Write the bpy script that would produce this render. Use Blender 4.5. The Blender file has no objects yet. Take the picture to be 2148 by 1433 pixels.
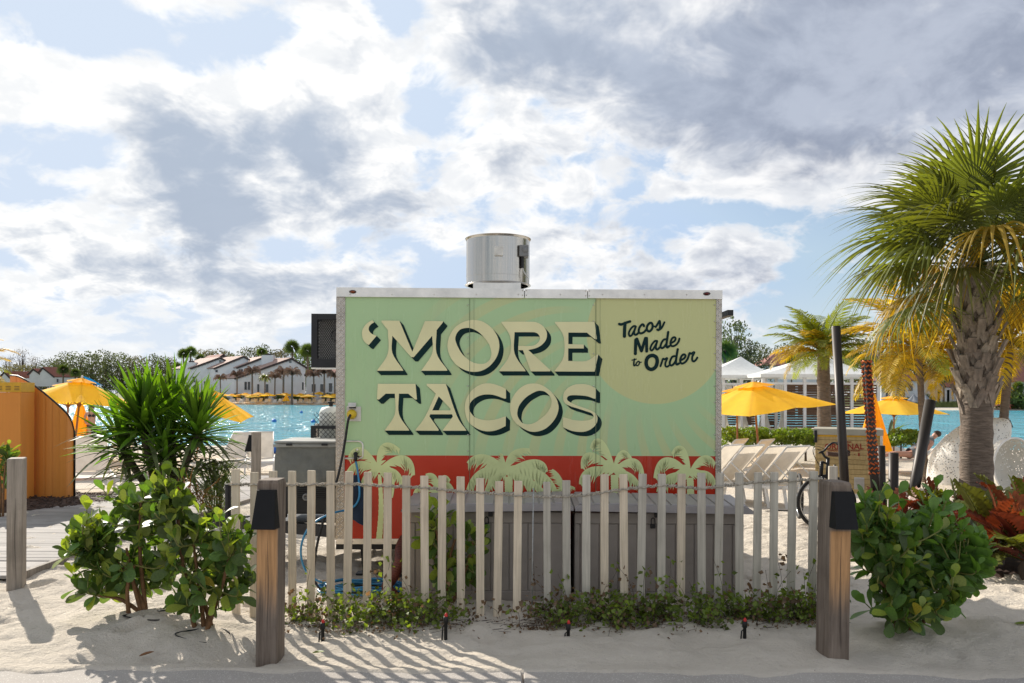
import bpy, math, random
import numpy as np
from mathutils import Vector, Matrix, noise as mnoise

random.seed(7)
SC = bpy.context.scene
COL = SC.collection
R = math.radians
# ------------------------------------------------------------------ camera
F, VH, H, ROLL = 1670.0, 828.0, 1.6, 0.0044
cam_data = bpy.data.cameras.new("camera")
cam_data.sensor_width = 36.0
cam_data.lens = F / 2148 * 36
cam_data.shift_y = (VH - 716.5) / 2148
cam_data.clip_start = 0.05
cam_data.clip_end = 4000
cam = bpy.data.objects.new("camera", cam_data)
COL.objects.link(cam)
cam.matrix_world = Matrix.Translation((0, 0, H)) @ Matrix.Rotation(R(90), 4, 'X') @ Matrix.Rotation(ROLL, 4, 'Z')
SC.camera = cam

# ------------------------------------------------------------------ exposure
vs = SC.view_settings
vs.view_transform = 'Standard'
vs.look = 'None'
vs.gamma = 1.0
vs.use_curve_mapping = False
vs.exposure = 0.74
SC.cycles.max_bounces = 6
SC.cycles.transparent_max_bounces = 24
SC.cycles.use_denoising = True

# ------------------------------------------------------------------ sun and sky
SUN_DIR = Vector((-1.12, 1.51, 1.09)).normalized()       # towards the sun
SUN_EL = math.asin(SUN_DIR.z)
SUN_AZ = math.atan2(SUN_DIR.x, SUN_DIR.y)
sun_data = bpy.data.lights.new("sun", 'SUN')
sun_data.energy = 4.0
sun_data.angle = R(0.5)
sun_data.color = (1.0, 0.93, 0.82)
sun = bpy.data.objects.new("sun", sun_data)
COL.objects.link(sun)
sun.rotation_euler = (-SUN_DIR).to_track_quat('-Z', 'Y').to_euler()
sun.location = (-20, 30, 30)

world = bpy.data.worlds.new("World")
SC.world = world
world.use_nodes = True
world.cycles.sampling_method = 'MANUAL'
world.cycles.sample_map_resolution = 512
WT = world.node_tree
WT.nodes.clear()


class NT:
    """small helper round a node tree"""
    def __init__(s, tree):
        s.t = tree

    def n(s, kind, **kw):
        nd = s.t.nodes.new(kind)
        for k, v in kw.items():
            if hasattr(nd, k):
                setattr(nd, k, v)
        return nd

    def put(s, sock, val):
        if isinstance(val, bpy.types.NodeSocket):
            s.t.links.new(val, sock)
        elif val is not None:
            sock.default_value = val

    def math(s, op, a, b=None, c=None, clamp=False):
        nd = s.n('ShaderNodeMath', operation=op, use_clamp=clamp)
        for i, v in enumerate((a, b, c)):
            if v is not None:
                s.put(nd.inputs[i], v)
        return nd.outputs[0]

    def vmath(s, op, a, b=None):
        nd = s.n('ShaderNodeVectorMath', operation=op)
        s.put(nd.inputs[0], a)
        if b is not None:
            s.put(nd.inputs[1], b)
        return nd.outputs[0]

    def noise(s, vec, scale, detail=6, rough=0.55, dist=0.0):
        nd = s.n('ShaderNodeTexNoise')
        if vec is not None:
            s.put(nd.inputs['Vector'], vec)
        nd.inputs['Scale'].default_value = scale
        nd.inputs['Detail'].default_value = detail
        nd.inputs['Roughness'].default_value = rough
        nd.inputs['Distortion'].default_value = dist
        return nd.outputs[0]

    def mix(s, fac, a, b, kind='MIX'):
        nd = s.n('ShaderNodeMix', data_type='RGBA', blend_type=kind)
        s.put(nd.inputs[0], fac)
        s.put(nd.inputs[6], a)
        s.put(nd.inputs[7], b)
        return nd.outputs[2]

    def ramp(s, fac, stops, interp='LINEAR'):
        nd = s.n('ShaderNodeValToRGB')
        nd.color_ramp.interpolation = interp
        el = nd.color_ramp.elements
        while len(el) < len(stops):
            el.new(0.5)
        for e, (p, c) in zip(el, stops):
            e.position = p
            e.color = (*c, 1) if len(c) == 3 else c
        s.put(nd.inputs[0], fac)
        return nd.outputs[0]

    def smooth(s, x, lo, hi):
        nd = s.n('ShaderNodeMapRange', interpolation_type='SMOOTHSTEP')
        s.put(nd.inputs[0], x)
        s.put(nd.inputs[1], lo)
        s.put(nd.inputs[2], hi)
        return nd.outputs[0]


def c4(c):
    return (c[0], c[1], c[2], 1.0)


def build_sky():
    w = NT(WT)
    sky = w.n('ShaderNodeTexSky', sky_type='NISHITA', sun_disc=False)
    sky.sun_elevation = SUN_EL
    sky.sun_rotation = SUN_AZ
    sky.air_density = 1.0
    sky.dust_density = 1.3
    sky.ozone_density = 1.2
    tc = w.n('ShaderNodeTexCoord')
    d = w.vmath('NORMALIZE', tc.outputs['Generated'])
    sep = w.n('ShaderNodeSeparateXYZ')
    w.put(sep.inputs[0], d)
    x, y, z = sep.outputs
    az = w.math('ARCTAN2', x, y)
    el = w.math('ARCSINE', z)
    # flat cloud deck seen in perspective
    zz = w.math('ADD', w.math('ABSOLUTE', z), 0.42)
    comb = w.n('ShaderNodeCombineXYZ')
    w.put(comb.inputs[0], w.math('DIVIDE', x, zz))
    w.put(comb.inputs[1], w.math('DIVIDE', y, zz))
    w.put(comb.inputs[2], 3.7)
    warp = w.n('ShaderNodeTexNoise')
    w.put(warp.inputs['Vector'], comb.outputs[0])
    warp.inputs['Scale'].default_value = 5.0
    warp.inputs['Detail'].default_value = 2
    wv = w.vmath('ADD', comb.outputs[0], w.vmath('MULTIPLY', w.vmath('SUBTRACT', warp.outputs[1], (0.5, 0.5, 0.5)), (0.10, 0.10, 0.0)))
    n1 = w.noise(wv, 3.9, 7, 0.57, 0.0)
    n2 = w.noise(w.vmath('ADD', wv, (9.3, 4.1, 2.0)), 13.0, 4, 0.6, 0.0)
    dens = w.math('ADD', w.math('MULTIPLY', n1, 0.70), w.math('MULTIPLY', n2, 0.30))
    dens = w.math('ADD', w.math('MULTIPLY', w.math('SUBTRACT', dens, 0.5), 1.8), 0.485)
    # cloud masses: (u, v, half width, half height, weight) given as pixels of the view and turned to angles
    lay = None
    grey = None
    for (u, v, ru, rv, wt, gr) in CLOUDS:
        a0 = math.atan2(u - 1074, F)
        e0 = math.atan2(VH - v, math.hypot(u - 1074, F))
        ra = ru / F
        re = rv / F * 0.92
        da = w.math('DIVIDE', w.math('SUBTRACT', az, a0), ra)
        de = w.math('DIVIDE', w.math('SUBTRACT', el, e0), re)
        q = w.math('ADD', w.math('MULTIPLY', da, da), w.math('MULTIPLY', de, de))
        e = w.math('EXPONENT', w.math('MULTIPLY', q, -1.0))
        g = w.math('MULTIPLY', e, wt * 0.9)
        lay = g if lay is None else w.math('ADD', lay, g)
        if gr:
            g = w.math('MULTIPLY', e, gr)
            grey = g if grey is None else w.math('ADD', grey, g)
    dens = w.math('ADD', dens, lay)
    alpha = w.smooth(dens, 0.41, 0.58)
    n3 = w.noise(w.vmath('ADD', wv, (2.3, 7.7, 5.0)), 8.0, 5, 0.6, 0.0)
    # denser cloud on the sunward side puts a part in shade, thinner leaves its edge bright
    sxy = (SUN_DIR.x / (SUN_DIR.z + 0.42), SUN_DIR.y / (SUN_DIR.z + 0.42), 3.7)
    to_sun = w.vmath('NORMALIZE', w.vmath('SUBTRACT', sxy, comb.outputs[0]))
    n1s = w.noise(w.vmath('ADD', wv, w.vmath('MULTIPLY', to_sun, (0.045, 0.045, 0.0))), 3.9, 5, 0.57, 0.0)
    side = w.math('MULTIPLY', w.math('SUBTRACT', n1s, n1), 1.7)
    body = w.math('ADD', w.math('ADD', side, w.math('MULTIPLY', w.math('SUBTRACT', dens, 0.60), 1.1)), w.math('MULTIPLY', w.math('SUBTRACT', n3, 0.5), 0.75))
    thick = w.smooth(w.math('ADD', body, grey), -0.06, 0.52)
    # brightness of cloud towards the sun
    sd = w.n('ShaderNodeVectorMath', operation='DOT_PRODUCT')
    w.put(sd.inputs[0], d)
    sd.inputs[1].default_value = SUN_DIR
    near = w.smooth(sd.outputs['Value'], 0.55, 1.0)
    far = w.smooth(sd.outputs['Value'], 0.15, -0.85)      # clouds opposite the sun are lit face-on
    lit0 = w.mix(far, c4((5.9, 5.9, 5.95)), c4((8.6, 8.4, 8.0)))
    lit1 = w.mix(far, c4((4.9, 5.05, 5.3)), c4((7.4, 7.3, 7.1)))
    lit = w.mix(w.smooth(n2, 0.38, 0.62), w.mix(near, lit0, c4((7.0, 6.9, 6.7))), w.mix(near, lit1, c4((5.6, 5.7, 5.8))))
    shade = w.mix(near, w.mix(w.smooth(n3, 0.35, 0.68), c4((3.0, 3.3, 3.95)), c4((1.95, 2.22, 2.85))), c4((2.8, 3.25, 3.95)))
    cloud = w.mix(thick, lit, shade)
    # Nishita blue, paler through thin haze near the horizon and towards the sun
    blue = w.mix(1.0, sky.outputs[0], c4((SKYK, SKYK, SKYK)), 'MULTIPLY')
    blue = w.vmath('MINIMUM', blue, (2.9, 3.85, 5.2))
    blue = w.mix(w.math('ADD', 0.08, w.math('MULTIPLY', near, 0.75)), blue, c4((4.35, 4.9, 5.7)))
    col = w.mix(alpha, blue, cloud)
    hz = w.smooth(el, 0.15, 0.0)
    col = w.mix(w.math('MULTIPLY', hz, 0.66), col, c4((5.2, 5.4, 5.6)))
    bg = w.n('ShaderNodeBackground')
    w.put(bg.inputs[0], col)
    bg.inputs[1].default_value = 0.1
    out = w.n('ShaderNodeOutputWorld')
    WT.links.new(bg.outputs[0], out.inputs[0])


SKYK = 0.78
CLOUDS = [   # u, v, half width, half height, cover, greyness
    (1750, 100, 560, 200, 0.30, 0.30), (1480, 250, 260, 90, 0.16, 0.20), (2150, 200, 380, 200, 0.14, 0.20),
    (1040, 90, 130, 110, 0.18, 0.24), (1230, 60, 90, 110, 0.12, -0.10), (1180, 260, 160, 70, 0.16, -0.16),
    (400, 320, 130, 110, 0.24, 0.42), (600, 300, 140, 60, 0.20, 0.30), (470, 450, 100, 70, 0.16, 0.30),
    (780, 440, 140, 60, 0.20, 0.28), (430, 575, 170, 45, 0.22, 0.36), (700, 590, 120, 45, 0.18, 0.26),
    (720, 130, 130, 100, 0.24, -0.2), (320, 180, 200, 60, 0.20, -0.25), (200, 440, 90, 120, 0.20, -0.12),
    (800, 280, 70, 80, 0.16, -0.15), (60, 190, 130, 50, 0.18, -0.3), (60, 580, 260, 110, 0.14, 0.0),
    (1560, 540, 130, 60, 0.24, 0.0), (1450, 600, 260, 45, 0.18, 0.20), (1080, 520, 260, 45, 0.16, -0.05),
    (1650, 390, 240, 40, 0.22, -0.25), (1960, 380, 200, 70, 0.16, -0.2),
    (880, 230, 70, 150, -0.20, 0), (150, 60, 330, 60, -0.24, 0), (1380, 440, 300, 40, -0.22, 0),
    (1780, 520, 110, 110, -0.24, 0), (1130, 200, 90, 60, -0.09, 0), (540, 70, 60, 70, -0.2, 0),
    (70, 330, 150, 90, -0.15, 0), (570, 540, 50, 40, -0.18, 0), (830, 40, 40, 60, -0.18, 0), (1780, 640, 120, 60, -0.1, 0),
]
build_sky()
# ------------------------------------------------------------------ placing helpers
def P(u, v, y):
    """a point of the place seen at picture position (u, v) standing y metres away"""
    du, dv = u - 1074.0, v - VH
    return Vector(((du + ROLL * dv) * y / F, y, H - (dv - ROLL * du) * y / F))


def gz(x, y):
    """height of the sand"""
    if y < 8:
        z = 0.0
    elif y < 18:
        z = -0.3 * (y - 8) / 10
    elif y < 30:
        z = -0.3 - 0.22 * (y - 18) / 12
    else:
        z = -0.52 - 0.24 * (y - 30) / 6
    if x > 6 and y > 22:
        k = min(1, (x - 6) / 4) * min(1, (y - 22) / 4) * max(0, min(1, (44 - y) / 5))
        k = k * max(0, min(1, (0.485 - x / y) / 0.03))
        z = z * (1 - k) + 0.12 * k
    return z


def G(u, v):
    """the ground point under picture position (u, v)"""
    y = 6.0
    for _ in range(30):
        p = P(u, v, y)
        z = gz(p.x, y)
        dv = (v - VH) - ROLL * (u - 1074)
        y = 0.5 * y + 0.5 * (H - z) * F / max(dv, 2)
    p = P(u, v, y)
    return Vector((p.x, y, gz(p.x, y)))


ORG = {}


def link(o):
    COL.objects.link(o)
    return o


def tag(o, label=None, cat=None, group=None, kind=None):
    if label:
        o["label"] = label
    if cat:
        o["category"] = cat
    if group:
        o["group"] = group
    if kind:
        o["kind"] = kind
    return o


def thing(name, loc, label, cat, group=None):
    o = bpy.data.objects.new(name, None)
    o.empty_display_size = 0.1
    link(o)
    o.location = loc
    ORG[o] = Vector(loc)
    return tag(o, label, cat, group)


def copy_tree(o, parent=None, loc=None, rz=None, sc=None):
    c = o.copy()
    link(c)
    if parent is not None:
        c.parent = parent
    if loc is not None:
        c.location = loc
    if rz is not None:
        c.rotation_euler = (0, 0, rz)
    if sc is not None:
        c.scale = (sc, sc, sc) if not hasattr(sc, '__len__') else sc
    for ch in o.children:
        copy_tree(ch, c)
    return c


class MB:
    """collects shapes (world coordinates) and builds ONE mesh object"""
    def __init__(s):
        s.v, s.f = [], []

    def add(s, vs, fs):
        o = len(s.v)
        s.v += [tuple(p) for p in vs]
        s.f += [tuple(o + i for i in f) for f in fs]
        return s

    def box(s, a, b, bev=0.0, M=None):
        (x0, y0, z0), (x1, y1, z1) = a, b
        if bev <= 0:
            vs = [(x0, y0, z0), (x1, y0, z0), (x1, y1, z0), (x0, y1, z0),
                  (x0, y0, z1), (x1, y0, z1), (x1, y1, z1), (x0, y1, z1)]
            fs = [(0, 3, 2, 1), (4, 5, 6, 7), (0, 1, 5, 4), (1, 2, 6, 5), (2, 3, 7, 6), (3, 0, 4, 7)]
        else:
            vs, fs, e = [], [], bev
            idx = {}
            X, Y, Z = (x0, x1), (y0, y1), (z0, z1)
            for i in (0, 1):
                for j in (0, 1):
                    for k in (0, 1):
                        sx, sy, sz = (1, -1)[i], (1, -1)[j], (1, -1)[k]
                        c = (X[i], Y[j], Z[k])
                        for ax in range(3):
                            off = [e * sx, e * sy, e * sz]
                            off[ax] = 0
                            idx[(i, j, k, ax)] = len(vs)
                            vs.append((c[0] + off[0], c[1] + off[1], c[2] + off[2]))
            for ax in range(3):
                o1, o2 = [q for q in range(3) if q != ax]
                for sd in (0, 1):
                    loop = []
                    for (p, q) in ((0, 0), (1, 0), (1, 1), (0, 1)):
                        key = [0, 0, 0]
                        key[ax], key[o1], key[o2] = sd, p, q
                        loop.append(idx[(*key, ax)])
                    fs.append(tuple(loop))
            for ax in range(3):            # edge chamfers along axis ax
                o1, o2 = [q for q in range(3) if q != ax]
                for p in (0, 1):
                    for q in (0, 1):
                        def kk(t, face):
                            key = [0, 0, 0]
                            key[ax], key[o1], key[o2] = t, p, q
                            return idx[(*key, face)]
                        fs.append((kk(0, o1), kk(1, o1), kk(1, o2), kk(0, o2)))
            for i in (0, 1):
                for j in (0, 1):
                    for k in (0, 1):
                        fs.append((idx[(i, j, k, 0)], idx[(i, j, k, 1)], idx[(i, j, k, 2)]))
        if M is not None:
            vs = [M @ Vector(p) for p in vs]
        return s.add(vs, fs)

    def bar(s, a, b, w, t, up=(0, 0, 1)):
        """a rectangular bar from a to b, w across, t along 'up'"""
        a, b = Vector(a), Vector(b)
        d = (b - a).normalized()
        up = Vector(up)
        sd = d.cross(up)
        if sd.length < 1e-4:
            sd = d.cross(Vector((1, 0, 0)))
        sd.normalize()
        n = sd.cross(d).normalized()
        vs = []
        for p in (a, b):
            for (i, j) in ((-1, -1), (1, -1), (1, 1), (-1, 1)):
                vs.append(p + sd * (w / 2 * i) + n * (t / 2 * j))
        return s.add(vs, [(0, 1, 2, 3), (7, 6, 5, 4), (0, 4, 5, 1), (1, 5, 6, 2), (2, 6, 7, 3), (3, 7, 4, 0)])

    def tube(s, pts, rad, n=8, cap=True, flat=None):
        """tube along pts; flat=(dir, factor) squashes the section along dir"""
        pts = [Vector(p) for p in pts]
        m = len(pts)
        if not hasattr(rad, '__len__'):
            rad = [rad] * m
        vs, fs = [], []
        T = []
        for i in range(m):
            t = pts[min(i + 1, m - 1)] - pts[max(i - 1, 0)]
            T.append(t.normalized() if t.length > 1e-9 else Vector((0, 0, 1)))
        ref = Vector((0, 0, 1)) if abs(T[0].z) < 0.9 else Vector((1, 0, 0))
        nrm = (ref - T[0] * ref.dot(T[0])).normalized()
        for i in range(m):
            nrm = nrm - T[i] * nrm.dot(T[i])
            if nrm.length < 1e-6:
                nrm = T[i].orthogonal()
            nrm.normalize()
            bn = T[i].cross(nrm)
            for k in range(n):
                a = 2 * math.pi * k / n
                off = nrm * math.cos(a) * rad[i] + bn * math.sin(a) * rad[i]
                if flat is not None:
                    fd, ff = flat
                    off = off - fd * (off.dot(fd) * (1 - ff))
                vs.append(pts[i] + off)
        for i in range(m - 1):
            for k in range(n):
                k2 = (k + 1) % n
                fs.append((i * n + k, i * n + k2, (i + 1) * n + k2, (i + 1) * n + k))
        if cap:
            fs.append(tuple(range(n - 1, -1, -1)))
            fs.append(tuple((m - 1) * n + k for k in range(n)))
        return s.add(vs, fs)

    def lathe(s, prof, c=(0, 0, 0), n=24, axis='Z', M=None, arc=2 * math.pi):
        """prof: list of (radius, height)"""
        c = Vector(c)
        vs, fs = [], []
        m = len(prof)
        full = arc > 6.28
        cnt = n if full else n + 1
        for (r, h) in prof:
            for k in range(cnt):
                a = arc * k / n
                p = Vector((r * math.cos(a), r * math.sin(a), h))
                if axis == 'Y':
                    p = Vector((p.x, -h, p.y))
                elif axis == 'X':
                    p = Vector((h, p.x, p.y))
                if M is not None:
                    p = M @ p
                vs.append(c + p)
        for i in range(m - 1):
            for k in range(n if full else n):
                k2 = (k + 1) % cnt
                fs.append((i * cnt + k, i * cnt + k2, (i + 1) * cnt + k2, (i + 1) * cnt + k))
        return s.add(vs, fs)

    def sheet(s, fn, nu, nv):
        vs = [fn(i / nu, j / nv) for j in range(nv + 1) for i in range(nu + 1)]
        fs = [(j * (nu + 1) + i, j * (nu + 1) + i + 1, (j + 1) * (nu + 1) + i + 1, (j + 1) * (nu + 1) + i)
              for j in range(nv) for i in range(nu)]
        return s.add(vs, fs)

    def blob(s, c, r, n=8, m=6):
        c = Vector(c)
        if not hasattr(r, '__len__'):
            r = (r, r, r)
        vs = [c + Vector((0, 0, -r[2]))]
        for j in range(1, m):
            t = math.pi * j / m - math.pi / 2
            for k in range(n):
                a = 2 * math.pi * k / n
                vs.append(c + Vector((r[0] * math.cos(t) * math.cos(a), r[1] * math.cos(t) * math.sin(a), r[2] * math.sin(t))))
        vs.append(c + Vector((0, 0, r[2])))
        fs = [(0, 1 + (k + 1) % n, 1 + k) for k in range(n)]
        for j in range(m - 2):
            for k in range(n):
                a, b = 1 + j * n + k, 1 + j * n + (k + 1) % n
                fs.append((a, b, b + n, a + n))
        t = len(vs) - 1
        o = 1 + (m - 2) * n
        fs += [(o + k, o + (k + 1) % n, t) for k in range(n)]
        return s.add(vs, fs)

    def mesh(s, name, mat=None, org=(0, 0, 0), smooth=False):
        me = bpy.data.meshes.new(name)
        ox, oy, oz = org
        me.from_pydata([(p[0] - ox, p[1] - oy, p[2] - oz) for p in s.v], [], s.f)
        me.update()
        if smooth:
            me.shade_smooth()
        if mat is not None:
            me.materials.append(mat)
        return me

    def build(s, name, mat, parent=None, smooth=False, label=None):
        org = ORG.get(parent, Vector((0, 0, 0))) if parent is not None else Vector((0, 0, 0))
        o = bpy.data.objects.new(name, s.mesh(name, mat, org, smooth))
        link(o)
        if parent is not None:
            o.parent = parent
            ORG[o] = org
        if label:
            o["label"] = label
        return o


def smooth_by_angle(o, deg=35):
    o.data.shade_smooth()
    try:
        o.data.set_sharp_from_angle(angle=R(deg))
    except Exception:
        pass
    return o


def fill_poly(loops, tol=1e-9):
    """triangulate 2D loops (outer first, holes after) -> verts2d, faces"""
    from mathutils.geometry import tessellate_polygon
    vl = [[Vector((p[0], p[1], 0)) for p in lp] for lp in loops]
    fs = tessellate_polygon(vl)
    vs = [p for lp in loops for p in lp]
    return vs, [tuple(f) for f in fs]


def spline(pts, sub=6, closed=False):
    pts = [Vector(p) for p in pts]
    out, n = [], len(pts)
    segs = n if closed else n - 1
    for i in range(segs):
        if closed:
            p0, p1, p2, p3 = pts[(i - 1) % n], pts[i], pts[(i + 1) % n], pts[(i + 2) % n]
        else:
            p0, p1, p2, p3 = pts[max(i - 1, 0)], pts[i], pts[i + 1], pts[min(i + 2, n - 1)]
        for k in range(sub):
            t = k / sub
            out.append(0.5 * ((2 * p1) + (p2 - p0) * t + (2 * p0 - 5 * p1 + 4 * p2 - p3) * t * t
                              + (3 * p1 - p0 - 3 * p2 + p3) * t ** 3))
    if not closed:
        out.append(pts[-1])
    return out


def smooth_corners(poly, thr=38, sub=5):
    """round the gentle bends of a traced outline, keep its sharp corners"""
    n = len(poly)
    pts = [Vector((p[0], p[1])) for p in poly]
    corner = []
    for i in range(n):
        a, b = pts[i] - pts[i - 1], pts[(i + 1) % n] - pts[i]
        ang = math.degrees(a.angle(b)) if a.length > 0 and b.length > 0 else 0
        corner.append(ang > thr)
    out = []
    for i in range(n):
        j = (i + 1) % n
        p1, p2 = pts[i], pts[j]
        p0 = pts[i - 1] if not corner[i] else p1 - (p2 - p1)
        p3 = pts[(j + 1) % n] if not corner[j] else p2 + (p2 - p1)
        if corner[i] and corner[j]:
            out.append(tuple(p1))
            continue
        for k in range(sub):
            t = k / sub
            q = 0.5 * ((2 * p1) + (p2 - p0) * t + (2 * p0 - 5 * p1 + 4 * p2 - p3) * t * t
                       + (3 * p1 - p0 - 3 * p2 + p3) * t ** 3)
            out.append(tuple(q))
    return out


ORD = ['first', 'second', 'third', 'fourth', 'fifth', 'sixth', 'seventh', 'eighth', 'ninth', 'tenth', 'eleventh',
       'twelfth', 'thirteenth', 'fourteenth', 'fifteenth', 'sixteenth', 'seventeenth', 'eighteenth', 'nineteenth',
       'twentieth', 'twenty-first', 'twenty-second', 'twenty-third', 'twenty-fourth', 'twenty-fifth', 'twenty-sixth',
       'twenty-seventh', 'twenty-eighth', 'twenty-ninth', 'thirtieth', 'thirty-first', 'thirty-second', 'thirty-third',
       'thirty-fourth', 'thirty-fifth', 'thirty-sixth']
# ------------------------------------------------------------------ materials
MATS = {}


def new_mat(name):
    m = bpy.data.materials.new(name)
    m.use_nodes = True
    m.node_tree.nodes.clear()
    MATS[name] = m
    return m, NT(m.node_tree)


def mat(name, col, rough=0.6, metal=0.0, var=0.12, vscale=6.0, bump=0.0, bscale=60.0, rand=0.0, transl=0.0,
        spec=0.4, stretch=None, col2=None, rough_var=0.1, tcol=None, bdist=0.01):
    """a procedural surface: noise-mottled colour, roughness and relief, optional per-object spread and translucency"""
    if name in MATS:
        return MATS[name]
    m, w = new_mat(name)
    tc = w.n('ShaderNodeTexCoord')
    vec = tc.outputs['Object']
    if stretch:
        mp = w.n('ShaderNodeMapping')
        mp.inputs['Scale'].default_value = stretch
        w.put(mp.inputs[0], vec)
        vec = mp.outputs[0]
    n = w.noise(vec, vscale, 6, 0.6)
    lo = tuple(max(0, c * (1 - var * 1.6)) for c in col)
    hi = col2 if col2 else tuple(min(1, c * (1 + var * 1.6)) for c in col)
    c = w.ramp(n, [(0.3, lo), (0.7, hi)])
    if rand > 0:
        oi = w.n('ShaderNodeObjectInfo')
        hs = w.n('ShaderNodeHueSaturation')
        w.put(hs.inputs['Color'], c)
        w.put(hs.inputs['Value'], w.math('ADD', 1 - rand, w.math('MULTIPLY', oi.outputs['Random'], 2 * rand)))
        w.put(hs.inputs['Hue'], w.math('ADD', 0.5 - rand * 0.035, w.math('MULTIPLY', oi.outputs['Random'], rand * 0.07)))
        c = hs.outputs[0]
    p = w.n('ShaderNodeBsdfPrincipled')
    w.put(p.inputs['Base Color'], c)
    p.inputs['Metallic'].default_value = metal
    w.put(p.inputs['Roughness'], w.math('ADD', rough - rough_var / 2, w.math('MULTIPLY', n, rough_var), clamp=True))
    p.inputs['Specular IOR Level'].default_value = spec
    if bump > 0:
        b = w.n('ShaderNodeBump')
        b.inputs['Strength'].default_value = bump
        b.inputs['Distance'].default_value = bdist
        w.put(b.inputs['Height'], w.noise(vec, bscale, 5, 0.6))
        w.put(p.inputs['Normal'], b.outputs[0])
    out = w.n('ShaderNodeOutputMaterial')
    sh = p.outputs[0]
    if transl > 0:
        t = w.n('ShaderNodeBsdfTranslucent')
        tint = tcol if tcol else (1.0, 1.0, 0.45)
        w.put(t.inputs[0], w.mix(1.0, w.mix(1.0, c, c4((1.9, 1.9, 1.9)), 'MULTIPLY'), c4(tint), 'MULTIPLY'))
        ms = w.n('ShaderNodeMixShader')
        ms.inputs[0].default_value = transl
        m.node_tree.links.new(sh, ms.inputs[1])
        m.node_tree.links.new(t.outputs[0], ms.inputs[2])
        sh = ms.outputs[0]
    m.node_tree.links.new(sh, out.inputs[0])
    return m


def mat_sand():
    m, w = new_mat('sand')
    tc = w.n('ShaderNodeTexCoord')
    v = tc.outputs['Object']
    big = w.noise(v, 0.7, 5, 0.6)
    mid = w.noise(v, 9.0, 6, 0.65)
    fine = w.noise(v, 260.0, 3, 0.7)
    c = w.ramp(big, [(0.3, (0.56, 0.495, 0.41)), (0.7, (0.67, 0.595, 0.50))])
    c = w.mix(w.smooth(mid, 0.6, 0.78), c, c4((0.45, 0.38, 0.31)))
    # scattered dark crumbs of bark and leaf
    vo = w.n('ShaderNodeTexVoronoi')
    w.put(vo.inputs['Vector'], v)
    vo.inputs['Scale'].default_value = 26.0
    crumb = w.math('MULTIPLY', w.smooth(vo.outputs['Distance'], 0.10, 0.06), w.smooth(w.noise(v, 2.3, 4), 0.52, 0.62))
    c = w.mix(w.math('MULTIPLY', crumb, 0.8), c, c4((0.09, 0.06, 0.04)))
    c = w.mix(w.math('MULTIPLY', w.math('SUBTRACT', fine, 0.5), 0.5, clamp=True), c, c4((0.24, 0.21, 0.18)))
    p = w.n('ShaderNodeBsdfPrincipled')
    w.put(p.inputs['Base Color'], c)
    p.inputs['Roughness'].default_value = 0.95
    p.inputs['Specular IOR Level'].default_value = 0.15
    b = w.n('ShaderNodeBump')
    b.inputs['Strength'].default_value = 0.75
    b.inputs['Distance'].default_value = 0.045
    hgt = w.math('ADD', w.math('ADD', w.noise(v, 13, 6, 0.66), w.math('MULTIPLY', w.noise(v, 48, 4, 0.6), 0.45)), w.math('MULTIPLY', fine, 0.16))
    w.put(b.inputs['Height'], hgt)
    w.put(p.inputs['Normal'], b.outputs[0])
    out = w.n('ShaderNodeOutputMaterial')
    m.node_tree.links.new(p.outputs[0], out.inputs[0])
    return m


def mat_path():
    m, w = new_mat('path_concrete')
    tc = w.n('ShaderNodeTexCoord')
    v = tc.outputs['Object']
    n = w.noise(v, 1.6, 6, 0.6)
    c = w.ramp(n, [(0.3, (0.34, 0.305, 0.27)), (0.7, (0.42, 0.38, 0.34))])
    vo = w.n('ShaderNodeTexVoronoi')
    w.put(vo.inputs['Vector'], v)
    vo.inputs['Scale'].default_value = 95.0
    chip = w.smooth(vo.outputs['Color'], 0.55, 0.75)
    sh = w.smooth(vo.outputs['Distance'], 0.42, 0.3)
    c = w.mix(w.math('MULTIPLY', chip, w.math('MULTIPLY', sh, 0.75)), c, c4((0.66, 0.62, 0.57)))
    vo2 = w.n('ShaderNodeTexVoronoi')
    w.put(vo2.inputs['Vector'], v)
    vo2.inputs['Scale'].default_value = 160.0
    dk = w.smooth(vo2.outputs['Distance'], 0.3, 0.18)
    c = w.mix(w.math('MULTIPLY', dk, 0.5), c, c4((0.17, 0.155, 0.145)))
    # blown sand lying thinly on the slab
    s = w.smooth(w.noise(v, 3.1, 7, 0.7), 0.55, 0.8)
    c = w.mix(w.math('MULTIPLY', s, 0.35), c, c4((0.48, 0.43, 0.37)))
    p = w.n('ShaderNodeBsdfPrincipled')
    w.put(p.inputs['Base Color'], c)
    p.inputs['Roughness'].default_value = 0.85
    b = w.n('ShaderNodeBump')
    b.inputs['Strength'].default_value = 0.4
    b.inputs['Distance'].default_value = 0.004
    w.put(b.inputs['Height'], vo.outputs['Distance'])
    w.put(p.inputs['Normal'], b.outputs[0])
    out = w.n('ShaderNodeOutputMaterial')
    m.node_tree.links.new(p.outputs[0], out.inputs[0])
    return m


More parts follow.
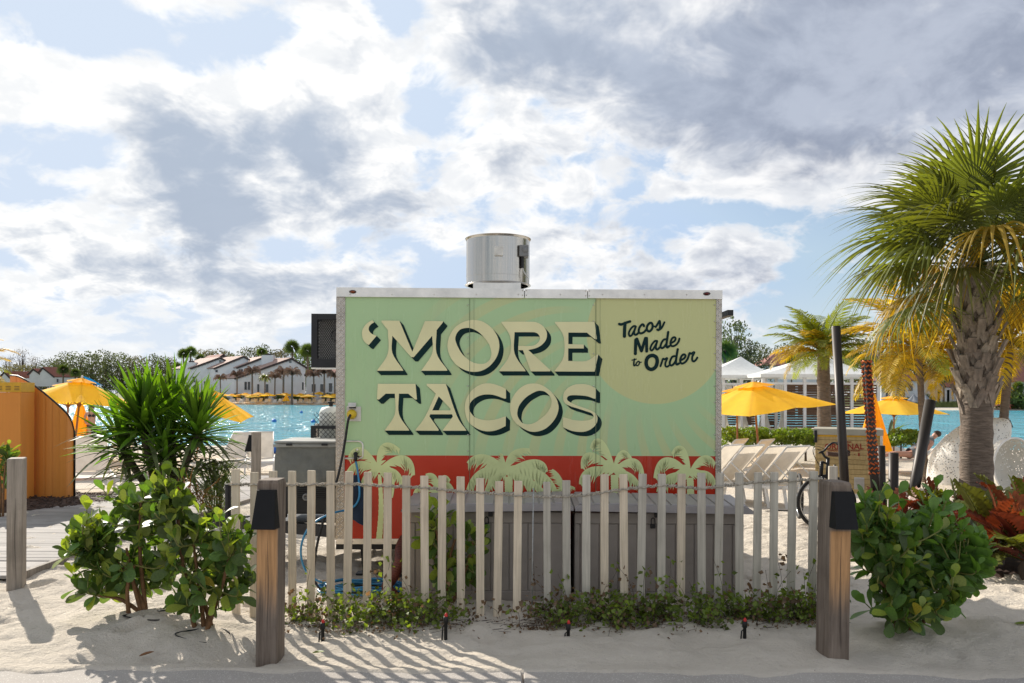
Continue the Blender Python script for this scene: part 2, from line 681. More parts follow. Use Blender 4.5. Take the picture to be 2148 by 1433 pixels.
def mat_wood(name, dark, light, tan=None, zs=2.2, rand=0.0, grain=45, tanz=(0.25, 0.78), rough=0.8, patchk=0.4):
    """grained timber; grain runs along the object's z axis"""
    m, w = new_mat(name)
    tc = w.n('ShaderNodeTexCoord')
    oi = w.n('ShaderNodeObjectInfo')
    off = w.n('ShaderNodeCombineXYZ')
    for i in range(3):
        w.put(off.inputs[i], w.math('MULTIPLY', oi.outputs['Random'], 37.0 + 11 * i))
    v0 = tc.outputs['Object']
    v = w.vmath('ADD', v0, off.outputs[0])
    mp = w.n('ShaderNodeMapping')
    mp.inputs['Scale'].default_value = (grain, grain, zs)
    w.put(mp.inputs[0], v)
    g = w.noise(mp.outputs[0], 1.0, 7, 0.62, 0.4)
    patch = w.noise(v, 3.5, 5, 0.6)
    c = w.ramp(g, [(0.28, dark), (0.72, light)])
    c = w.mix(w.math('MULTIPLY', w.smooth(patch, 0.45, 0.75), patchk), c, c4(tuple(q * 0.6 for q in dark)))
    if tan:
        sep = w.n('ShaderNodeSeparateXYZ')
        w.put(sep.inputs[0], v0)
        wob = w.math('ADD', sep.outputs[2], w.math('MULTIPLY', w.math('SUBTRACT', g, 0.5), 0.28))
        k = w.math('MULTIPLY', w.smooth(wob, tanz[0], tanz[0] + 0.32), w.smooth(sep.outputs[2], tanz[1] + 0.02, tanz[1]))
        front = w.n('ShaderNodeNewGeometry')
        sp2 = w.n('ShaderNodeSeparateXYZ')
        w.put(sp2.inputs[0], front.outputs['Normal'])
        k = w.math('MULTIPLY', k, w.smooth(sp2.outputs[1], -0.5, -0.9))
        tcol = w.ramp(g, [(0.25, tuple(q * 0.55 for q in tan)), (0.55, tan), (0.8, tuple(min(1, q * 1.25) for q in tan))])
        c = w.mix(k, c, tcol)
    if rand > 0:
        hs = w.n('ShaderNodeHueSaturation')
        w.put(hs.inputs['Color'], c)
        w.put(hs.inputs['Value'], w.math('ADD', 1 - rand, w.math('MULTIPLY', oi.outputs['Random'], 2 * rand)))
        c = hs.outputs[0]
    p = w.n('ShaderNodeBsdfPrincipled')
    w.put(p.inputs['Base Color'], c)
    p.inputs['Roughness'].default_value = rough
    p.inputs['Specular IOR Level'].default_value = 0.25
    b = w.n('ShaderNodeBump')
    b.inputs['Strength'].default_value = 0.45
    b.inputs['Distance'].default_value = 0.004
    w.put(b.inputs['Height'], g)
    w.put(p.inputs['Normal'], b.outputs[0])
    out = w.n('ShaderNodeOutputMaterial')
    m.node_tree.links.new(p.outputs[0], out.inputs[0])
    return m


def mat_mural(cx, cz, rad, zred):
    """printed film on the trailer side: green with curling sunburst, pale sun disc, red foot"""
    m, w = new_mat('mural_film')
    geo = w.n('ShaderNodeNewGeometry')
    sep = w.n('ShaderNodeSeparateXYZ')
    w.put(sep.inputs[0], geo.outputs['Position'])
    dx = w.math('SUBTRACT', sep.outputs[0], cx)
    dz = w.math('SUBTRACT', sep.outputs[2], cz)
    r = w.math('SQRT', w.math('ADD', w.math('MULTIPLY', dx, dx), w.math('MULTIPLY', dz, dz)))
    th = w.math('ARCTAN2', dz, dx)
    q = w.math('SUBTRACT', w.math('DIVIDE', r, rad), 1.0)
    ph = w.math('ADD', w.math('MULTIPLY', th, 34.0), w.math('MULTIPLY', w.math('POWER', w.math('MAXIMUM', q, 0.0), 1.25), -7.5))
    s = w.math('SINE', ph)
    stripe = w.smooth(s, 0.12, 0.5)
    stripe = w.math('MULTIPLY', stripe, w.smooth(q, 0.02, 0.75))
    stripe = w.math('MULTIPLY', stripe, w.smooth(w.noise(geo.outputs['Position'], 1.1, 2), 0.2, 0.5))
    stripe = w.math('MULTIPLY', stripe, w.smooth(sep.outputs[0], -0.95, -0.1))
    green = w.ramp(w.noise(geo.outputs['Position'], 0.9, 3), [(0.3, (0.40, 0.575, 0.295)), (0.7, (0.44, 0.61, 0.33))])
    c = w.mix(w.math('MULTIPLY', stripe, 0.62), green, c4((0.565, 0.555, 0.265)))
    disc = w.smooth(q, 0.012, -0.004)
    c = w.mix(disc, c, c4((0.575, 0.58, 0.265)))
    red = w.smooth(sep.outputs[2], zred + 0.001, zred - 0.001)
    redc = w.ramp(w.noise(geo.outputs['Position'], 1.7, 4), [(0.3, (0.44, 0.020, 0.004)), (0.7, (0.51, 0.032, 0.007))])
    c = w.mix(red, c, redc)
    # thin road dust, denser low down where it has settled in streaks
    mp = w.n('ShaderNodeMapping')
    mp.inputs['Scale'].default_value = (7, 7, 0.9)
    w.put(mp.inputs[0], geo.outputs['Position'])
    dust = w.smooth(w.noise(mp.outputs[0], 1.0, 6, 0.65), 0.5, 0.85)
    c = w.mix(w.math('MULTIPLY', dust, 0.20), c, c4((0.45, 0.40, 0.33)))
    p = w.n('ShaderNodeBsdfPrincipled')
    w.put(p.inputs['Base Color'], c)
    w.put(p.inputs['Roughness'], w.math('ADD', 0.26, w.math('MULTIPLY', dust, 0.25)))
    p.inputs['Specular IOR Level'].default_value = 0.4
    b = w.n('ShaderNodeBump')
    b.inputs['Strength'].default_value = 0.06
    b.inputs['Distance'].default_value = 0.02
    w.put(b.inputs['Height'], w.noise(geo.outputs['Position'], 3.0, 2))
    w.put(p.inputs['Normal'], b.outputs[0])
    out = w.n('ShaderNodeOutputMaterial')
    m.node_tree.links.new(p.outputs[0], out.inputs[0])
    return m


def mat_diamond():
    m, w = new_mat('diamond_plate')
    geo = w.n('ShaderNodeTexCoord')
    v = geo.outputs['Object']
    sep = w.n('ShaderNodeSeparateXYZ')
    w.put(sep.inputs[0], v)
    x = w.math('ADD', sep.outputs[0], sep.outputs[1])
    z = sep.outputs[2]
    cell = 0.030
    fx = w.math('FLOOR', w.math('DIVIDE', x, cell))
    fz = w.math('FLOOR', w.math('DIVIDE', z, cell))
    par = w.math('MODULO', w.math('ABSOLUTE', w.math('ADD', fx, fz)), 2.0)
    lx = w.math('SUBTRACT', w.math('FRACT', w.math('DIVIDE', x, cell)), 0.5)
    lz = w.math('SUBTRACT', w.math('FRACT', w.math('DIVIDE', z, cell)), 0.5)
    d1 = w.math('ABSOLUTE', w.math('ADD', lx, lz))
    d2 = w.math('ABSOLUTE', w.math('SUBTRACT', lx, lz))
    along = w.math('ADD', w.math('MULTIPLY', d2, w.math('SUBTRACT', 1.0, par)), w.math('MULTIPLY', d1, par))
    across = w.math('ADD', w.math('MULTIPLY', d1, w.math('SUBTRACT', 1.0, par)), w.math('MULTIPLY', d2, par))
    bar = w.math('MULTIPLY', w.smooth(across, 0.26, 0.10), w.smooth(along, 0.72, 0.5))
    n = w.noise(v, 9, 5, 0.6)
    p = w.n('ShaderNodeBsdfPrincipled')
    c = w.ramp(n, [(0.3, (0.33, 0.29, 0.25)), (0.7, (0.52, 0.47, 0.41))])
    c = w.mix(w.math('MULTIPLY', bar, 0.8), c, c4((0.80, 0.74, 0.66)))
    w.put(p.inputs['Base Color'], c)
    p.inputs['Metallic'].default_value = 0.9
    w.put(p.inputs['Roughness'], w.math('ADD', 0.22, w.math('MULTIPLY', n, 0.2)))
    b = w.n('ShaderNodeBump')
    b.inputs['Strength'].default_value = 1.0
    b.inputs['Distance'].default_value = 0.008
    w.put(b.inputs['Height'], bar)
    w.put(p.inputs['Normal'], b.outputs[0])
    out = w.n('ShaderNodeOutputMaterial')
    m.node_tree.links.new(p.outputs[0], out.inputs[0])
    return m


def mat_water():
    m, w = new_mat('lagoon_water')
    tc = w.n('ShaderNodeTexCoord')
    v = tc.outputs['Object']
    mp = w.n('ShaderNodeMapping')
    mp.inputs['Scale'].default_value = (0.42, 1.0, 1.0)
    w.put(mp.inputs[0], v)
    mp4 = w.n('ShaderNodeMapping')
    mp4.inputs['Scale'].default_value = (0.40, 0.16, 1.0)
    w.put(mp4.inputs[0], v)
    n4 = w.noise(mp4.outputs[0], 1.0, 4, 0.6, 0.5)
    n1 = w.noise(mp.outputs[0], 1.0, 4, 0.62, 0.4)
    n3 = w.noise(mp.outputs[0], 0.28, 3, 0.5, 0.3)
    n2 = w.noise(mp.outputs[0], 0.06, 3, 0.5)
    c = w.ramp(n2, [(0.3, (0.055, 0.36, 0.47)), (0.7, (0.10, 0.45, 0.55))])
    p = w.n('ShaderNodeBsdfPrincipled')
    w.put(p.inputs['Base Color'], c)
    p.inputs['Roughness'].default_value = 0.12
    p.inputs['IOR'].default_value = 1.33
    b = w.n('ShaderNodeBump')
    b.inputs['Strength'].default_value = 1.0
    b.inputs['Distance'].default_value = 0.34
    w.put(b.inputs['Height'], w.math('ADD', w.math('ADD', n1, w.math('MULTIPLY', n3, 1.6)), w.math('MULTIPLY', n4, 3.2)))
    w.put(p.inputs['Normal'], b.outputs[0])
    out = w.n('ShaderNodeOutputMaterial')
    m.node_tree.links.new(p.outputs[0], out.inputs[0])
    return m


def mat_perf(name, col, scale, thr, metal=0.0, rough=0.5):
    """sheet with irregular holes cut through it"""
    m, w = new_mat(name)
    tc = w.n('ShaderNodeTexCoord')
    vo = w.n('ShaderNodeTexVoronoi')
    w.put(vo.inputs['Vector'], w.vmath('ADD', tc.outputs['Object'], w.vmath('SCALE', tc.outputs['Object'])))
    vo.inputs['Scale'].default_value = scale
    vo.inputs['Randomness'].default_value = 1.0
    w.put(vo.inputs['Vector'], tc.outputs['Object'])
    hole = w.smooth(vo.outputs['Distance'], thr, thr - 0.04)
    p = w.n('ShaderNodeBsdfPrincipled')
    n = w.noise(tc.outputs['Object'], 6, 4)
    w.put(p.inputs['Base Color'], w.ramp(n, [(0.3, tuple(q * 0.9 for q in col)), (0.7, col)]))
    p.inputs['Roughness'].default_value = rough
    p.inputs['Metallic'].default_value = metal
    t = w.n('ShaderNodeBsdfTransparent')
    ms = w.n('ShaderNodeMixShader')
    w.put(ms.inputs[0], hole)
    m.node_tree.links.new(p.outputs[0], ms.inputs[1])
    m.node_tree.links.new(t.outputs[0], ms.inputs[2])
    out = w.n('ShaderNodeOutputMaterial')
    m.node_tree.links.new(ms.outputs[0], out.inputs[0])
    return m


def mat_tiles(name, a, b, sx=3.2):
    """far clay tile roof: rows of rounded tiles, too small to pick apart"""
    m, w = new_mat(name)
    tc = w.n('ShaderNodeTexCoord')
    v = tc.outputs['Object']
    wv = w.n('ShaderNodeTexWave', wave_type='BANDS', bands_direction='X')
    wv.inputs['Scale'].default_value = sx
    wv.inputs['Distortion'].default_value = 0.4
    w.put(wv.inputs['Vector'], v)
    wz = w.n('ShaderNodeTexWave', wave_type='BANDS', bands_direction='Z')
    wz.inputs['Scale'].default_value = sx * 0.9
    w.put(wz.inputs['Vector'], v)
    n = w.noise(v, 1.2, 6, 0.7)
    c = w.ramp(n, [(0.3, a), (0.7, b)])
    c = w.mix(w.math('MULTIPLY', w.smooth(wv.outputs[1], 0.45, 0.1), 0.45), c, c4(tuple(q * 0.5 for q in a)))
    p = w.n('ShaderNodeBsdfPrincipled')
    w.put(p.inputs['Base Color'], c)
    p.inputs['Roughness'].default_value = 0.8
    bm = w.n('ShaderNodeBump')
    bm.inputs['Strength'].default_value = 0.7
    bm.inputs['Distance'].default_value = 0.08
    w.put(bm.inputs['Height'], w.math('ADD', wv.outputs[1], wz.outputs[1]))
    w.put(p.inputs['Normal'], bm.outputs[0])
    out = w.n('ShaderNodeOutputMaterial')
    m.node_tree.links.new(p.outputs[0], out.inputs[0])
    return m


SAND = mat_sand()
PATH = mat_path()
WATER = mat_water()
DIAMOND = mat_diamond()
POSTWOOD = mat_wood('post_timber', (0.10, 0.074, 0.057), (0.27, 0.215, 0.172), tan=(0.52, 0.29, 0.135))
POSTGREY = mat_wood('post_timber_grey', (0.17, 0.145, 0.118), (0.38, 0.33, 0.28), rand=0.12)
PICKET = mat_wood('picket_timber', (0.52, 0.425, 0.31), (0.80, 0.68, 0.52), rand=0.10, grain=60, patchk=0.22)
PICKETGREY = mat_wood('picket_timber_grey', (0.38, 0.34, 0.28), (0.62, 0.57, 0.48), rand=0.12, grain=60, patchk=0.25)
ORANGEWOOD = mat_wood('orange_boards', (0.60, 0.225, 0.042), (0.67, 0.262, 0.050), rand=0.06, zs=0.5, grain=12, rough=0.5, patchk=0.1)
SLATWOOD = mat_wood('slat_wood', (0.075, 0.045, 0.028), (0.15, 0.09, 0.058), rand=0.2)
CARTWOOD = mat_wood('cart_pine', (0.43, 0.30, 0.13), (0.60, 0.45, 0.22), rand=0.08)
DECKWOOD = mat_wood('deck_boards', (0.22, 0.20, 0.185), (0.40, 0.37, 0.345), rand=0.14)
BLACK = mat('black_paint', (0.012, 0.012, 0.014), 0.45, var=0.2, bump=0.05)
HOOD = mat('hood_metal', (0.009, 0.009, 0.010), 0.6, var=0.15, bump=0.04, spec=0.22)
ALU = mat('brushed_aluminium', (0.72, 0.68, 0.63), 0.34, 0.85, var=0.12, vscale=5, bump=0.08, bscale=30, rough_var=0.2)
STEEL = mat('stainless_steel', (0.50, 0.465, 0.42), 0.24, 1.0, var=0.08, vscale=3, bump=0.10, bscale=1.0, stretch=(26, 26, 0.25), rough_var=0.12, bdist=0.01)
GREYBOX = mat('grey_enclosure', (0.20, 0.20, 0.195), 0.5, var=0.08)
WHITEPLATE = mat('white_plate', (0.62, 0.60, 0.55), 0.45, var=0.1, vscale=20)
CREAM = mat('print_cream', (0.76, 0.71, 0.40), 0.30, var=0.05, vscale=2, spec=0.4)
PALMINK = mat('print_palm', (0.64, 0.70, 0.33), 0.30, var=0.05, vscale=2, spec=0.4)
INK = mat('print_dark_green', (0.005, 0.026, 0.026), 0.5, var=0.15, vscale=2, spec=0.12)
RESIN = mat('grey_resin', (0.30, 0.258, 0.226), 0.55, var=0.08, vscale=4, bump=0.12, bscale=70)
RESINLID = mat('grey_resin_lid', (0.34, 0.305, 0.295), 0.5, var=0.08, vscale=4, bump=0.12, bscale=70)
ROPE = mat('sisal_rope', (0.42, 0.37, 0.30), 0.9, var=0.25, vscale=60, bump=0.5, bscale=200)
GALV = mat('galvanised', (0.40, 0.40, 0.39), 0.5, 0.6, var=0.2, vscale=25)
BLUEHOSE = mat('blue_hose', (0.035, 0.21, 0.40), 0.35, var=0.1)
BLACKRUB = mat('black_rubber', (0.013, 0.013, 0.013), 0.6, var=0.2)
REDRUB = mat('red_drain_hose', (0.13, 0.032, 0.018), 0.5, var=0.3)
NAVY = mat('navy_cloth', (0.010, 0.020, 0.042), 0.85, var=0.25, bump=0.3, bscale=150)
COVER = mat('grey_cover', (0.155, 0.160, 0.145), 0.55, var=0.18, vscale=5, bump=0.6, bscale=5, bdist=0.05)
COVERTOP = mat('cover_piping', (0.27, 0.27, 0.25), 0.6, var=0.15)
YELLOWPLUG = mat('yellow_plug', (0.62, 0.42, 0.02), 0.4, var=0.08)
TANKWHITE = mat('tank_white', (0.62, 0.63, 0.58), 0.4, var=0.08)
AMBER = mat('amber_lens', (0.20, 0.045, 0.012), 0.15, var=0.2)
REDLENS = mat('red_lens', (0.10, 0.012, 0.014), 0.15, var=0.2)
REDCAP = mat('red_cap', (0.55, 0.03, 0.025), 0.45, var=0.1)
CANVAS = mat('yellow_canvas', (0.80, 0.50, 0.035), 0.85, var=0.05, vscale=3, transl=0.38, tcol=(1.0, 0.88, 0.3), bump=0.1, bscale=8)
TEAKPOLE = mat('teak_pole', (0.26, 0.11, 0.045), 0.5, var=0.2, vscale=20)
SLING = mat('sling_fabric', (0.60, 0.555, 0.49), 0.8, var=0.06, transl=0.2, tcol=(1, 0.97, 0.92), bump=0.1, bscale=120)
WHITEALU = mat('white_frame', (0.66, 0.65, 0.63), 0.45, var=0.06)
TENT = mat('tent_fabric', (0.74, 0.74, 0.72), 0.8, var=0.04, transl=0.15, tcol=(1, 1, 0.98))
CURTAIN = mat('curtain_cloth', (0.62, 0.60, 0.55), 0.85, var=0.06, transl=0.15, tcol=(1, 1, 0.95))
STUCCO = mat('white_stucco', (0.66, 0.65, 0.66), 0.85, var=0.05, vscale=0.6, bump=0.1, bscale=6)
DARKGLASS = mat('window_glass', (0.02, 0.025, 0.03), 0.08, var=0.2, spec=0.6)
FASCIA = mat('brown_fascia', (0.05, 0.032, 0.03), 0.6, var=0.2)
ROOFTAN = mat_tiles('roof_tiles_tan', (0.40, 0.245, 0.195), (0.56, 0.39, 0.32), 1.4)
ROOFRED = mat_tiles('roof_tiles_red', (0.27, 0.095, 0.07), (0.40, 0.165, 0.125), 1.4)
BRONZE = mat('bronze_tube', (0.042, 0.034, 0.029), 0.48, 0.3, var=0.12, vscale=4, stretch=(1, 1, 0.2))
REDSTUD = mat('red_weave', (0.55, 0.035, 0.012), 0.45, var=0.3, vscale=3, col2=(0.80, 0.20, 0.025))
POD = mat_perf('pod_shell', (0.76, 0.74, 0.69), 22, 0.27)
CLUSIA = mat('clusia_leaf', (0.084, 0.142, 0.034), 0.45, var=0.16, vscale=12, rand=0.42, transl=0.28, spec=0.4, tcol=(1.15, 1.2, 0.22))
CLUSIA_Y = mat('clusia_young_leaf', (0.24, 0.29, 0.055), 0.45, var=0.12, vscale=12, rand=0.22, transl=0.30, spec=0.4, tcol=(1.1, 1.15, 0.2))
CLUSIA_D = mat('clusia_spotted_leaf', (0.30, 0.24, 0.035), 0.5, var=0.4, vscale=25, transl=0.3)
STEMGREEN = mat('green_stem', (0.17, 0.17, 0.045), 0.6, var=0.2, vscale=15)
STEMBROWN = mat('brown_stem', (0.17, 0.085, 0.035), 0.75, var=0.25, vscale=20, bump=0.3)
YUCCA = mat('yucca_leaf', (0.080, 0.150, 0.022), 0.48, var=0.12, vscale=5, rand=0.32, transl=0.42, spec=0.4, tcol=(1.2, 1.3, 0.16))
YUCCA_OLD = mat('yucca_old_leaf', (0.095, 0.115, 0.050), 0.7, var=0.2, vscale=7, rand=0.3, transl=0.2, spec=0.15)
BROMELIAD = mat('dry_bromeliad_leaf', (0.26, 0.12, 0.03), 0.6, var=0.3, vscale=8, rand=0.3, transl=0.35, tcol=(1.1, 0.8, 0.3))
VINE = mat('vine_leaf', (0.12, 0.165, 0.028), 0.55, var=0.45, vscale=7, transl=0.35, tcol=(1.2, 1.2, 0.2))
VINEBROWN = mat('dry_vine_leaf', (0.155, 0.105, 0.062), 0.7, var=0.35, vscale=9, transl=0.25, tcol=(1.1, 0.8, 0.4))
MULCH = mat('bark_mulch', (0.065, 0.038, 0.026), 0.9, var=0.4, vscale=9, bump=0.6, bscale=30)
SABAL = mat('sabal_leaf', (0.110, 0.125, 0.036), 0.5, var=0.18, vscale=2.5, rand=0.38, transl=0.34, spec=0.3, tcol=(1.2, 1.15, 0.2))
SABAL_Y = mat('sabal_yellowing_leaf', (0.27, 0.19, 0.022), 0.5, var=0.3, vscale=2.5, rand=0.25, transl=0.38, tcol=(1.2, 1.0, 0.2))
PALM_Y = mat('palm_yellow_frond', (0.35, 0.265, 0.022), 0.5, var=0.25, vscale=2.5, rand=0.25, transl=0.40, tcol=(1.2, 1.0, 0.18))
PALM_G = mat('palm_green_frond', (0.155, 0.185, 0.03), 0.45, var=0.2, vscale=2.5, rand=0.25, transl=0.36, tcol=(1.2, 1.15, 0.2))
PALM_DEAD = mat('palm_dead_frond', (0.20, 0.125, 0.088), 0.8, var=0.25, vscale=2.5, rand=0.2, transl=0.18, tcol=(1, .85, .7))
PALMTRUNK = mat('palm_trunk', (0.17, 0.13, 0.10), 0.85, var=0.25, vscale=3, stretch=(3, 3, 16), bump=0.7, bscale=3, bdist=0.03)
BOOT = mat('palm_boot', (0.28, 0.225, 0.175), 0.8, var=0.28, vscale=14, rand=0.2, stretch=(2, 2, 0.5), bump=0.3)
BARK = mat('bark', (0.10, 0.075, 0.058), 0.85, var=0.3, vscale=6, bump=0.5, bscale=20)
FOL_DARK = mat('foliage_dark', (0.075, 0.090, 0.045), 0.65, var=0.3, vscale=1.2, rand=0.2, transl=0.25, tcol=(1.1, 1.1, 0.4))
FOL_OLIVE = mat('foliage_olive', (0.135, 0.130, 0.080), 0.7, var=0.3, vscale=1.2, rand=0.2, transl=0.25, tcol=(1.1, 1.0, 0.5))
FOL_MID = mat('foliage_mid', (0.085, 0.125, 0.035), 0.65, var=0.3, vscale=1.2, rand=0.2, transl=0.3, tcol=(1.1, 1.1, 0.3))
FOL_BARE = mat('foliage_sparse', (0.14, 0.115, 0.090), 0.8, var=0.25, vscale=1.2, rand=0.15, transl=0.15, tcol=(1, .95, .8))
HEDGE = mat('hedge_leaf', (0.12, 0.18, 0.025), 0.5, var=0.3, vscale=5, transl=0.35, tcol=(1.15, 1.15, 0.2))
REDLEAF = mat('red_leaf', (0.17, 0.046, 0.024), 0.42, var=0.3, vscale=7, rand=0.35, transl=0.20, tcol=(1.2, 0.8, 0.4), spec=0.4)
OLIVELEAF = mat('olive_leaf', (0.095, 0.110, 0.024), 0.42, var=0.25, vscale=7, rand=0.28, transl=0.32, tcol=(1.2, 1.1, 0.2), spec=0.4)
SKIN = mat('skin', (0.52, 0.30, 0.21), 0.55, var=0.06, vscale=10)
SKINPINK = mat('skin_sunburnt', (0.55, 0.30, 0.23), 0.55, var=0.06, vscale=10)
HAIR = mat('brown_hair', (0.055, 0.030, 0.018), 0.6, var=0.3, vscale=30)
BLUECLOTH = mat('blue_cloth', (0.012, 0.10, 0.42), 0.8, var=0.15)
GREENCLOTH = mat('green_cloth', (0.010, 0.27, 0.10), 0.8, var=0.15)
BLUEFLOAT = mat('blue_buoy', (0.012, 0.17, 0.55), 0.4, var=0.1)
SKYBLUE = mat('sky_blue_canvas', (0.04, 0.32, 0.62), 0.7, var=0.06)
CORAL = mat('coral_chair', (0.55, 0.16, 0.10), 0.5, var=0.08)
GRASSY = mat('far_grass', (0.135, 0.155, 0.05), 0.9, var=0.3, vscale=0.3, bump=0.4, bscale=3)
DRYGRASS = mat('dry_grass', (0.24, 0.19, 0.10), 0.8, var=0.25, vscale=1.5, transl=0.3)
GREYTENT = mat('grey_shade_cloth', (0.19, 0.20, 0.22), 0.75, var=0.08)
CARTLID = mat('cart_lid', (0.40, 0.37, 0.29), 0.5, var=0.08)
SEAL = mat('seam_sealant', (0.13, 0.17, 0.10), 0.6, var=0.2)
CARTRED = mat('cart_red_print', (0.30, 0.03, 0.015), 0.5, var=0.15)
CARTYEL = mat('cart_yellow_print', (0.62, 0.34, 0.02), 0.5, var=0.1)
BROWNSADDLE = mat('brown_saddle', (0.09, 0.045, 0.03), 0.45, var=0.2)
TYRE = mat('tyre_rubber', (0.016, 0.016, 0.016), 0.7, var=0.2)
CHROME = mat('chrome', (0.6, 0.6, 0.6), 0.15, 1.0, var=0.05)
DRYLEAF = mat('dry_leaf', (0.20, 0.085, 0.035), 0.7, var=0.3, vscale=30, transl=0.2)
# ------------------------------------------------------------------ ground, path, water
def mound(x, y, cx, cy, rx, ry, hh):
    q = ((x - cx) / rx) ** 2 + ((y - cy) / ry) ** 2
    return hh * np.exp(-q)


def value_noise(shape_xy, X, Y, cell, seed):
    rs = np.random.RandomState(seed)
    T = rs.rand(256, 256)
    fx, fy = X / cell, Y / cell
    ix, iy = np.floor(fx).astype(int), np.floor(fy).astype(int)
    tx, ty = fx - ix, fy - iy
    tx, ty = tx * tx * (3 - 2 * tx), ty * ty * (3 - 2 * ty)
    a, b = T[ix % 256, iy % 256], T[(ix + 1) % 256, iy % 256]
    c, d = T[ix % 256, (iy + 1) % 256], T[(ix + 1) % 256, (iy + 1) % 256]
    return (a * (1 - tx) + b * tx) * (1 - ty) + (c * (1 - tx) + d * tx) * ty - 0.5


PATH_Y = 4.60


def sand_height(X, Y, fine=True):
    base = np.vectorize(gz)(X, Y)
    z = base + 0.045 * value_noise(None, X, Y, 1.6, 1) + 0.026 * value_noise(None, X, Y, 0.5, 2)
    if fine:
        z = z + 0.040 * value_noise(None, X, Y, 0.19, 3) + 0.022 * value_noise(None, X, Y, 0.09, 4) + 0.010 * value_noise(None, X, Y, 0.05, 6)
        rs = np.random.RandomState(11)
        for _ in range(520):                       # footprints: shallow dishes with a raised rim
            cx, cy = rs.uniform(-8, 8), rs.uniform(5.0, 12)
            if -1.9 < cx < 2.9 and cy < 6.6:
                if rs.rand() < 0.75:
                    continue
            a = rs.uniform(0, 3.14)
            dx, dy = X - cx, Y - cy
            m = (np.abs(dx) < 0.35) & (np.abs(dy) < 0.35)
            if not m.any():
                continue
            ux, uy = dx[m] * math.cos(a) + dy[m] * math.sin(a), -dx[m] * math.sin(a) + dy[m] * math.cos(a)
            q = (ux / 0.13) ** 2 + (uy / 0.06) ** 2
            z[m] += -0.042 * np.exp(-q) + 0.024 * np.exp(-((np.sqrt(q) - 1.35) / 0.4) ** 2)
    # mounds round the planted shrubs
    z = z + mound(X, Y, -2.55, 5.50, 0.55, 0.36, 0.065) + mound(X, Y, -2.00, 5.15, 0.52, 0.34, 0.075)
    z = z + mound(X, Y, 2.55, 5.15, 0.66, 0.36, 0.09) + mound(X, Y, -0.35, 5.98, 0.45, 0.2, 0.05)
    z = z + mound(X, Y, 3.3, 5.4, 0.5, 0.3, 0.05)
    # level off at the path
    k = np.clip((Y - PATH_Y) / 0.14, 0, 1)
    zz = (z - base) * k + base + 0.016 * (1 - k)
    # blown sand thins out over the slab's edge in an uneven line
    lip = np.clip((Y - (PATH_Y - 0.075 - 0.16 * (value_noise(None, X, Y * 0 + 3.1, 0.45, 8) + 0.5 * value_noise(None, X, Y * 0 + 7.7, 0.13, 9)))) / 0.05, 0, 1)
    return np.where(Y < PATH_Y + 0.02, -0.03 + (zz + 0.03) * lip, zz)


def grid_obj(name, x0, x1, y0, y1, nx, ny, mat_, fine, kind='structure'):
    xs, ys = np.linspace(x0, x1, nx + 1), np.linspace(y0, y1, ny + 1)
    X, Y = np.meshgrid(xs, ys)
    Z = sand_height(X, Y, fine)
    co = np.stack([X.ravel(), Y.ravel(), Z.ravel()], 1)
    i = np.arange(nx)[None, :] + (nx + 1) * np.arange(ny)[:, None]
    f = np.stack([i, i + 1, i + nx + 2, i + nx + 1], -1).reshape(-1, 4)
    me = bpy.data.meshes.new(name)
    me.from_pydata(co.tolist(), [], f.tolist())
    me.shade_smooth()
    me.materials.append(mat_)
    o = link(bpy.data.objects.new(name, me))
    o["kind"] = kind
    return o


def sand_z(x, y):
    return float(sand_height(np.array([[x]]), np.array([[y]]), False)[0, 0])


grid_obj('beach_sand', -9.0, 9.0, PATH_Y - 0.2, 12.0, 640, 300, SAND, True)
grid_obj('beach_sand', -60.0, 60.0, 12.0, 45.0, 400, 130, SAND, False)
grid_obj('beach_sand', -60.0, -9.0, PATH_Y, 12.0, 60, 20, SAND, False)
grid_obj('beach_sand', 9.0, 60.0, PATH_Y, 12.0, 60, 20, SAND, False)

# the path: an earth bed with two cast slabs and the joint between them
m = MB().box((-40, -30, -0.4), (40, PATH_Y - 0.02, -0.12))
path = m.build('path', MULCH)
path["kind"] = 'structure'
jx = P(1097, 1415, 4.5).x
for (xa, xb) in ((-30, jx - 5.0), (jx - 4.99, jx - 0.005), (jx + 0.005, jx + 4.99), (jx + 5.0, 30)):
    MB().box((xa, -25, -0.115), (xb, PATH_Y, 0.004), 0.008).build('slab', PATH, path)

# ground to the horizon, under everything
g = MB()
g.sheet(lambda i, j: (-2500 + 5000 * i, -60 + 3300 * j, -3.0), 4, 4)
o = g.build('ground', GRASSY)
o["kind"] = 'structure'

# lagoon
g = MB()
g.sheet(lambda i, j: (-420 + 840 * i, 30 + 145 * j, -0.74), 8, 4)
water = g.build('lagoon_water', WATER)
water["kind"] = 'structure'

# far shore: pale beach rising to a grass bank
FAR_Y = 166.0


def far_z(x, y):
    t = y - FAR_Y
    if t < 10:
        return -0.9 + 0.09 * t
    return min(0.0 + (t - 10) * 0.05, 1.3)


g = MB()
g.sheet(lambda i, j: (lambda x, y: (x, y, far_z(x, y)))(-420 + 840 * i, FAR_Y - 4 + 18 * j), 60, 12)
o = g.build('far_beach', SAND)
o["kind"] = 'structure'
g = MB()
g.sheet(lambda i, j: (lambda x, y: (x, y, far_z(x, y) + 0.004))(-900 + 1800 * i, FAR_Y + 14 + 500 * j * j), 40, 20)
o = g.build('far_bank', GRASSY)
o["kind"] = 'structure'
# ------------------------------------------------------------------ food trailer
TM = 0.0235                     # the side faces the path, its right end a touch farther away
TC = 6.72 + 1.5 * TM
TDX = Vector((1, TM, 0)).normalized()
TDN = Vector((TM, -1, 0)).normalized()     # out of the printed side, towards the path


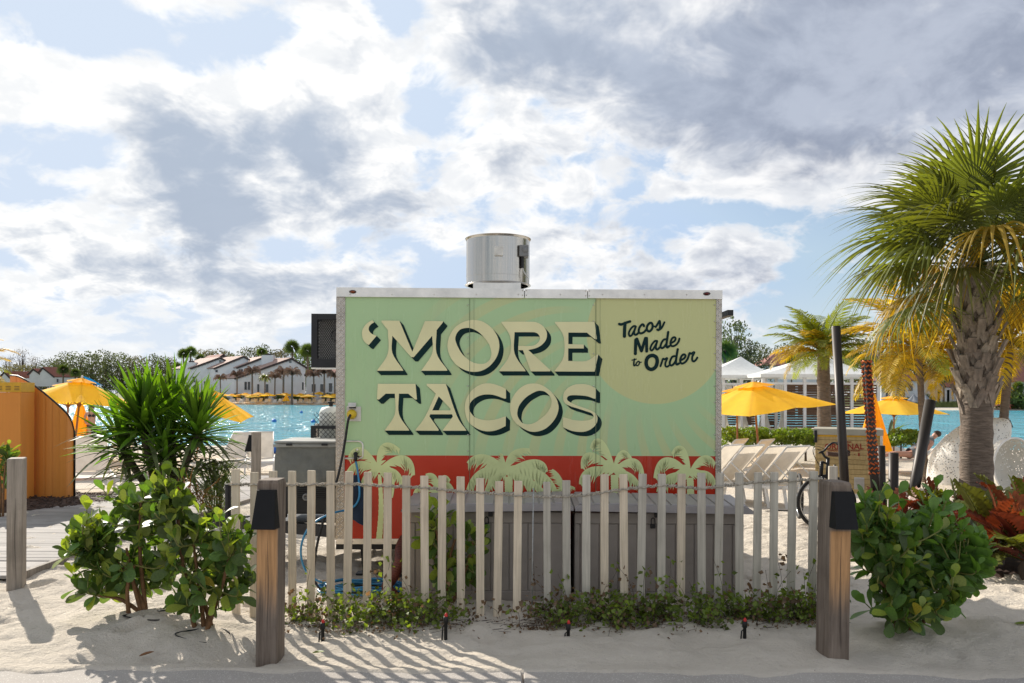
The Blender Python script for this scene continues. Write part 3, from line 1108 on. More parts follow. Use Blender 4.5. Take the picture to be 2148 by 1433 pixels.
def T(u, v, off=0.0):
    du, dv = u - 1074.0, v - VH
    ux, vz = (du + ROLL * dv) / F, (dv - ROLL * du) / F
    y = TC / (1 - TM * ux)
    p = Vector((ux * y, y, H - vz * y))
    return p + TDN * off


tl, tr = T(707, 605), T(1513, 611)
z_top, z_bot = tl.z, T(707, 1140).z
z_red = T(1074, 956).z
DEPTH = 2.05
trailer = thing('food_trailer', (0.15, 7.7, 0), "pale green food trailer lettered 'MORE TACOS in cream", "trailer")
c_sun, e_sun = T(1376, 702), T(1376, 847)
MURAL = mat_mural(c_sun.x, c_sun.z, c_sun.z - e_sun.z, z_red)


def tquad(mb, u0, v0, u1, v1, off, thick):
    """a slab on the printed side between two picture corners"""
    a, b, c, d = T(u0, v0), T(u1, v0), T(u1, v1), T(u0, v1)
    z1, z0 = (a.z + b.z) / 2, (c.z + d.z) / 2
    xa, xb = (a + d) / 2, (b + c) / 2
    vs = []
    for o_ in (off, off - thick):
        for (p, z) in ((xa, z0), (xb, z0), (xb, z1), (xa, z1)):
            q = p + TDN * o_
            vs.append((q.x, q.y, z))
    mb.add(vs, [(0, 1, 2, 3), (7, 6, 5, 4), (0, 4, 5, 1), (1, 5, 6, 2), (2, 6, 7, 3), (3, 7, 4, 0)])
    return mb


# body shell behind the panels
a, b = T(709, 640), T(1511, 640)
back = -TDN * DEPTH
vs = []
for z in (z_bot + 0.02, z_top - 0.02):
    for p in (a - TDN * 0.02, b - TDN * 0.02, b + back, a + back):
        vs.append((p.x, p.y, z))
MB().add(vs, [(0, 1, 2, 3), (7, 6, 5, 4), (0, 4, 5, 1), (1, 5, 6, 2), (2, 6, 7, 3), (3, 7, 4, 0)]).build('body', WHITEPLATE, trailer)
# side sheets: three across, seams between
for (u0, u1, o_) in ((722, 986.2, 0.0), (984.5, 1249.3, 0.0032), (1247.6, 1503, 0.0)):
    tquad(MB(), u0, 622, u1, 1132, o_, 0.004).build('side_panel', MURAL, trailer)
# roof rail in three lengths
for (u0, u1) in ((706.5, 1099.2), (1101, 1231.2), (1233, 1514)):
    m = MB()
    tquad(m, u0, 605 + (u0 - 707) * 0.007, u1, 624.5 + (u0 - 707) * 0.005, 0.022, 0.05)
    m.build('roof_rail', ALU, trailer)
m = MB()
a, b = T(708, 606), T(1512, 612)
vs = [Vector((p.x, p.y, z_top - 0.004 + dz)) for (p, dz) in ((a - TDN * 0.03, 0), (b - TDN * 0.03, 0), ((a + b) / 2 + (b - a) / 2 + back, 0), (a + back, 0))]
vs2 = [v + Vector((0, 0, -0.03)) for v in vs]
m.add(vs + vs2, [(0, 1, 2, 3), (7, 6, 5, 4), (0, 4, 5, 1), (1, 5, 6, 2), (2, 6, 7, 3), (3, 7, 4, 0)])
m.build('roof', WHITEPLATE, trailer)
# corner trims of chequer plate
tquad(MB(), 707, 624, 723.5, 1136, 0.007, 0.03).build('corner_trim', DIAMOND, trailer)
tquad(MB(), 1501, 626, 1513, 1130, 0.007, 0.03).build('corner_trim', DIAMOND, trailer)
m = MB()
m.box((tl.x - 0.006, tl.y, z_bot + 0.03), (tl.x + 0.004, tl.y + DEPTH, z_top - 0.05))
m.build('end_wall', DIAMOND, trailer)
# bottom rail
tquad(MB(), 706, 1130, 1513, 1141, 0.012, 0.06).build('bottom_rail', ALU, trailer)
# rivets along seams and rails (each far too small to pick apart)
m = MB()
spots = [(u, v) for u in (981.5, 1245, 1499) for v in np.arange(640, 950, 34)]
spots += [(u, 618.5) for u in range(735, 1500, 88)] + [(u, 1136) for u in range(740, 1500, 84)]
spots += [(1096, 610), (1096, 620), (1104, 610), (1104, 620), (1228, 611), (1228, 621), (1236, 611), (1236, 621)]
for (u, v) in spots:
    p = T(u, v, 0.004 if 626 < v < 1130 else 0.022)
    m.lathe([(0.0065, 0), (0.0055, 0.003), (0.002, 0.0045)], p, 8, 'Y')
o = m.build('rivets', ALU, trailer, True)
o["kind"] = 'stuff'

# marker lamps
for (u, v, mt) in ((741, 613, AMBER), (1481, 617, REDLENS)):
    p = T(u, v, 0.022)
    m = MB()
    m.lathe([(0.030, 0), (0.030, 0.006), (0.024, 0.008)], p, 24, 'Y')
    for i in range(len(m.v)):
        q = Vector(m.v[i])
        m.v[i] = (p.x + (q.x - p.x) * 1.0, q.y, p.z + (q.z - p.z) * 0.5)
    base = m.build('marker_light', BLACKRUB, trailer, True)
    m = MB()
    m.lathe([(0.022, 0.006), (0.020, 0.012), (0.012, 0.018), (0.0, 0.020)], p, 20, 'Y')
    for i in range(len(m.v)):
        q = Vector(m.v[i])
        m.v[i] = (q.x, q.y, p.z + (q.z - p.z) * 0.5)
    m.build('lens', mt, base, True)

for u in (985.3, 1249.6):
    pts = [T(u, v, 0.0094) for v in (627, 800, 960, 1131)]
    MB().tube(pts, 0.0022, 5).build('seam', SEAL, trailer)
    pts = [T(u + 9, v, 0.0092) for v in (627, 800, 960, 1131)]
    MB().tube(pts, 0.0010, 5).build('seam', SEAL, trailer)

# ---- lettering traced from the side: cream faces over a dark block shadow
K = 10.235
SH = (9.0, 9.1)
LET = {
    'apostrophe': ((750, 660), [[(325, 122), (240, 165), (160, 240), (110, 330), (100, 430), (125, 540), (190, 618), (245, 655), (412, 458), (330, 425), (275, 385), (245, 330), (250, 270), (290, 215), (360, 168)]]),
    'M': ((750, 660), [[(520, 130), (900, 133), (1178, 800), (1450, 140), (1835, 143), (1835, 170), (1700, 335), (1697, 830), (1915, 1165), (1915, 1207), (1385, 1207), (1385, 1185), (1605, 830), (1605, 455), (1210, 915), (1155, 915), (750, 455), (750, 825), (970, 1170), (970, 1207), (437, 1207), (437, 1180), (655, 830), (655, 335), (520, 165)]]),
    'O': ((930, 660), [[(700, 120), (860, 160), (1030, 280), (1140, 430), (1195, 590), (1195, 750), (1135, 930), (1010, 1090), (850, 1195), (680, 1230), (500, 1205), (310, 1105), (175, 950), (105, 790), (90, 640), (130, 470), (240, 290), (400, 175), (560, 125)],
                       [(510, 288), (620, 305), (760, 380), (890, 510), (980, 640), (1025, 780), (1025, 880), (985, 980), (900, 1045), (790, 1060), (660, 1035), (540, 970), (400, 840), (310, 690), (262, 560), (262, 480), (300, 390), (380, 315)]]),
    'R': ((1070, 660), [[(-178, 155), (430, 155), (580, 175), (700, 245), (770, 340), (790, 440), (765, 550), (680, 650), (560, 720), (390, 762), (862, 1190), (862, 1220), (445, 1220), (275, 765), (175, 765), (175, 675), (390, 675), (520, 660), (600, 600), (635, 540), (635, 480), (600, 420), (540, 388), (470, 380), (95, 380), (95, 835), (315, 1180), (315, 1217), (-222, 1217), (-222, 1190), (-3, 850), (-3, 470), (-178, 185)]]),
    'E': ((1070, 660), [[(970, 158), (1810, 158), (1860, 525), (1810, 522), (1645, 390), (1248, 388), (1248, 635), (1580, 645), (1580, 728), (1245, 728), (1245, 995), (1630, 998), (1850, 865), (1890, 862), (1812, 1225), (965, 1222), (965, 1195), (1145, 905), (1145, 470), (970, 190)]]),
    'T': ((780, 790), [[(132, 155), (940, 158), (970, 492), (930, 492), (785, 368), (585, 368), (585, 805), (790, 1125), (790, 1160), (295, 1158), (295, 1130), (497, 805), (497, 368), (300, 368), (160, 492), (112, 490)]]),
    'A': ((780, 790), [[(1180, 155), (1590, 158), (1830, 850), (2015, 1130), (2015, 1163), (1535, 1163), (1535, 1135), (1740, 860), (1725, 810), (1255, 810), (1238, 855), (1425, 1120), (1425, 1163), (950, 1160), (950, 1130), (1140, 870), (1375, 370), (1180, 190)],
                       [(1437, 425), (1690, 690), (1690, 725), (1300, 727)]]),
    'C': ((920, 790), [[(1060, 145), (1200, 165), (1340, 215), (1445, 268), (1448, 470), (1400, 470), (1250, 415), (1130, 388), (980, 388), (850, 425), (740, 495), (675, 580), (655, 660), (675, 750), (760, 855), (860, 905), (1000, 935), (1130, 935), (1260, 910), (1445, 850), (1440, 1060), (1300, 1130), (1180, 1165), (1040, 1175), (890, 1145), (740, 1065), (640, 970), (590, 850), (565, 700), (575, 560), (620, 430), (700, 310), (820, 215), (940, 160)]]),
    'O2': ((1080, 790), [[(410, 148), (540, 170), (680, 245), (800, 350), (890, 480), (930, 600), (935, 700), (900, 830), (830, 950), (720, 1070), (590, 1150), (420, 1187), (270, 1160), (100, 1065), (-10, 960), (-70, 860), (-98, 750), (-102, 640), (-80, 520), (0, 370), (110, 250), (250, 170)],
                         [(560, 305), (650, 330), (745, 415), (780, 500), (780, 590), (740, 700), (650, 820), (520, 930), (400, 1000), (280, 1025), (170, 1000), (100, 930), (60, 850), (52, 770), (80, 650), (150, 540), (260, 430), (400, 345), (480, 312)]]),
    'S': ((1080, 790), [[(1400, 160), (1540, 170), (1660, 210), (1735, 255), (1740, 472), (1690, 472), (1560, 425), (1400, 405), (1230, 400), (1150, 420), (1115, 460), (1130, 510), (1200, 560), (1330, 620), (1500, 675), (1640, 735), (1730, 790), (1768, 870), (1765, 960), (1720, 1050), (1620, 1135), (1500, 1180), (1380, 1187), (1220, 1165), (1035, 1090), (1025, 870), (1120, 895), (1250, 930), (1400, 945), (1540, 942), (1640, 915), (1690, 870), (1680, 820), (1620, 775), (1500, 735), (1330, 680), (1200, 640), (1090, 585), (1045, 520), (1035, 440), (1060, 330), (1140, 240), (1260, 180)]]),
}
for key, ((ou, ov), loops) in LET.items():
    loops = [smooth_corners(lp) for lp in loops]
    px = [[(ou + x / K, ov + y / K) for (x, y) in lp] for lp in loops]
    v2, fs = fill_poly(px)
    m = MB()
    m.add([T(u, v, 0.0088) for (u, v) in v2], fs)
    face = m.build('letter', CREAM, trailer)
    m = MB()
    m.add([T(u + SH[0], v + SH[1], 0.0045) for (u, v) in v2], fs)
    for lp in px:
        n = len(lp)
        vs = [T(u, v, 0.0080) for (u, v) in lp] + [T(u + SH[0], v + SH[1], 0.0047) for (u, v) in lp]
        m.add(vs, [(i, (i + 1) % n, n + (i + 1) % n, n + i) for i in range(n)])
    m.build('letter_shadow', INK, face)

# brush script
KS = 10.774
STROKES = {
    'word_tacos': [
        (30, [(90, 213), (150, 222), (250, 185), (345, 155)]), (38, [(225, 190), (216, 350), (212, 498)]),
        (23, [(468, 268), (420, 262), (350, 330), (312, 420), (330, 482), (375, 468), (420, 390), (462, 300)]), (25, [(468, 268), (432, 390), (440, 445), (480, 455), (525, 415)]),
        (26, [(655, 268), (640, 228), (600, 232), (550, 300), (535, 385), (575, 425), (650, 400), (715, 330)]),
        (27, [(785, 190), (732, 250), (720, 340), (770, 382), (832, 330), (850, 250), (825, 192), (785, 190)]), (20, [(850, 262), (912, 272)]),
        (25, [(915, 285), (965, 210), (1005, 145), (1018, 200), (1015, 290), (985, 352), (948, 335)]), (23, [(985, 352), (1050, 305), (1118, 172)])],
    'word_made': [
        (36, [(458, 890), (470, 565)]), (34, [(490, 545), (595, 825)]), (34, [(595, 830), (690, 530)]), (34, [(712, 530), (715, 835)]),
        (23, [(955, 598), (900, 600), (830, 680), (798, 765), (815, 810), (850, 797), (900, 720), (945, 630)]), (25, [(952, 610), (920, 720), (935, 782), (970, 782), (1012, 740)]),
        (25, [(1155, 558), (1100, 570), (1050, 640), (1028, 720), (1060, 757), (1110, 730), (1165, 650)]), (27, [(1202, 390), (1172, 600), (1162, 700), (1182, 742), (1228, 710)]),
        (24, [(1262, 645), (1340, 602), (1368, 545), (1340, 512), (1290, 540), (1255, 620), (1260, 690), (1300, 715), (1370, 690), (1430, 620), (1455, 540)])],
    'word_to': [
        (13, [(380, 1032), (482, 1006)]), (19, [(442, 1003), (425, 1090), (432, 1155), (472, 1130)]),
        (15, [(522, 1056), (482, 1100), (482, 1146), (518, 1150), (550, 1105), (545, 1062), (522, 1056)]), (12, [(548, 1085), (596, 1076)])],
    'word_order': [
        (42, [(850, 922), (925, 960), (953, 1050), (930, 1160), (872, 1222), (800, 1237), (730, 1190), (703, 1100), (722, 1000), (780, 940), (850, 922)]),
        (23, [(1026, 1170), (1060, 1070), (1085, 1000), (1120, 1012), (1178, 985), (1140, 1090), (1140, 1160), (1180, 1178), (1245, 1130)]),
        (25, [(1352, 938), (1290, 960), (1245, 1050), (1238, 1120), (1275, 1152), (1330, 1110), (1385, 1020)]), (27, [(1417, 780), (1387, 960), (1376, 1080), (1396, 1127), (1445, 1105)]),
        (25, [(1480, 1035), (1560, 990), (1592, 932), (1560, 900), (1510, 930), (1475, 1010), (1480, 1080), (1520, 1107), (1590, 1070), (1642, 1000)]),
        (25, [(1642, 1000), (1665, 930), (1688, 872), (1720, 885), (1792, 850), (1748, 950), (1745, 1030), (1780, 1058), (1830, 1020), (1860, 970)])],
}
for name, sts in STROKES.items():
    m = MB()
    for wd, pts in sts:
        sp = spline([(x, y, 0) for (x, y) in pts], 7)
        wp = [T(1290 + q.x / KS, 660 + q.y / KS, 0.0042) for q in sp]
        rad = wd / KS / 248.0
        rr = [rad] * len(wp)
        d0, d1 = (wp[0] - wp[1]).normalized(), (wp[-1] - wp[-2]).normalized()
        wp = [wp[0] + d0 * rad * 0.75, wp[0] + d0 * rad * 0.45] + wp + [wp[-1] + d1 * rad * 0.45, wp[-1] + d1 * rad * 0.75]
        rr = [rad * 0.35, rad * 0.8] + rr + [rad * 0.8, rad * 0.35]
        m.tube(wp, rr, 10, True, (TDN, 0.04))
    m.build(name, INK, trailer)

# ---- printed palms
def print_frond(mb, c, via, tip, wd, off, teeth=15):
    c, via, tip = Vector(c), Vector(via), Vector(tip)
    up, lo = [], []
    n = teeth * 2
    # pull the bow so that the curve passes the 'via' point at mid length
    ctl = 2 * via - 0.5 * (c + tip)
    sgn = 1 if (tip - c).x * 1.0 >= 0 else -1
    for i in range(n + 1):
        t = i / n
        q = (1 - t) ** 2 * c + 2 * t * (1 - t) * ctl + t * t * tip
        d = (2 * (1 - t) * (ctl - c) + 2 * t * (tip - ctl)).normalized()
        nn = Vector((d.y, -d.x)) * sgn
        wloc = wd * (0.25 + 0.75 * math.sin(math.pi * min(1, t * 0.85 + 0.12)))
        up.append(q + nn * wloc * 0.45)
        if i % 2 == 0:
            lo.append(q - nn * wloc * 0.35)
        else:
            lo.append(q - nn * wloc * (1.15 + 0.35 * math.sin(i * 2.3)) + d * wd * 0.55 + Vector((0, wd * 0.12)))
    for i in range(n):
        a_, b_, c_, d_ = up[i], up[i + 1], lo[i + 1], lo[i]
        mb.add([T(p.x, p.y, off) for p in (a_, b_, c_, d_)], [(0, 1, 2), (0, 2, 3)])


PALMS = [
    ((795, 987), [((757, 946), (731, 965)), ((757, 974), (729, 990)), ((805, 938), (839, 944)), ((846, 963), (868, 997)), ((827, 991), (846, 1018)), ((768, 1004), (760, 1044)), ((818, 1002), (822, 1044))], (796, 995, 795, 1134, 7, 13)),
    ((1064, 990), [((1016, 962), (981, 972)), ((1014, 992), (981, 1028)), ((1076, 955), (1111, 943)), ((1055, 969), (1053, 952)), ((1122, 972), (1146, 990)), ((1123, 994), (1165, 1028)), ((1037, 1005), (1018, 1034)), ((1103, 1008), (1140, 1030))], (1066, 1000, 1068, 1060, 16, 16)),
    ((1288, 988), [((1260, 930), (1239, 941)), ((1238, 956), (1221, 983)), ((1303, 951), (1324, 961)), ((1328, 968), (1349, 996)), ((1238, 989), (1217, 1016)), ((1320, 999), (1342, 1021))], (1289, 996, 1290, 1060, 16, 16)),
    ((1446, 996), [((1431, 944), (1409, 952)), ((1398, 967), (1373, 1003)), ((1475, 962), (1500, 974)), ((1482, 995), (1500, 1017)), ((1402, 1004), (1379, 1032))], (1447, 1002, 1449, 1060, 14, 16)),
    ((1182, 1030), [((1172, 1004), (1158, 985)), ((1192, 1022), (1206, 1024)), ((1168, 1030), (1156, 1044))], (1182, 1030, 1182, 1060, 7, 8)),
    ((917, 1040), [((890, 1020), (868, 1036)), ((912, 1004), (893, 996)), ((935, 1016), (952, 1030)), ((928, 1004), (944, 1008))], (917, 1040, 917, 1070, 7, 8)),
]
for pi, (c, fr, tk) in enumerate(PALMS):
    m = MB()
    for k, (via, tip) in enumerate(fr):
        ln = math.hypot(tip[0] - c[0], tip[1] - c[1])
        print_frond(m, c, via, tip, ln * 0.21 + 2, 0.0041 + 0.0003 * k, 13)
    u0, v0, u1, v1, w0, w1 = tk
    n = 24
    for k in range(n):
        t, t2 = k / n, (k + 1) / n
        e0 = w0 + (w1 - w0) * t + (1.1 if k % 2 else -0.3)
        e1 = w0 + (w1 - w0) * t2 - 0.3
        a_, b_ = u0 + (u1 - u0) * t, u0 + (u1 - u0) * t2
        bow = -4 * math.sin(math.pi * t) if pi == 0 else 0
        bow2 = -4 * math.sin(math.pi * t2) if pi == 0 else 0
        m.add([T(q, r, 0.0066) for (q, r) in ((a_ - e0 / 2 - bow, v0 + (v1 - v0) * t), (a_ + e0 / 2 - bow, v0 + (v1 - v0) * t), (b_ + e1 / 2 - bow2, v0 + (v1 - v0) * t2), (b_ - e1 / 2 - bow2, v0 + (v1 - v0) * t2))], [(0, 1, 2, 3)])
    m.build('printed_palm', PALMINK, trailer)

# ---- fittings on the side
inlet = tquad(MB(), 727.5, 853, 757.5, 883.5, 0.014, 0.02).build('power_inlet', WHITEPLATE, trailer)
m = MB()
a = T(731, 853.5, 0.016)
m.box((a.x, a.y - 0.045, a.z), (a.x + 0.068, a.y, a.z + 0.008))
m.box((a.x, a.y - 0.003, a.z), (a.x + 0.068, a.y, a.z + 0.036))
m.build('flap', WHITEPLATE, inlet)
p = T(735, 866, 0.016)
MB().box((p.x - 0.008, p.y - 0.004, p.z + 0.038), (p.x + 0.05, p.y, p.z + 0.052)).build('socket_hood', BLACKRUB, inlet)
# access hatch with rounded frame, lock and water inlet
m = MB()
pts = [T(u, v, 0.008) for (u, v) in ((724, 925.5), (752, 925.5), (757, 927), (760.5, 930.5), (761.5, 935), (761.5, 955), (760, 960), (754, 961.5), (724, 961.5))]
m.tube(pts, 0.0075, 8)
hatch = m.build('access_hatch', ALU, trailer, True)
m = MB()
m.lathe([(0.010, 0), (0.010, 0.006), (0.007, 0.008), (0.0, 0.008)], T(749.5, 943.5, 0.004), 16, 'Y')
m.build('lock', ALU, hatch, True)
m = MB()
pa = T(747, 952, 0.01)
m.lathe([(0.017, 0), (0.017, 0.03), (0.012, 0.034), (0.0, 0.034)], pa, 14, 'Y')
m.tube([pa + Vector((0, -0.02, 0.004)), pa + Vector((0.002, -0.03, -0.03)), pa + Vector((0.004, -0.03, -0.06))], [0.016, 0.015, 0.012], 10)
m.tube([pa + Vector((0.0, -0.025, -0.02)), pa + Vector((0.035, -0.028, -0.022))], 0.006, 8)
m.build('water_inlet', BLACKRUB, hatch, True)
# underframe, stabiliser jack, wheel
m = MB()
for (ya, zz) in ((0.12, 0), (1.7, 0)):
    a, b = T(700, 1150) - TDN * ya, T(1500, 1150) - TDN * ya
    m.bar((a.x, a.y, z_bot - 0.035), (b.x, b.y, z_bot - 0.035), 0.05, 0.07)
for u in range(740, 1500, 95):
    a = T(u, 1150) - TDN * 0.12
    b = T(u, 1150) - TDN * 1.7
    m.bar((a.x, a.y, z_bot - 0.025), (b.x, b.y, z_bot - 0.025), 0.04, 0.05)
m.build('chassis', BLACK, trailer)
for (u, dp) in ((753, 0.32), (1440, 0.32), (753, 1.6), (1440, 1.6)):
    a = T(u, 1143) - TDN * dp
    m = MB()
    m.bar((a.x - 0.02, a.y, z_bot - 0.01), (a.x + 0.004, a.y, 0.03), 0.045, 0.05, (0, 1, 0))
    m.bar((a.x + 0.035, a.y + 0.04, z_bot - 0.01), (a.x - 0.01, a.y + 0.04, 0.06), 0.03, 0.03, (0, 1, 0))
    m.box((a.x - 0.07, a.y - 0.06, 0.0), (a.x + 0.07, a.y + 0.08, 0.025))
    m.box((a.x - 0.05, a.y - 0.03, z_bot - 0.11), (a.x + 0.05, a.y + 0.05, z_bot - 0.02))
    m.build('stabiliser_jack', BLACK, trailer)
for (u) in (1010, 1190):
    for dp in (0.10, 1.75):
        a = T(u, 1143) - TDN * (dp + 0.1)
        m = MB()
        m.lathe([(0.18, -0.08), (0.29, -0.085), (0.315, -0.05), (0.315, 0.05), (0.29, 0.085), (0.18, 0.08)], (a.x, a.y, 0.315), 28, 'Y')
        wh = m.build('wheel', TYRE, trailer, True)
        m = MB()
        m.lathe([(0.0, 0.05), (0.06, 0.055), (0.07, 0.03), (0.17, 0.04), (0.185, 0.07)], (a.x, a.y, 0.315), 24, 'Y')
        m.build('rim', WHITEALU, wh, True)
# tongue
m = MB()
la, lb = T(709, 1120) - TDN * 0.35, T(709, 1120) - TDN * 1.7
hitch = (la + lb) / 2 + Vector((-1.25, 0, 0))
zt = z_bot + 0.03
for q in (la, lb):
    m.bar((q.x, q.y, zt), (hitch.x, hitch.y, zt - 0.02), 0.06, 0.1)
m.bar((hitch.x + 0.1, hitch.y, zt - 0.02), (hitch.x - 0.2, hitch.y, zt - 0.02), 0.07, 0.08)
m.box((hitch.x + 0.25, hitch.y - 0.42, zt + 0.045), (la.x, hitch.y + 0.42, zt + 0.06))
m.tube([(hitch.x - 0.02, hitch.y, zt + 0.35), (hitch.x - 0.02, hitch.y, 0.02)], 0.03, 10)
m.build('tongue', BLACK, trailer)
# cage on the end wall, expanded mesh over a frame
cu0, cv0, cv1 = 653, 658, 775
ya, yb = 6.78, 6.96
A = P(cu0, cv0, ya)
Bz = P(cu0, cv1, ya).z
xr = tl.x - 0.008
m = MB()
fw = 0.05
x0, x1, z0, z1 = A.x, xr, Bz + 0.02, A.z
for yy in (ya, yb):
    m.box((x0, yy, z0), (x0 + fw, yy + 0.03, z1))
    m.box((x0 + fw, yy + 0.002, z1 - fw), (x1, yy + 0.03, z1))
    m.box((x0 + fw, yy + 0.002, z0), (x1, yy + 0.03, z0 + fw + 0.02))
for zz in (z0 + 0.002, z1 - fw):
    m.box((x0 + 0.002, ya + 0.03, zz), (x0 + fw, yb, zz + fw - 0.002))
m.box((x0 + 0.006, ya + 0.012, z1 - 0.012), (x1, yb, z1 - 0.004))
m.box((x0 + 0.006, ya + 0.012, z0 + 0.004), (x1, yb, z0 + 0.012))
cage = m.build('cage', BLACK, trailer)
m = MB()


def expanded(mb, o_, ex, ez, nx, nz, r):
    """diamond mesh of wires in the plane spanned by ex, ez"""
    for i in range(nx):
        for j in range(nz):
            cx_, cz_ = (i + 0.5) / nx, (j + 0.5) / nz
            c_ = o_ + ex * cx_ + ez * cz_
            hx, hz = ex / nx / 2, ez / nz / 2
            for (p_, q_) in ((c_ - hx, c_ + hz), (c_ + hz, c_ + hx), (c_ + hx, c_ - hz), (c_ - hz, c_ - hx)):
                mb.bar(p_, q_, r, r, ex.cross(ez))


expanded(m, Vector((x0 + fw, ya + 0.012, z0 + fw)), Vector((x1 - x0 - fw, 0, 0)), Vector((0, 0, z1 - z0 - 2 * fw)), 11, 13, 0.004)
expanded(m, Vector((x0 + 0.012, ya + 0.03, z0 + fw)), Vector((0, yb - ya - 0.03, 0)), Vector((0, 0, z1 - z0 - 2 * fw)), 7, 13, 0.004)
o = m.build('expanded_mesh', BLACK, cage)
o["kind"] = 'stuff'
m = MB()
m.lathe([(0.05, 0.0), (0.055, 0.012), (0.05, 0.024)], (x1 - 0.03, yb - 0.03, z0 + 0.28), 20, 'Y')
m.build('vent_dial', BLACK, cage)
MB().box((x0 + 0.02, yb - 0.012, z0 + 0.03), (x1, yb + 0.3, z1 - 0.03), 0.01).build('vent_unit', WHITEPLATE, cage)
m = MB()
m.box((x0 - 0.005, ya + 0.02, z0 - 0.014), (x1, yb + 0.03, z0 - 0.004))
m.build('drip_tray', ALU, cage)
a = P(1514, 655, 7.2)
MB().box((a.x, 7.0, a.z - 0.05), (a.x + 0.05, 7.5, a.z)).build('awning_bracket', BLACK, trailer)

# roof exhaust fan
fc = T(1044.5, 600) - TDN * 0.55
fy = fc.y
s = F / fy
fx = P(1044.5, 560, fy).x
frad = (1111 - 979) / 2 / s
fz0, fz1 = P(1044, 598, fy).z, P(1044, 505, fy).z
m = MB()
m.lathe([(frad, fz0), (frad, fz0 + 0.06), (frad + 0.002, fz0 + 0.061), (frad + 0.002, fz1 - 0.01), (frad + 0.012, fz1 + 0.004), (frad + 0.014, fz1 + 0.010), (frad + 0.006, fz1 + 0.012), (frad * 0.55, fz1 + 0.028), (frad * 0.45, fz1 + 0.045), (0.02, fz1 + 0.052), (0.0, fz1 + 0.052)], (fx, fy, 0), 64)
fan = m.build('exhaust_fan', STEEL, trailer, True)
smooth_by_angle(fan, 30)
m = MB()
m.lathe([(frad - 0.01, fz0 - 0.012), (frad + 0.012, fz0 - 0.010), (frad + 0.014, fz0 - 0.004), (frad, fz0 + 0.002)], (fx, fy, 0), 64)
m.build('flange', STEEL, fan, True)
m = MB()
m.box((fx - frad * 0.74, fy - frad * 0.95, z_top - 0.01), (fx + frad * 0.72, fy + frad * 0.9, fz0 - 0.012), 0.004)
m.build('curb', ALU, fan)
m = MB()
bx = P(1046.5, 527, fy - frad)
m.box((bx.x - 0.038, bx.y - 0.03, bx.z - 0.042), (bx.x + 0.038, bx.y + 0.05, bx.z + 0.042), 0.004)
m.build('junction_box', WHITEPLATE, fan)
m = MB()
bx = P(1098.5, 528, fy - frad * 0.62)
m.box((bx.x - 0.040, bx.y - 0.06, bx.z - 0.05), (bx.x + 0.042, bx.y + 0.08, bx.z + 0.05), 0.004)
sw = m.build('switch_box', GREYBOX, fan)
m = MB()
m.tube([(bx.x - 0.012, bx.y - 0.03, bx.z - 0.05), (bx.x - 0.012, bx.y - 0.03, bx.z - 0.15)], 0.014, 10)
m.build('cable_gland', BLACKRUB, fan)
m = MB()
m.tube(spline([(bx.x - 0.012, bx.y - 0.03, bx.z - 0.15), (bx.x + 0.01, bx.y - 0.04, bx.z - 0.2), (bx.x + 0.04, bx.y - 0.03, bx.z - 0.24), (bx.x + 0.045, bx.y - 0.02, bx.z - 0.31)], 5), 0.005, 6)
m.build('fan_cable', WHITEPLATE, fan, True)
m = MB()
m.lathe([(0.028, 0), (0.028, 0.006), (0.0, 0.008)], (bx.x + 0.012, bx.y - 0.06, bx.z + 0.008), 18, 'Y')
m.build('switch_dial', GREYBOX, fan, True)
# ------------------------------------------------------------------ generator, gas bottle, cords and hoses
gy = 7.25
ga, gb = P(578, 930, gy), P(704, 1000, gy)
gtop, gmid, gbot = P(600, 930, gy).z, P(600, 1018, gy).z, P(600, 1084, gy).z
gen = thing('generator', ((ga.x + gb.x) / 2, gy + 0.3, gbot), "portable generator under a wrinkled grey cover on the trailer tongue", "generator")
gx0, gx1, gd = ga.x, min(gb.x, tl.x - 0.03), 0.62
m = MB()


def cov(i, j, x0=gx0, x1=gx1):
    # skirt of the cover, unrolled round four sides
    per = [(x0, gy), (x1, gy), (x1, gy + gd), (x0, gy + gd), (x0, gy)]
    t = i * 4
    k = min(int(t), 3)
    fx_, fy_ = per[k][0] + (per[k + 1][0] - per[k][0]) * (t - k), per[k][1] + (per[k + 1][1] - per[k][1]) * (t - k)
    z = gtop + (gmid - gtop) * j
    wob = 0.018 * mnoise.noise(Vector((fx_ * 7, fy_ * 7, z * 5))) + 0.010 * mnoise.noise(Vector((fx_ * 19, fy_ * 19, z * 11)))
    out = 1.0 + 0.03 * j
    cx_, cy_ = (x0 + x1) / 2, gy + gd / 2
    return (cx_ + (fx_ - cx_) * out + wob, cy_ + (fy_ - cy_) * out - wob * (1 if fy_ < cy_ else -1), z + (0.02 * math.sin(t * 5) * j))


m.sheet(cov, 80, 16)
skirt = m.build('cover', COVER, gen, True)
m = MB()
m.box((gx0 - 0.012, gy - 0.012, gtop - 0.005), (gx1 + 0.01, gy + gd + 0.01, gtop + 0.02), 0.008)
m.box((gx0 - 0.016, gy - 0.018, gtop - 0.035), (gx1 + 0.012, gy - 0.006, gtop - 0.008), 0.003)
m.build('cover_lid', COVERTOP, skirt)
for u in (607, 681):
    q = P(u, 932, gy - 0.02)
    MB().box((q.x - 0.028, q.y - 0.012, q.z - 0.012), (q.x + 0.028, q.y, q.z + 0.008), 0.003).build('clasp', BLACK, skirt)
m = MB()
m.box((gx0 + 0.02, gy + 0.02, gbot + 0.02), (gx1 - 0.01, gy + gd - 0.02, gmid + 0.06), 0.015)
for k in range(7):
    m.box((gx0 + 0.20, gy + 0.008, gmid - 0.02 - k * 0.018), (gx1 - 0.1, gy + 0.02, gmid - 0.012 - k * 0.018))
m.build('engine_housing', BLACK, gen)
m = MB()
q = P(642, 1043, gy)
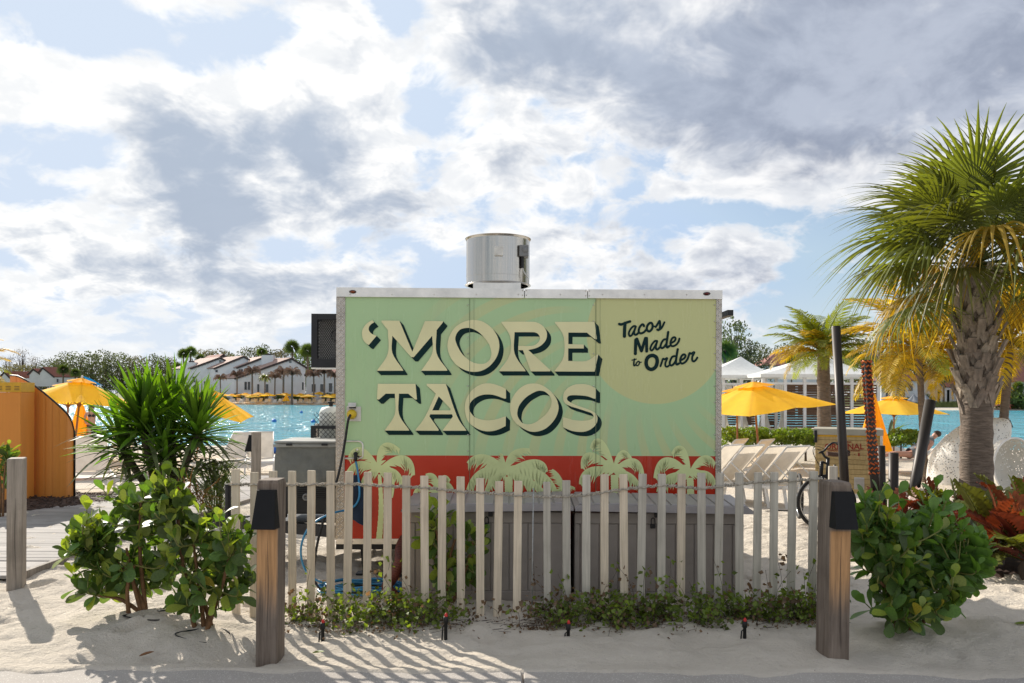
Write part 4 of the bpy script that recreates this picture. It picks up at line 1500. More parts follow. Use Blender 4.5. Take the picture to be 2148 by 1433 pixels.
m.lathe([(0.030, 0.0), (0.034, 0.02), (0.022, 0.024), (0.020, 0.012), (0.0, 0.012)], (q.x, gy + 0.02, q.z), 20, 'Y')
m.build('exhaust_port', GREYBOX, gen, True)
for (sx) in (gx0 + 0.06, gx1 - 0.08):
    m = MB()
    m.lathe([(0.03, 0), (0.035, 0.01), (0.03, 0.035)], (sx, gy + 0.06, gbot - 0.015), 12)
    m.build('foot', BLACKRUB, gen, True)

gasb = thing('gas_bottle', (*P(692, 900, 7.95)[:2], 0.5), "white gas bottle in a black mesh holder behind the generator", "gas bottle")
q = P(694, 900, 7.95)
zt_, zb_ = P(694, 853, 7.95).z, P(694, 925, 7.95).z - 0.25
rr_ = 0.115
m = MB()
m.lathe([(0, zb_), (rr_, zb_ + 0.01), (rr_, zt_ - 0.14), (rr_ * 1.02, zt_ - 0.135), (rr_, zt_ - 0.13), (rr_, zt_ - 0.06), (rr_ * 0.8, zt_ - 0.015), (rr_ * 0.4, zt_), (0.0, zt_ + 0.004)], (q.x, q.y, 0), 28)
bt = m.build('tank', TANKWHITE, gasb, True)
m = MB()
m.lathe([(0.02, zt_), (0.02, zt_ + 0.03), (0.035, zt_ + 0.032), (0.035, zt_ + 0.05), (0.0, zt_ + 0.052)], (q.x, q.y, 0), 12)
m.build('valve', BLACKRUB, bt, True)
m = MB()
hx0, hx1, hy0, hy1 = q.x - rr_ - 0.05, tl.x - 0.02, q.y - rr_ - 0.03, q.y + rr_ + 0.03
hz0, hz1 = zb_ - 0.02, P(680, 892, 7.95).z
for xx in (hx0, hx1 - 0.03):
    for yy in (hy0, hy1):
        m.box((xx, yy, hz0), (xx + 0.03, yy + 0.03, hz1))
for zz in (hz0, hz1 - 0.03):
    m.box((hx0 + 0.03, hy0 + 0.002, zz), (hx1 - 0.03, hy0 + 0.028, zz + 0.03))
    m.box((hx0 + 0.002, hy0 + 0.03, zz), (hx0 + 0.028, hy1, zz + 0.03))
    m.box((hx0 + 0.03, hy1 + 0.002, zz), (hx1 - 0.03, hy1 + 0.028, zz + 0.03))
m.bar((hx0, hy0 + 0.06, hz0), (tl.x - 0.01, hy0 + 0.06, hz0 - 0.005), 0.05, 0.03)
hold = m.build('holder', BLACK, gasb)
m = MB()
expanded(m, Vector((hx0 + 0.03, hy0 + 0.014, hz0 + 0.03)), Vector((hx1 - hx0 - 0.06, 0, 0)), Vector((0, 0, hz1 - hz0 + 0.10)), 9, 11, 0.004)
o = m.build('expanded_mesh', BLACK, hold)
o["kind"] = 'stuff'

# yellow-plugged power cord
cord = thing('power_cord', (*T(738, 868, 0.1)[:2], 0), "black power cord with a yellow plug in the trailer's side", "cord")
p0 = T(739.5, 869, 0.016)
m = MB()
m.lathe([(0.040, 0), (0.042, 0.02), (0.034, 0.045), (0.026, 0.06), (0.0, 0.062)], p0, 24, 'Y')
for i in range(len(m.v)):
    pass
m.build('plug', YELLOWPLUG, cord, True)
m = MB()
path_c = [p0 + Vector((0, -0.05, 0)), p0 + Vector((-0.012, -0.075, -0.03)), T(733, 890, 0.09), T(727, 930, 0.09), P(716, 968, 6.62), P(706, 1010, 6.6), P(688, 1062, 6.56), P(668, 1130, 6.52),
          P(659, 1190, 6.5), P(663, 1225, 6.4), P(690, 1244, 6.32), P(730, 1246, 6.28), P(790, 1236, 6.34), P(845, 1205, 6.7)]
m.tube(spline(path_c, 8), 0.0105, 10)
m.build('cable', BLACKRUB, cord, True)

# blue water hose with its coil
hose = thing('water_hose', (*P(740, 1225, 6.4)[:2], 0), "blue water hose looping from the trailer to a coil on the sand", "hose")
m = MB()
hp = [pa + Vector((0.004, -0.03, -0.06)), T(752, 985, 0.05), T(757, 1020, 0.08), T(757, 1042, 0.1), T(748, 1058, 0.1), T(730, 1066, 0.11), P(700, 1076, 6.5), P(668, 1090, 6.42), P(646, 1110, 6.38), P(633, 1140, 6.36),
      P(632, 1170, 6.36), P(642, 1198, 6.38), P(662, 1216, 6.4), P(692, 1226, 6.42), P(730, 1232, 6.42)]
m.tube(spline(hp, 8), 0.0085, 8)
cc = P(760, 1222, 6.44)
coil = []
rs = random.Random(3)
for k in range(0, 190):
    a = k / 34 * 2 * math.pi
    ph = 0.06 * math.sin(k / 34 * 2.1)
    coil.append((cc.x + (0.34 + ph) * math.cos(a) * 0.9, cc.y + (0.15 + ph * 0.3) * math.sin(a), 0.022 + 0.010 * (k // 34) + 0.008 * math.sin(k * 0.9)))
m.tube(coil, 0.0085, 8)
m.build('hose', BLUEHOSE, hose, True)
m = MB()
dk = [(cc.x + 0.3 * math.cos(a) + 0.1, cc.y + 0.13 * math.sin(a) + 0.02, 0.018 + 0.004 * math.sin(3 * a)) for a in np.linspace(0, 11, 70)]
m.tube(dk, 0.008, 8)
m.build('dark_hose', BLACKRUB, hose, True)
# navy pouch hanging at the inlet
m = MB()
q = T(752, 1045, 0.05)


def pouch(i, j):
    a = i * 2 * math.pi
    w_ = (0.018 + 0.075 * min(1, j * 1.5)) * (1 - 0.35 * max(0, j - 0.72) / 0.28)
    sag = 0.012 * math.sin(3 * a + j * 5)
    return (q.x - 0.012 + 0.03 * j + (w_ + sag) * math.cos(a) * 0.9, q.y - 0.01 + 0.030 * math.sin(a) * min(1, j * 2 + 0.2), q.z + 0.20 - 0.40 * j - 0.03 * math.cos(a) * (j > 0.9))


m.sheet(pouch, 20, 14)
bag = m.build('hose_pouch', NAVY, None, True)
tag(bag, "dark navy cloth pouch hanging under the trailer's water inlet", "pouch")

# corrugated drain hose
drain = MB()
dp = spline([P(850, 1128, 6.75), P(840, 1150, 6.6), P(838, 1180, 6.45), P(826, 1208, 6.35), P(812, 1232, 6.24), P(828, 1250, 6.2), P(842, 1262, 6.19)], 22)
rad = [0.040 + 0.006 * math.sin(i * 1.6) for i in range(len(dp))]
drain.tube(dp, rad, 14)
o = drain.build('drain_hose', REDRUB, None, True)
tag(o, "ribbed dark red drain hose under the trailer's left end", "hose")

# ------------------------------------------------------------------ deck boxes
def deck_box(name, x0, x1, y0, y1, zt, lidx0, lidx1, label, tilt=0.0):
    t = thing(name, ((x0 + x1) / 2, (y0 + y1) / 2, 0), label, "deck box", "grey deck boxes behind the fence")
    m = MB()
    m.box((x0 + 0.012, y0 + 0.014, 0.0), (x1 - 0.012, y1 - 0.01, zt - 0.005))
    m.box((x0, y0, zt - 0.085), (x1, y0 + 0.02, zt), 0.004)              # top band
    m.box((x0, y0, -0.02), (x1, y0 + 0.02, 0.07), 0.004)                 # foot band
    m.box((x0, y0, 0.072), (x0 + 0.035, y0 + 0.02, zt - 0.088), 0.004)
    m.box((x1 - 0.035, y0, 0.072), (x1, y0 + 0.02, zt - 0.088), 0.004)
    body = m.build('body', RESIN, t)
    n = 8
    wd = (x1 - x0 - 0.08) / n
    for k in range(n):
        MB().box((x0 + 0.04 + k * wd + 0.004, y0 + 0.004, 0.072), (x0 + 0.04 + (k + 1) * wd - 0.004, y0 + 0.016, zt - 0.088), 0.003).build('board', RESIN, body)
    for (s_, xs) in ((0, x0), (1, x1)):
        for k in range(3):
            ya_ = y0 + 0.03 + k * (y1 - y0 - 0.05) / 3
            MB().box((xs - 0.002 if s_ == 0 else xs - 0.012, ya_, 0.03), (xs + 0.012 if s_ == 0 else xs + 0.002, ya_ + (y1 - y0 - 0.05) / 3 - 0.008, zt - 0.02), 0.003).build('board', RESIN, body)
    # lid: planks with grooves, drooping front lip
    lid = MB()
    zl = zt + 0.075

    def L(i, j):
        x = lidx0 + (lidx1 - lidx0) * i
        y = (y0 - 0.05) + (y1 - y0 + 0.06) * j
        z = zl - 0.012 + 0.03 * j - 0.025 * max(0, abs(i - 0.5) - 0.47) / 0.03 + tilt * (i - 0.5)
        return (x, y, z)
    lid.sheet(L, 40, 6)
    top = [L(i / 40, 0) for i in range(41)]
    lid.add(top + [(p[0], p[1] - 0.012, zt + 0.012 + tilt * (k / 40 - 0.5)) for k, p in enumerate(top)], [(k + 1, k, 41 + k, 42 + k) for k in range(40)])
    for e in (0, 1):
        sd = [L(e, j / 6) for j in range(7)]
        ox = -0.012 if e == 0 else 0.012
        lid.add(sd + [(p[0] + ox, p[1], zt + 0.012 + tilt * (e - 0.5)) for p in sd], [(k, k + 1, 8 + k, 7 + k) for k in range(6)])
    lido = lid.build('lid', RESINLID, t)
    n = 11
    for k in range(n):
        a_ = lidx0 + 0.03 + k * (lidx1 - lidx0 - 0.06) / n
        b_ = a_ + (lidx1 - lidx0 - 0.06) / n - 0.012
        pm = MB()
        def q_(x, y, dz):
            j = (y - (y0 - 0.05)) / (y1 - y0 + 0.06)
            i = (x - lidx0) / (lidx1 - lidx0)
            return (x, y, zl - 0.012 + 0.03 * j + tilt * (i - 0.5) + dz)
        ya_, yb_ = y0 - 0.035, y1
        vs = [q_(a_, ya_, 0.001), q_(b_, ya_, 0.001), q_(b_, yb_, 0.001), q_(a_, yb_, 0.001), q_(a_ + 0.004, ya_ + 0.006, 0.009), q_(b_ - 0.004, ya_ + 0.006, 0.009), q_(b_ - 0.004, yb_ - 0.004, 0.009), q_(a_ + 0.004, yb_ - 0.004, 0.009)]
        pm.add(vs, [(4, 5, 6, 7), (0, 1, 5, 4), (1, 2, 6, 5), (2, 3, 7, 6), (3, 0, 4, 7)])
        pm.build('lid_board', RESINLID, lido)
    # hasp and padlock
    xm = (x0 + x1) / 2
    h = MB()
    h.box((xm - 0.018, y0 - 0.035, zt - 0.03), (xm + 0.018, y0 - 0.003, zt + 0.05), 0.004)
    hasp = h.build('hasp', BLACK, t)
    h = MB()
    sh = [(xm - 0.03 + 0.014 * math.cos(a_), y0 - 0.02, zt - 0.055 + 0.02 * math.sin(a_)) for a_ in np.linspace(0, math.pi, 9)]
    h.tube([(sh[0][0], sh[0][1], zt - 0.085)] + sh + [(sh[-1][0], sh[-1][1], zt - 0.085)], 0.004, 8)
    h.box((xm - 0.05, y0 - 0.03, zt - 0.115), (xm - 0.012, y0 - 0.01, zt - 0.083), 0.003)
    h.build('padlock', BLACKRUB, hasp)
    return t


bY0, bY1 = 6.20, 6.64
zt1 = P(1000, 1074, bY0).z
deck_box('deck_box', P(861, 1100, bY0).x, P(1197, 1100, bY0).x, bY0, bY1, zt1, P(843, 1060, bY0 - .05).x, P(1203, 1060, bY0 - .05).x,
         "grey resin deck box at left, behind the leafy shrub", 0.02)
deck_box('deck_box', P(1206, 1100, bY0).x, P(1546, 1100, bY0).x, bY0 - 0.02, bY1 - 0.02, zt1, P(1206.5, 1060, bY0 - .07).x, P(1580, 1060, bY0 - .07).x,
         "grey resin deck box at right under the sun disc side of the trailer", -0.02)
# ------------------------------------------------------------------ picket fence with twisted rope
FY = 5.75
fence = thing('picket_fence', (0, FY, 0), "low fence of pale spaced pickets tied by twisted rope", "fence")
PU = [494, 533, 573, 613, 653, 694, 732, 772, 813, 852, 890, 928, 966, 1007, 1047, 1087, 1147, 1188, 1230, 1268, 1308, 1348, 1388, 1430, 1471, 1510, 1550, 1590, 1625, 1664, 1708]
TOPV = {494: 984, 533: 991, 573: 988, 613: 988, 653: 987, 694: 988, 732: 989, 772: 990, 813: 992, 852: 998, 890: 998, 928: 998, 966: 1000, 1007: 1003, 1047: 1010, 1087: 1009, 1147: 1011, 1188: 1008,
        1230: 996, 1268: 995, 1308: 995, 1348: 994, 1388: 994, 1430: 994, 1471: 992, 1510: 992, 1550: 991, 1590: 991, 1625: 991, 1664: 990, 1708: 989}
rs = random.Random(21)
for u in PU:
    top = P(u, TOPV[u], FY)
    wd = 0.058 if u not in (1147, 1708) else 0.066
    if u in (1147, 1708):
        wd = 0.052 if u == 1147 else 0.06
    lean = rs.uniform(-0.012, 0.012)
    yaw = rs.uniform(-0.25, 0.25)
    d = rs.uniform(-0.012, 0.012)
    M = Matrix.Translation((top.x, FY + d, top.z)) @ Matrix.Rotation(lean, 4, 'Y') @ Matrix.Rotation(yaw, 4, 'Z')
    me = MB().box((-wd / 2, -0.009, -top.z - 0.12), (wd / 2, 0.009, 0), 0.0025, None)
    pk = bpy.data.objects.new('picket', me.mesh('picket', PICKETGREY if u > 1130 and u not in (1268, 1308, 1430) else PICKET))
    link(pk)
    pk.parent = fence
    pk.matrix_world = M
    pk.matrix_parent_inverse = Matrix.Identity(4)
    pk.location = M.to_translation() - Vector(fence.location)
# rope: two strands twisted between pickets, one passing either side of each picket
RV = [(480, 1016), (613, 1017), (732, 1015), (813, 1020), (890, 1023), (966, 1031), (1047, 1036), (1120, 1042), (1188, 1041), (1230, 1038), (1308, 1026), (1388, 1018), (1430, 1021), (1471, 1025), (1510, 1020), (1590, 1011), (1664, 1008), (1722, 1004)]


def rope_v(u):
    for (a, b) in zip(RV, RV[1:]):
        if u <= b[0]:
            t = (u - a[0]) / (b[0] - a[0])
            return a[1] + (b[1] - a[1]) * t
    return RV[-1][1]


for s_ in (0, 1):
    pts = []
    us = [480] + PU + [1724]
    for a, b in zip(us, us[1:]):
        n = 22
        turns = 2 if (b - a) < 50 else 3
        for k in range(n):
            t = k / n
            u = a + (b - a) * t
            edge = min(t, 1 - t) * (b - a)
            tw = max(0.0, min(1.0, (t * (b - a) - 9) / max(1, (b - a) - 18)))
            ang = s_ * math.pi + tw * turns * 2 * math.pi
            rad = 0.0075 + 0.011 * max(0, 1 - max(0, edge - 7) / 5)
            c = P(u, rope_v(u) + 1.0 * math.sin(u * 0.35), FY)
            pts.append(c + Vector((0, -math.cos(ang) * rad, math.sin(ang) * rad * 0.9)))
    MB().tube(pts, 0.0062, 6).build('rope_strand', ROPE, fence, True)
rod = MB()
rod.tube([P(1119, 1024, FY - 0.03), P(1117, 1160, FY - 0.03), P(1115.5, 1300, FY - 0.03)], 0.0045, 6)
rod.build('rod', GALV, fence, True)


# ------------------------------------------------------------------ timber posts with black lamp hoods
def post(name, x, y, z0, w_, d_, h, label, material, hood=None, lean=0.0, yaw=0.0, cap=0.02, group="timber posts", base_in=0.35):
    t = thing(name, (x, y, z0), label, "post", group)
    m = MB()
    c = 0.006
    # body with chamfered long edges and a bevelled top
    prof = [(-w_ / 2 + c, -d_ / 2), (w_ / 2 - c, -d_ / 2), (w_ / 2, -d_ / 2 + c), (w_ / 2, d_ / 2 - c), (w_ / 2 - c, d_ / 2), (-w_ / 2 + c, d_ / 2), (-w_ / 2, d_ / 2 - c), (-w_ / 2, -d_ / 2 + c)]
    vs = []
    for (z, k) in ((-base_in, 1), (h - cap, 1), (h, 0.9)):
        vs += [(px * k, py * (k if cap > 0 else 1), z) for (px, py) in prof]
    fs = [tuple(range(7, -1, -1)), tuple(16 + i for i in range(8))]
    for r_ in (0, 1):
        fs += [(r_ * 8 + i, r_ * 8 + (i + 1) % 8, r_ * 8 + 8 + (i + 1) % 8, r_ * 8 + 8 + i) for i in range(8)]
    m.add(vs, fs)
    def put(mb, nm, mt, par, smooth=False):
        o = bpy.data.objects.new(nm, mb.mesh(nm, mt, (0, 0, 0), smooth))
        link(o)
        o.parent = par
        return o
    body = put(m, 'timber', material, t)
    # drying crack: a thin dark wedge let into the front face
    ck = MB()
    pts = []
    for k in range(14):
        tt = k / 13
        pts.append((0.004 * math.sin(tt * 5 + x) + 0.008 - 0.006 * tt, -d_ / 2 - 0.0002, h * (0.08 + 0.62 * tt)))
    ck.tube(pts, [0.0004 + 0.0013 * math.sin(math.pi * k / 13) for k in range(14)], 4, True, (Vector((0, 1, 0)), 0.25))
    put(ck, 'crack', BLACK, body)
    if hood:
        side, ztop, hh, wt, wb, prot = hood      # side: 'F' front, 'L' left, 'R' right
        hm = MB()
        vs = []
        for (z, ww, pr) in ((ztop, wt, 0.03), (ztop - hh, wb, prot)):
            vs += [(-ww / 2, 0, z), (ww / 2, 0, z), (ww / 2 * 0.92, -pr, z), (-ww / 2 * 0.92, -pr, z)]
        hm.add(vs, [(0, 3, 2, 1), (0, 1, 5, 4), (1, 2, 6, 5), (2, 3, 7, 6), (3, 0, 4, 7)])
        ins = [(p[0] * 0.94, p[1] * 0.94 - 0.002, p[2] - (0.004 if i < 4 else 0)) for i, p in enumerate(vs)]
        hm.add(ins, [(1, 2, 3, 0), (4, 5, 1, 0), (5, 6, 2, 1), (6, 7, 3, 2), (7, 4, 0, 3)])
        ang = {'F': 0, 'L': -math.pi / 2, 'R': math.pi / 2}[side]
        off = {'F': (0, -d_ / 2 - 0.001, 0), 'L': (-w_ / 2 - 0.001, 0, 0), 'R': (w_ / 2 + 0.001, 0, 0)}[side]
        M = Matrix.Translation(off) @ Matrix.Rotation(ang, 4, 'Z')
        hm.v = [tuple(M @ Vector(p)) for p in hm.v]
        put(hm, 'lamp_hood', HOOD, t)
    t.rotation_euler = (0, lean, yaw)
    return t


x = P(558, 1390, 4.76).x
post('lamp_post', x, 4.76 + 0.085, 0.0, 0.128, 0.17, P(558, 1008, 4.76).z, "weathered timber lamp post left of the fence, black hood facing the path", POSTWOOD,
     ('F', P(558, 1030, 4.7).z, 0.225, 0.115, 0.152, 0.085), lean=0.004)
x = P(1757, 1385, 4.78).x
post('lamp_post', x, 4.78 + 0.085, 0.0, 0.128, 0.19, P(1757, 1012, 4.78).z, "weathered timber lamp post right of the fence, black hood facing the path", POSTWOOD,
     ('F', P(1757, 1033, 4.72).z, 0.215, 0.122, 0.146, 0.085), lean=0.012, yaw=0.03)
g_ = G(30, 1237)
post('timber_post', g_.x - 0.02, g_.y + 0.06, 0.0, 0.115, 0.20, P(30, 962, g_.y).z, "plain grey timber post at the far left edge beside the boardwalk", POSTGREY, None, yaw=0.42, cap=0.006)
q = P(537, 1000, 10.4)
post('lamp_post', q.x, 10.4, gz(q.x, 10.4), 0.12, 0.15, P(537, 906, 10.4).z - gz(q.x, 10.4), "grey timber lamp post on the sand left of the generator, hood on its left", POSTGREY,
     ('L', P(537, 912, 10.4).z - gz(q.x, 10.4), 0.215, 0.11, 0.15, 0.08), yaw=0.35, cap=0.004)
q = P(669, 1000, 14.0)
post('lamp_post', q.x, 14.0, gz(q.x, 14), 0.125, 0.15, P(669, 889, 14.0).z - gz(q.x, 14), "grey timber lamp post peeping over the generator, hood on its left", POSTGREY,
     ('L', P(669, 896, 14).z - gz(q.x, 14), 0.22, 0.11, 0.15, 0.08), yaw=0.35, cap=0.004)
q = G(213, 1006)
post('lamp_post', q.x, q.y, q.z, 0.14, 0.15, P(206, 895, q.y).z - q.z, "leaning brown timber lamp post behind the spiky yucca, beside the boardwalk", POSTGREY,
     ('F', P(206, 897, q.y).z - q.z - 0.005, 0.19, 0.13, 0.15, 0.08), lean=-0.10, cap=0.004)
q = P(2109, 900, 21.0)
post('lamp_post', q.x, 21.0, gz(q.x, 21.0), 0.14, 0.15, P(2109, 877, 21.0).z - gz(q.x, 21.0), "grey timber lamp post rising behind the white perforated pods", POSTGREY,
     ('R', P(2109, 881, 21.0).z - gz(q.x, 21.0), 0.19, 0.10, 0.15, 0.09), yaw=-0.2, cap=0.004)

# sprinkler stakes
for k, (u, v, tv) in enumerate(((677, 1337, 1303), (935, 1337, 1290), (1192, 1343, 1305), (1562, 1345, 1300))):
    g_ = G(u, v)
    s_ = thing('sprinkler_stake', (g_.x, g_.y, 0), "small black red-tipped sprinkler stake, %s from the left" % ORD[k], "sprinkler", "sprinkler stakes along the fence")
    z1 = P(u, tv, g_.y).z
    m = MB()
    z0_ = sand_z(g_.x, g_.y) - 0.05
    m.lathe([(0.004, z0_), (0.012, z0_ + 0.03), (0.011, z1 - 0.05), (0.017, z1 - 0.05), (0.017, z1 - 0.012), (0.010, z1 - 0.010)], (g_.x, g_.y, 0), 12)
    m.tube([(g_.x, g_.y, z1 - 0.06), (g_.x - 0.02, g_.y, z1 - 0.075), (g_.x - 0.025, g_.y, z0_ + 0.03)], 0.005, 6)
    m.build('stake', BLACKRUB, s_, True)
    m = MB()
    m.lathe([(0.010, z1 - 0.012), (0.011, z1), (0.005, z1 + 0.012), (0.0, z1 + 0.014)], (g_.x + 0.002, g_.y, 0), 10)
    m.build('nozzle', REDCAP, s_, True)
# ------------------------------------------------------------------ leaves and shrubs
def leaf_mesh(name, mat_, ln=1.0, wd=0.5, n=5, shape='obovate', fold=0.12, droop=0.15):
    """one leaf lying along +x, upper side +z, length 1"""
    vs, fs = [], []
    for i in range(n + 1):
        t = i / n
        if shape == 'obovate':
            w_ = wd * (0.08 + 0.92 * math.sin(math.pi * min(1.0, t ** 1.75)) ** 0.62) if 0 < t < 1 else 0.02
            if t == 1:
                w_ = wd * 0.30
        elif shape == 'sword':
            w_ = wd * (0.55 + 0.9 * t) * (1 - t) ** 0.6 if t < 1 else 0.002
        else:
            w_ = wd * math.sin(math.pi * min(1, 0.08 + 0.92 * t)) ** 0.8 if t < 1 else 0.01
        z = -droop * t * t
        x = t * ln
        vs += [(x, -w_ / 2, z + fold * w_), (x, 0, z), (x, w_ / 2, z + fold * w_)]
    for i in range(n):
        a = i * 3
        fs += [(a, a + 3, a + 4, a + 1), (a + 1, a + 4, a + 5, a + 2)]
    me = bpy.data.meshes.new(name)
    me.from_pydata(vs, [], fs)
    me.shade_smooth()
    me.materials.append(mat_)
    return me


def orient(pos, d, up, sc):
    """matrix carrying +x to d, +z towards up, scaled"""
    d = Vector(d).normalized()
    up = Vector(up)
    s_ = up.cross(d)
    if s_.length < 1e-4:
        s_ = d.orthogonal()
    s_.normalize()
    n = d.cross(s_).normalized()
    if not hasattr(sc, '__len__'):
        sc = (sc, sc, sc)
    M = Matrix(((d.x * sc[0], s_.x * sc[1], n.x * sc[2], pos[0]), (d.y * sc[0], s_.y * sc[1], n.y * sc[2], pos[1]), (d.z * sc[0], s_.z * sc[1], n.z * sc[2], pos[2]), (0, 0, 0, 1)))
    return M


def put_leaf(me, parent, M, name='leaf'):
    o = bpy.data.objects.new(name, me)
    link(o)
    o.parent = parent
    org = ORG.get(parent, Vector((0, 0, 0)))
    o.matrix_local = Matrix.Translation(-org) @ M
    return o


CL = [leaf_mesh('clusia_leaf', CLUSIA, 1, 0.60, 7, 'obovate', f, d) for (f, d) in ((0.10, 0.08), (0.16, 0.16), (0.05, 0.02))]
CLY = [leaf_mesh('clusia_young_leaf', CLUSIA_Y, 1, 0.62, 7, 'obovate', f, d) for (f, d) in ((0.10, 0.04), (0.14, 0.10))]
CLD = leaf_mesh('clusia_spotted_leaf', CLUSIA_D, 1, 0.55, 6, 'obovate', 0.1, 0.1)


def clusia(name, base, env, label, twigs, seed, leaf=(0.085, 0.135), stems=5, young=0.34, maxleaf=295, low=0.15):
    """shrub: brown stems from base, green twigs to points of the envelope, paired leaves.
    env: list of ellipsoids (cx, cy, cz, rx, ry, rz) the twig tips fill"""
    rs = random.Random(seed)
    t = thing(name, base, label, "shrub", "round-leaved shrubs")
    b = Vector(base)
    st = [b + Vector((rs.uniform(-0.07, 0.07), rs.uniform(-0.05, 0.05), -0.05)) for _ in range(stems)]
    forks = []
    for k in range(stems):
        e = env[k % len(env)]
        top = Vector((e[0] + rs.uniform(-0.5, 0.5) * e[3], e[1] + rs.uniform(-0.5, 0.5) * e[4], e[2] + rs.uniform(-0.5, 0.1) * e[5]))
        mid = st[k].lerp(top, 0.5) + Vector((rs.uniform(-.04, .04), rs.uniform(-.03, .03), 0.04))
        pts = spline([st[k], mid, top], 6)
        MB().tube(pts, [0.017 - 0.009 * i / len(pts) for i in range(len(pts))], 7).build('stem', STEMBROWN, t, True)
        forks.append(pts)
    tw = MB()
    leaves = []
    for k in range(twigs):
        e = env[rs.randrange(len(env))] if k >= len(env) else env[k]
        while True:
            q = Vector((rs.uniform(-1, 1), rs.uniform(-1, 1), rs.uniform(-1, 1)))
            if 0.15 < q.length < 1:
                break
        q = q * (0.55 + 0.45 * rs.random()) / max(q.length, 0.6) * q.length
        tip = Vector((e[0] + q.x * e[3], e[1] + q.y * e[4], e[2] + q.z * e[5]))
        if tip.z < b.z + low:
            tip.z = b.z + low + rs.random() * 0.1
        best = min(forks, key=lambda f_: min((p - tip).length for p in f_[len(f_) // 4:]))
        root = min(best[len(best) // 4:], key=lambda p: (p - tip).length + (0.25 if p.z > tip.z else 0))
        ctl = root.lerp(tip, 0.55) + Vector((0, 0, -0.03)) + Vector((q.x * 0.05, q.y * 0.05, 0))
        pts = spline([root, ctl, tip], 6)
        n = len(pts)
        tw.tube(pts, [0.0065 - 0.003 * i / n for i in range(n)], 5)
        L = sum((pts[i + 1] - pts[i]).length for i in range(n - 1))
        npair = max(2, min(5, int(min(L, 0.34) / 0.062)))
        ph = rs.uniform(0, 6.28)
        for j in range(npair + 1):
            f_ = 1 - j * 0.062 / max(L, 0.1)
            if f_ < 0.1:
                break
            ii = min(n - 1, max(1, int(f_ * (n - 1))))
            pos = pts[ii]
            d = (pts[ii] - pts[ii - 1]).normalized()
            a1 = ph + j * 1.57
            o1 = d.orthogonal().normalized()
            o2 = d.cross(o1)
            for s_ in (0, 1):
                rad = o1 * math.cos(a1 + s_ * math.pi) + o2 * math.sin(a1 + s_ * math.pi)
                op = 0.45 if j == 0 else 0.95
                dd = (d * (1.05 - 0.35 * (j > 0)) + rad * op + Vector((0, 0, 0.10 - 0.05 * j)))
                sz = rs.uniform(*leaf) * (0.75 if j == 0 else 1.0) * (0.72 if rs.random() < 0.22 else 1.0)
                upn = d * 0.8 - rad * 0.5 + Vector((rs.uniform(-.3, .3), rs.uniform(-.3, .3), 0.5 + rs.uniform(-.2, .2)))
                yng = rs.random() < (young + 0.35 * (j == 0)) * (0.35 + 0.9 * max(0, min(1, (tip.z - b.z) / 0.9)))
                me = CLY[rs.randrange(2)] if yng else CL[rs.randrange(3)]
                if rs.random() < 0.008:
                    me = CLD
                leaves.append((me, orient(pos + rad * 0.006, dd, upn, (sz, sz * rs.uniform(0.85, 1.1), sz)), pos.y))
    o = tw.build('twigs', STEMGREEN, t, True)
    o["kind"] = 'stuff'
    leaves.sort(key=lambda a_: a_[2])
    for me, M, _ in leaves[:maxleaf]:
        put_leaf(me, t, M)
    if len(leaves) > maxleaf:
        rest = MB()
        for me, M, _ in leaves[maxleaf:]:
            rest.add([M @ v.co for v in me.vertices], [tuple(p.vertices) for p in me.polygons])
        o = rest.build('inner_leaves', CLUSIA, t, True)
        o["kind"] = 'stuff'
    return t


def env_px(lst):
    """(u, v, y, ru, rv, ry) -> ellipsoids"""
    out = []
    for (u, v, y, ru, rv, ry) in lst:
        c = P(u, v, y)
        s_ = y / F
        out.append((c.x, y, c.z, ru * s_, ry, rv * s_))
    return out


g_ = G(292, 1312)
clusia('clusia_shrub', (g_.x, g_.y, sand_z(g_.x, g_.y)), env_px([(240, 1120, 5.55, 100, 110, 0.26), (215, 1215, 5.5, 65, 70, 0.2), (285, 1050, 5.6, 75, 75, 0.2), (330, 1180, 5.6, 80, 95, 0.25), (180, 1130, 5.5, 40, 60, .15)]),
       "round-leaved green shrub on the left edge of the pair by the lamp post", 115, 5, maxleaf=300, leaf=(0.09, 0.145))
g_ = G(432, 1342)
clusia('clusia_shrub', (g_.x, g_.y, sand_z(g_.x, g_.y)), env_px([(400, 1145, 5.22, 85, 85, 0.22), (480, 1145, 5.2, 58, 105, 0.22), (350, 1050, 5.25, 50, 75, 0.2), (440, 1230, 5.15, 85, 65, 0.2)]),
       "round-leaved green shrub touching the left lamp post", 115, 6, maxleaf=300, leaf=(0.09, 0.145))
g_ = G(1905, 1352)
clusia('clusia_shrub', (g_.x, g_.y, sand_z(g_.x, g_.y)), env_px([(1870, 1200, 5.15, 95, 115, 0.28), (1950, 1115, 5.25, 125, 110, 0.28), (2020, 1165, 5.3, 75, 95, 0.22), (1830, 1100, 5.15, 55, 90, 0.2), (1915, 1280, 5.05, 110, 60, 0.2), (1960, 1220, 5.1, 90, 60, 0.2)]),
       "big round-leaved green shrub on the sand right of the fence", 230, 7, stems=7, maxleaf=300, leaf=(0.09, 0.145), young=0.24)
g_ = P(955, 1250, 5.97)
clusia('clusia_shrub', (g_.x, 5.97, 0.0), env_px([(905, 1100, 5.97, 22, 95, 0.09), (955, 1130, 5.98, 40, 90, 0.10), (1010, 1120, 5.98, 35, 60, 0.09), (960, 1200, 5.96, 60, 40, 0.1)]),
       "narrow round-leaved shrub growing between fence pickets and deck box", 44, 8, stems=3, leaf=(0.10, 0.15))
g_ = G(8, 1090)
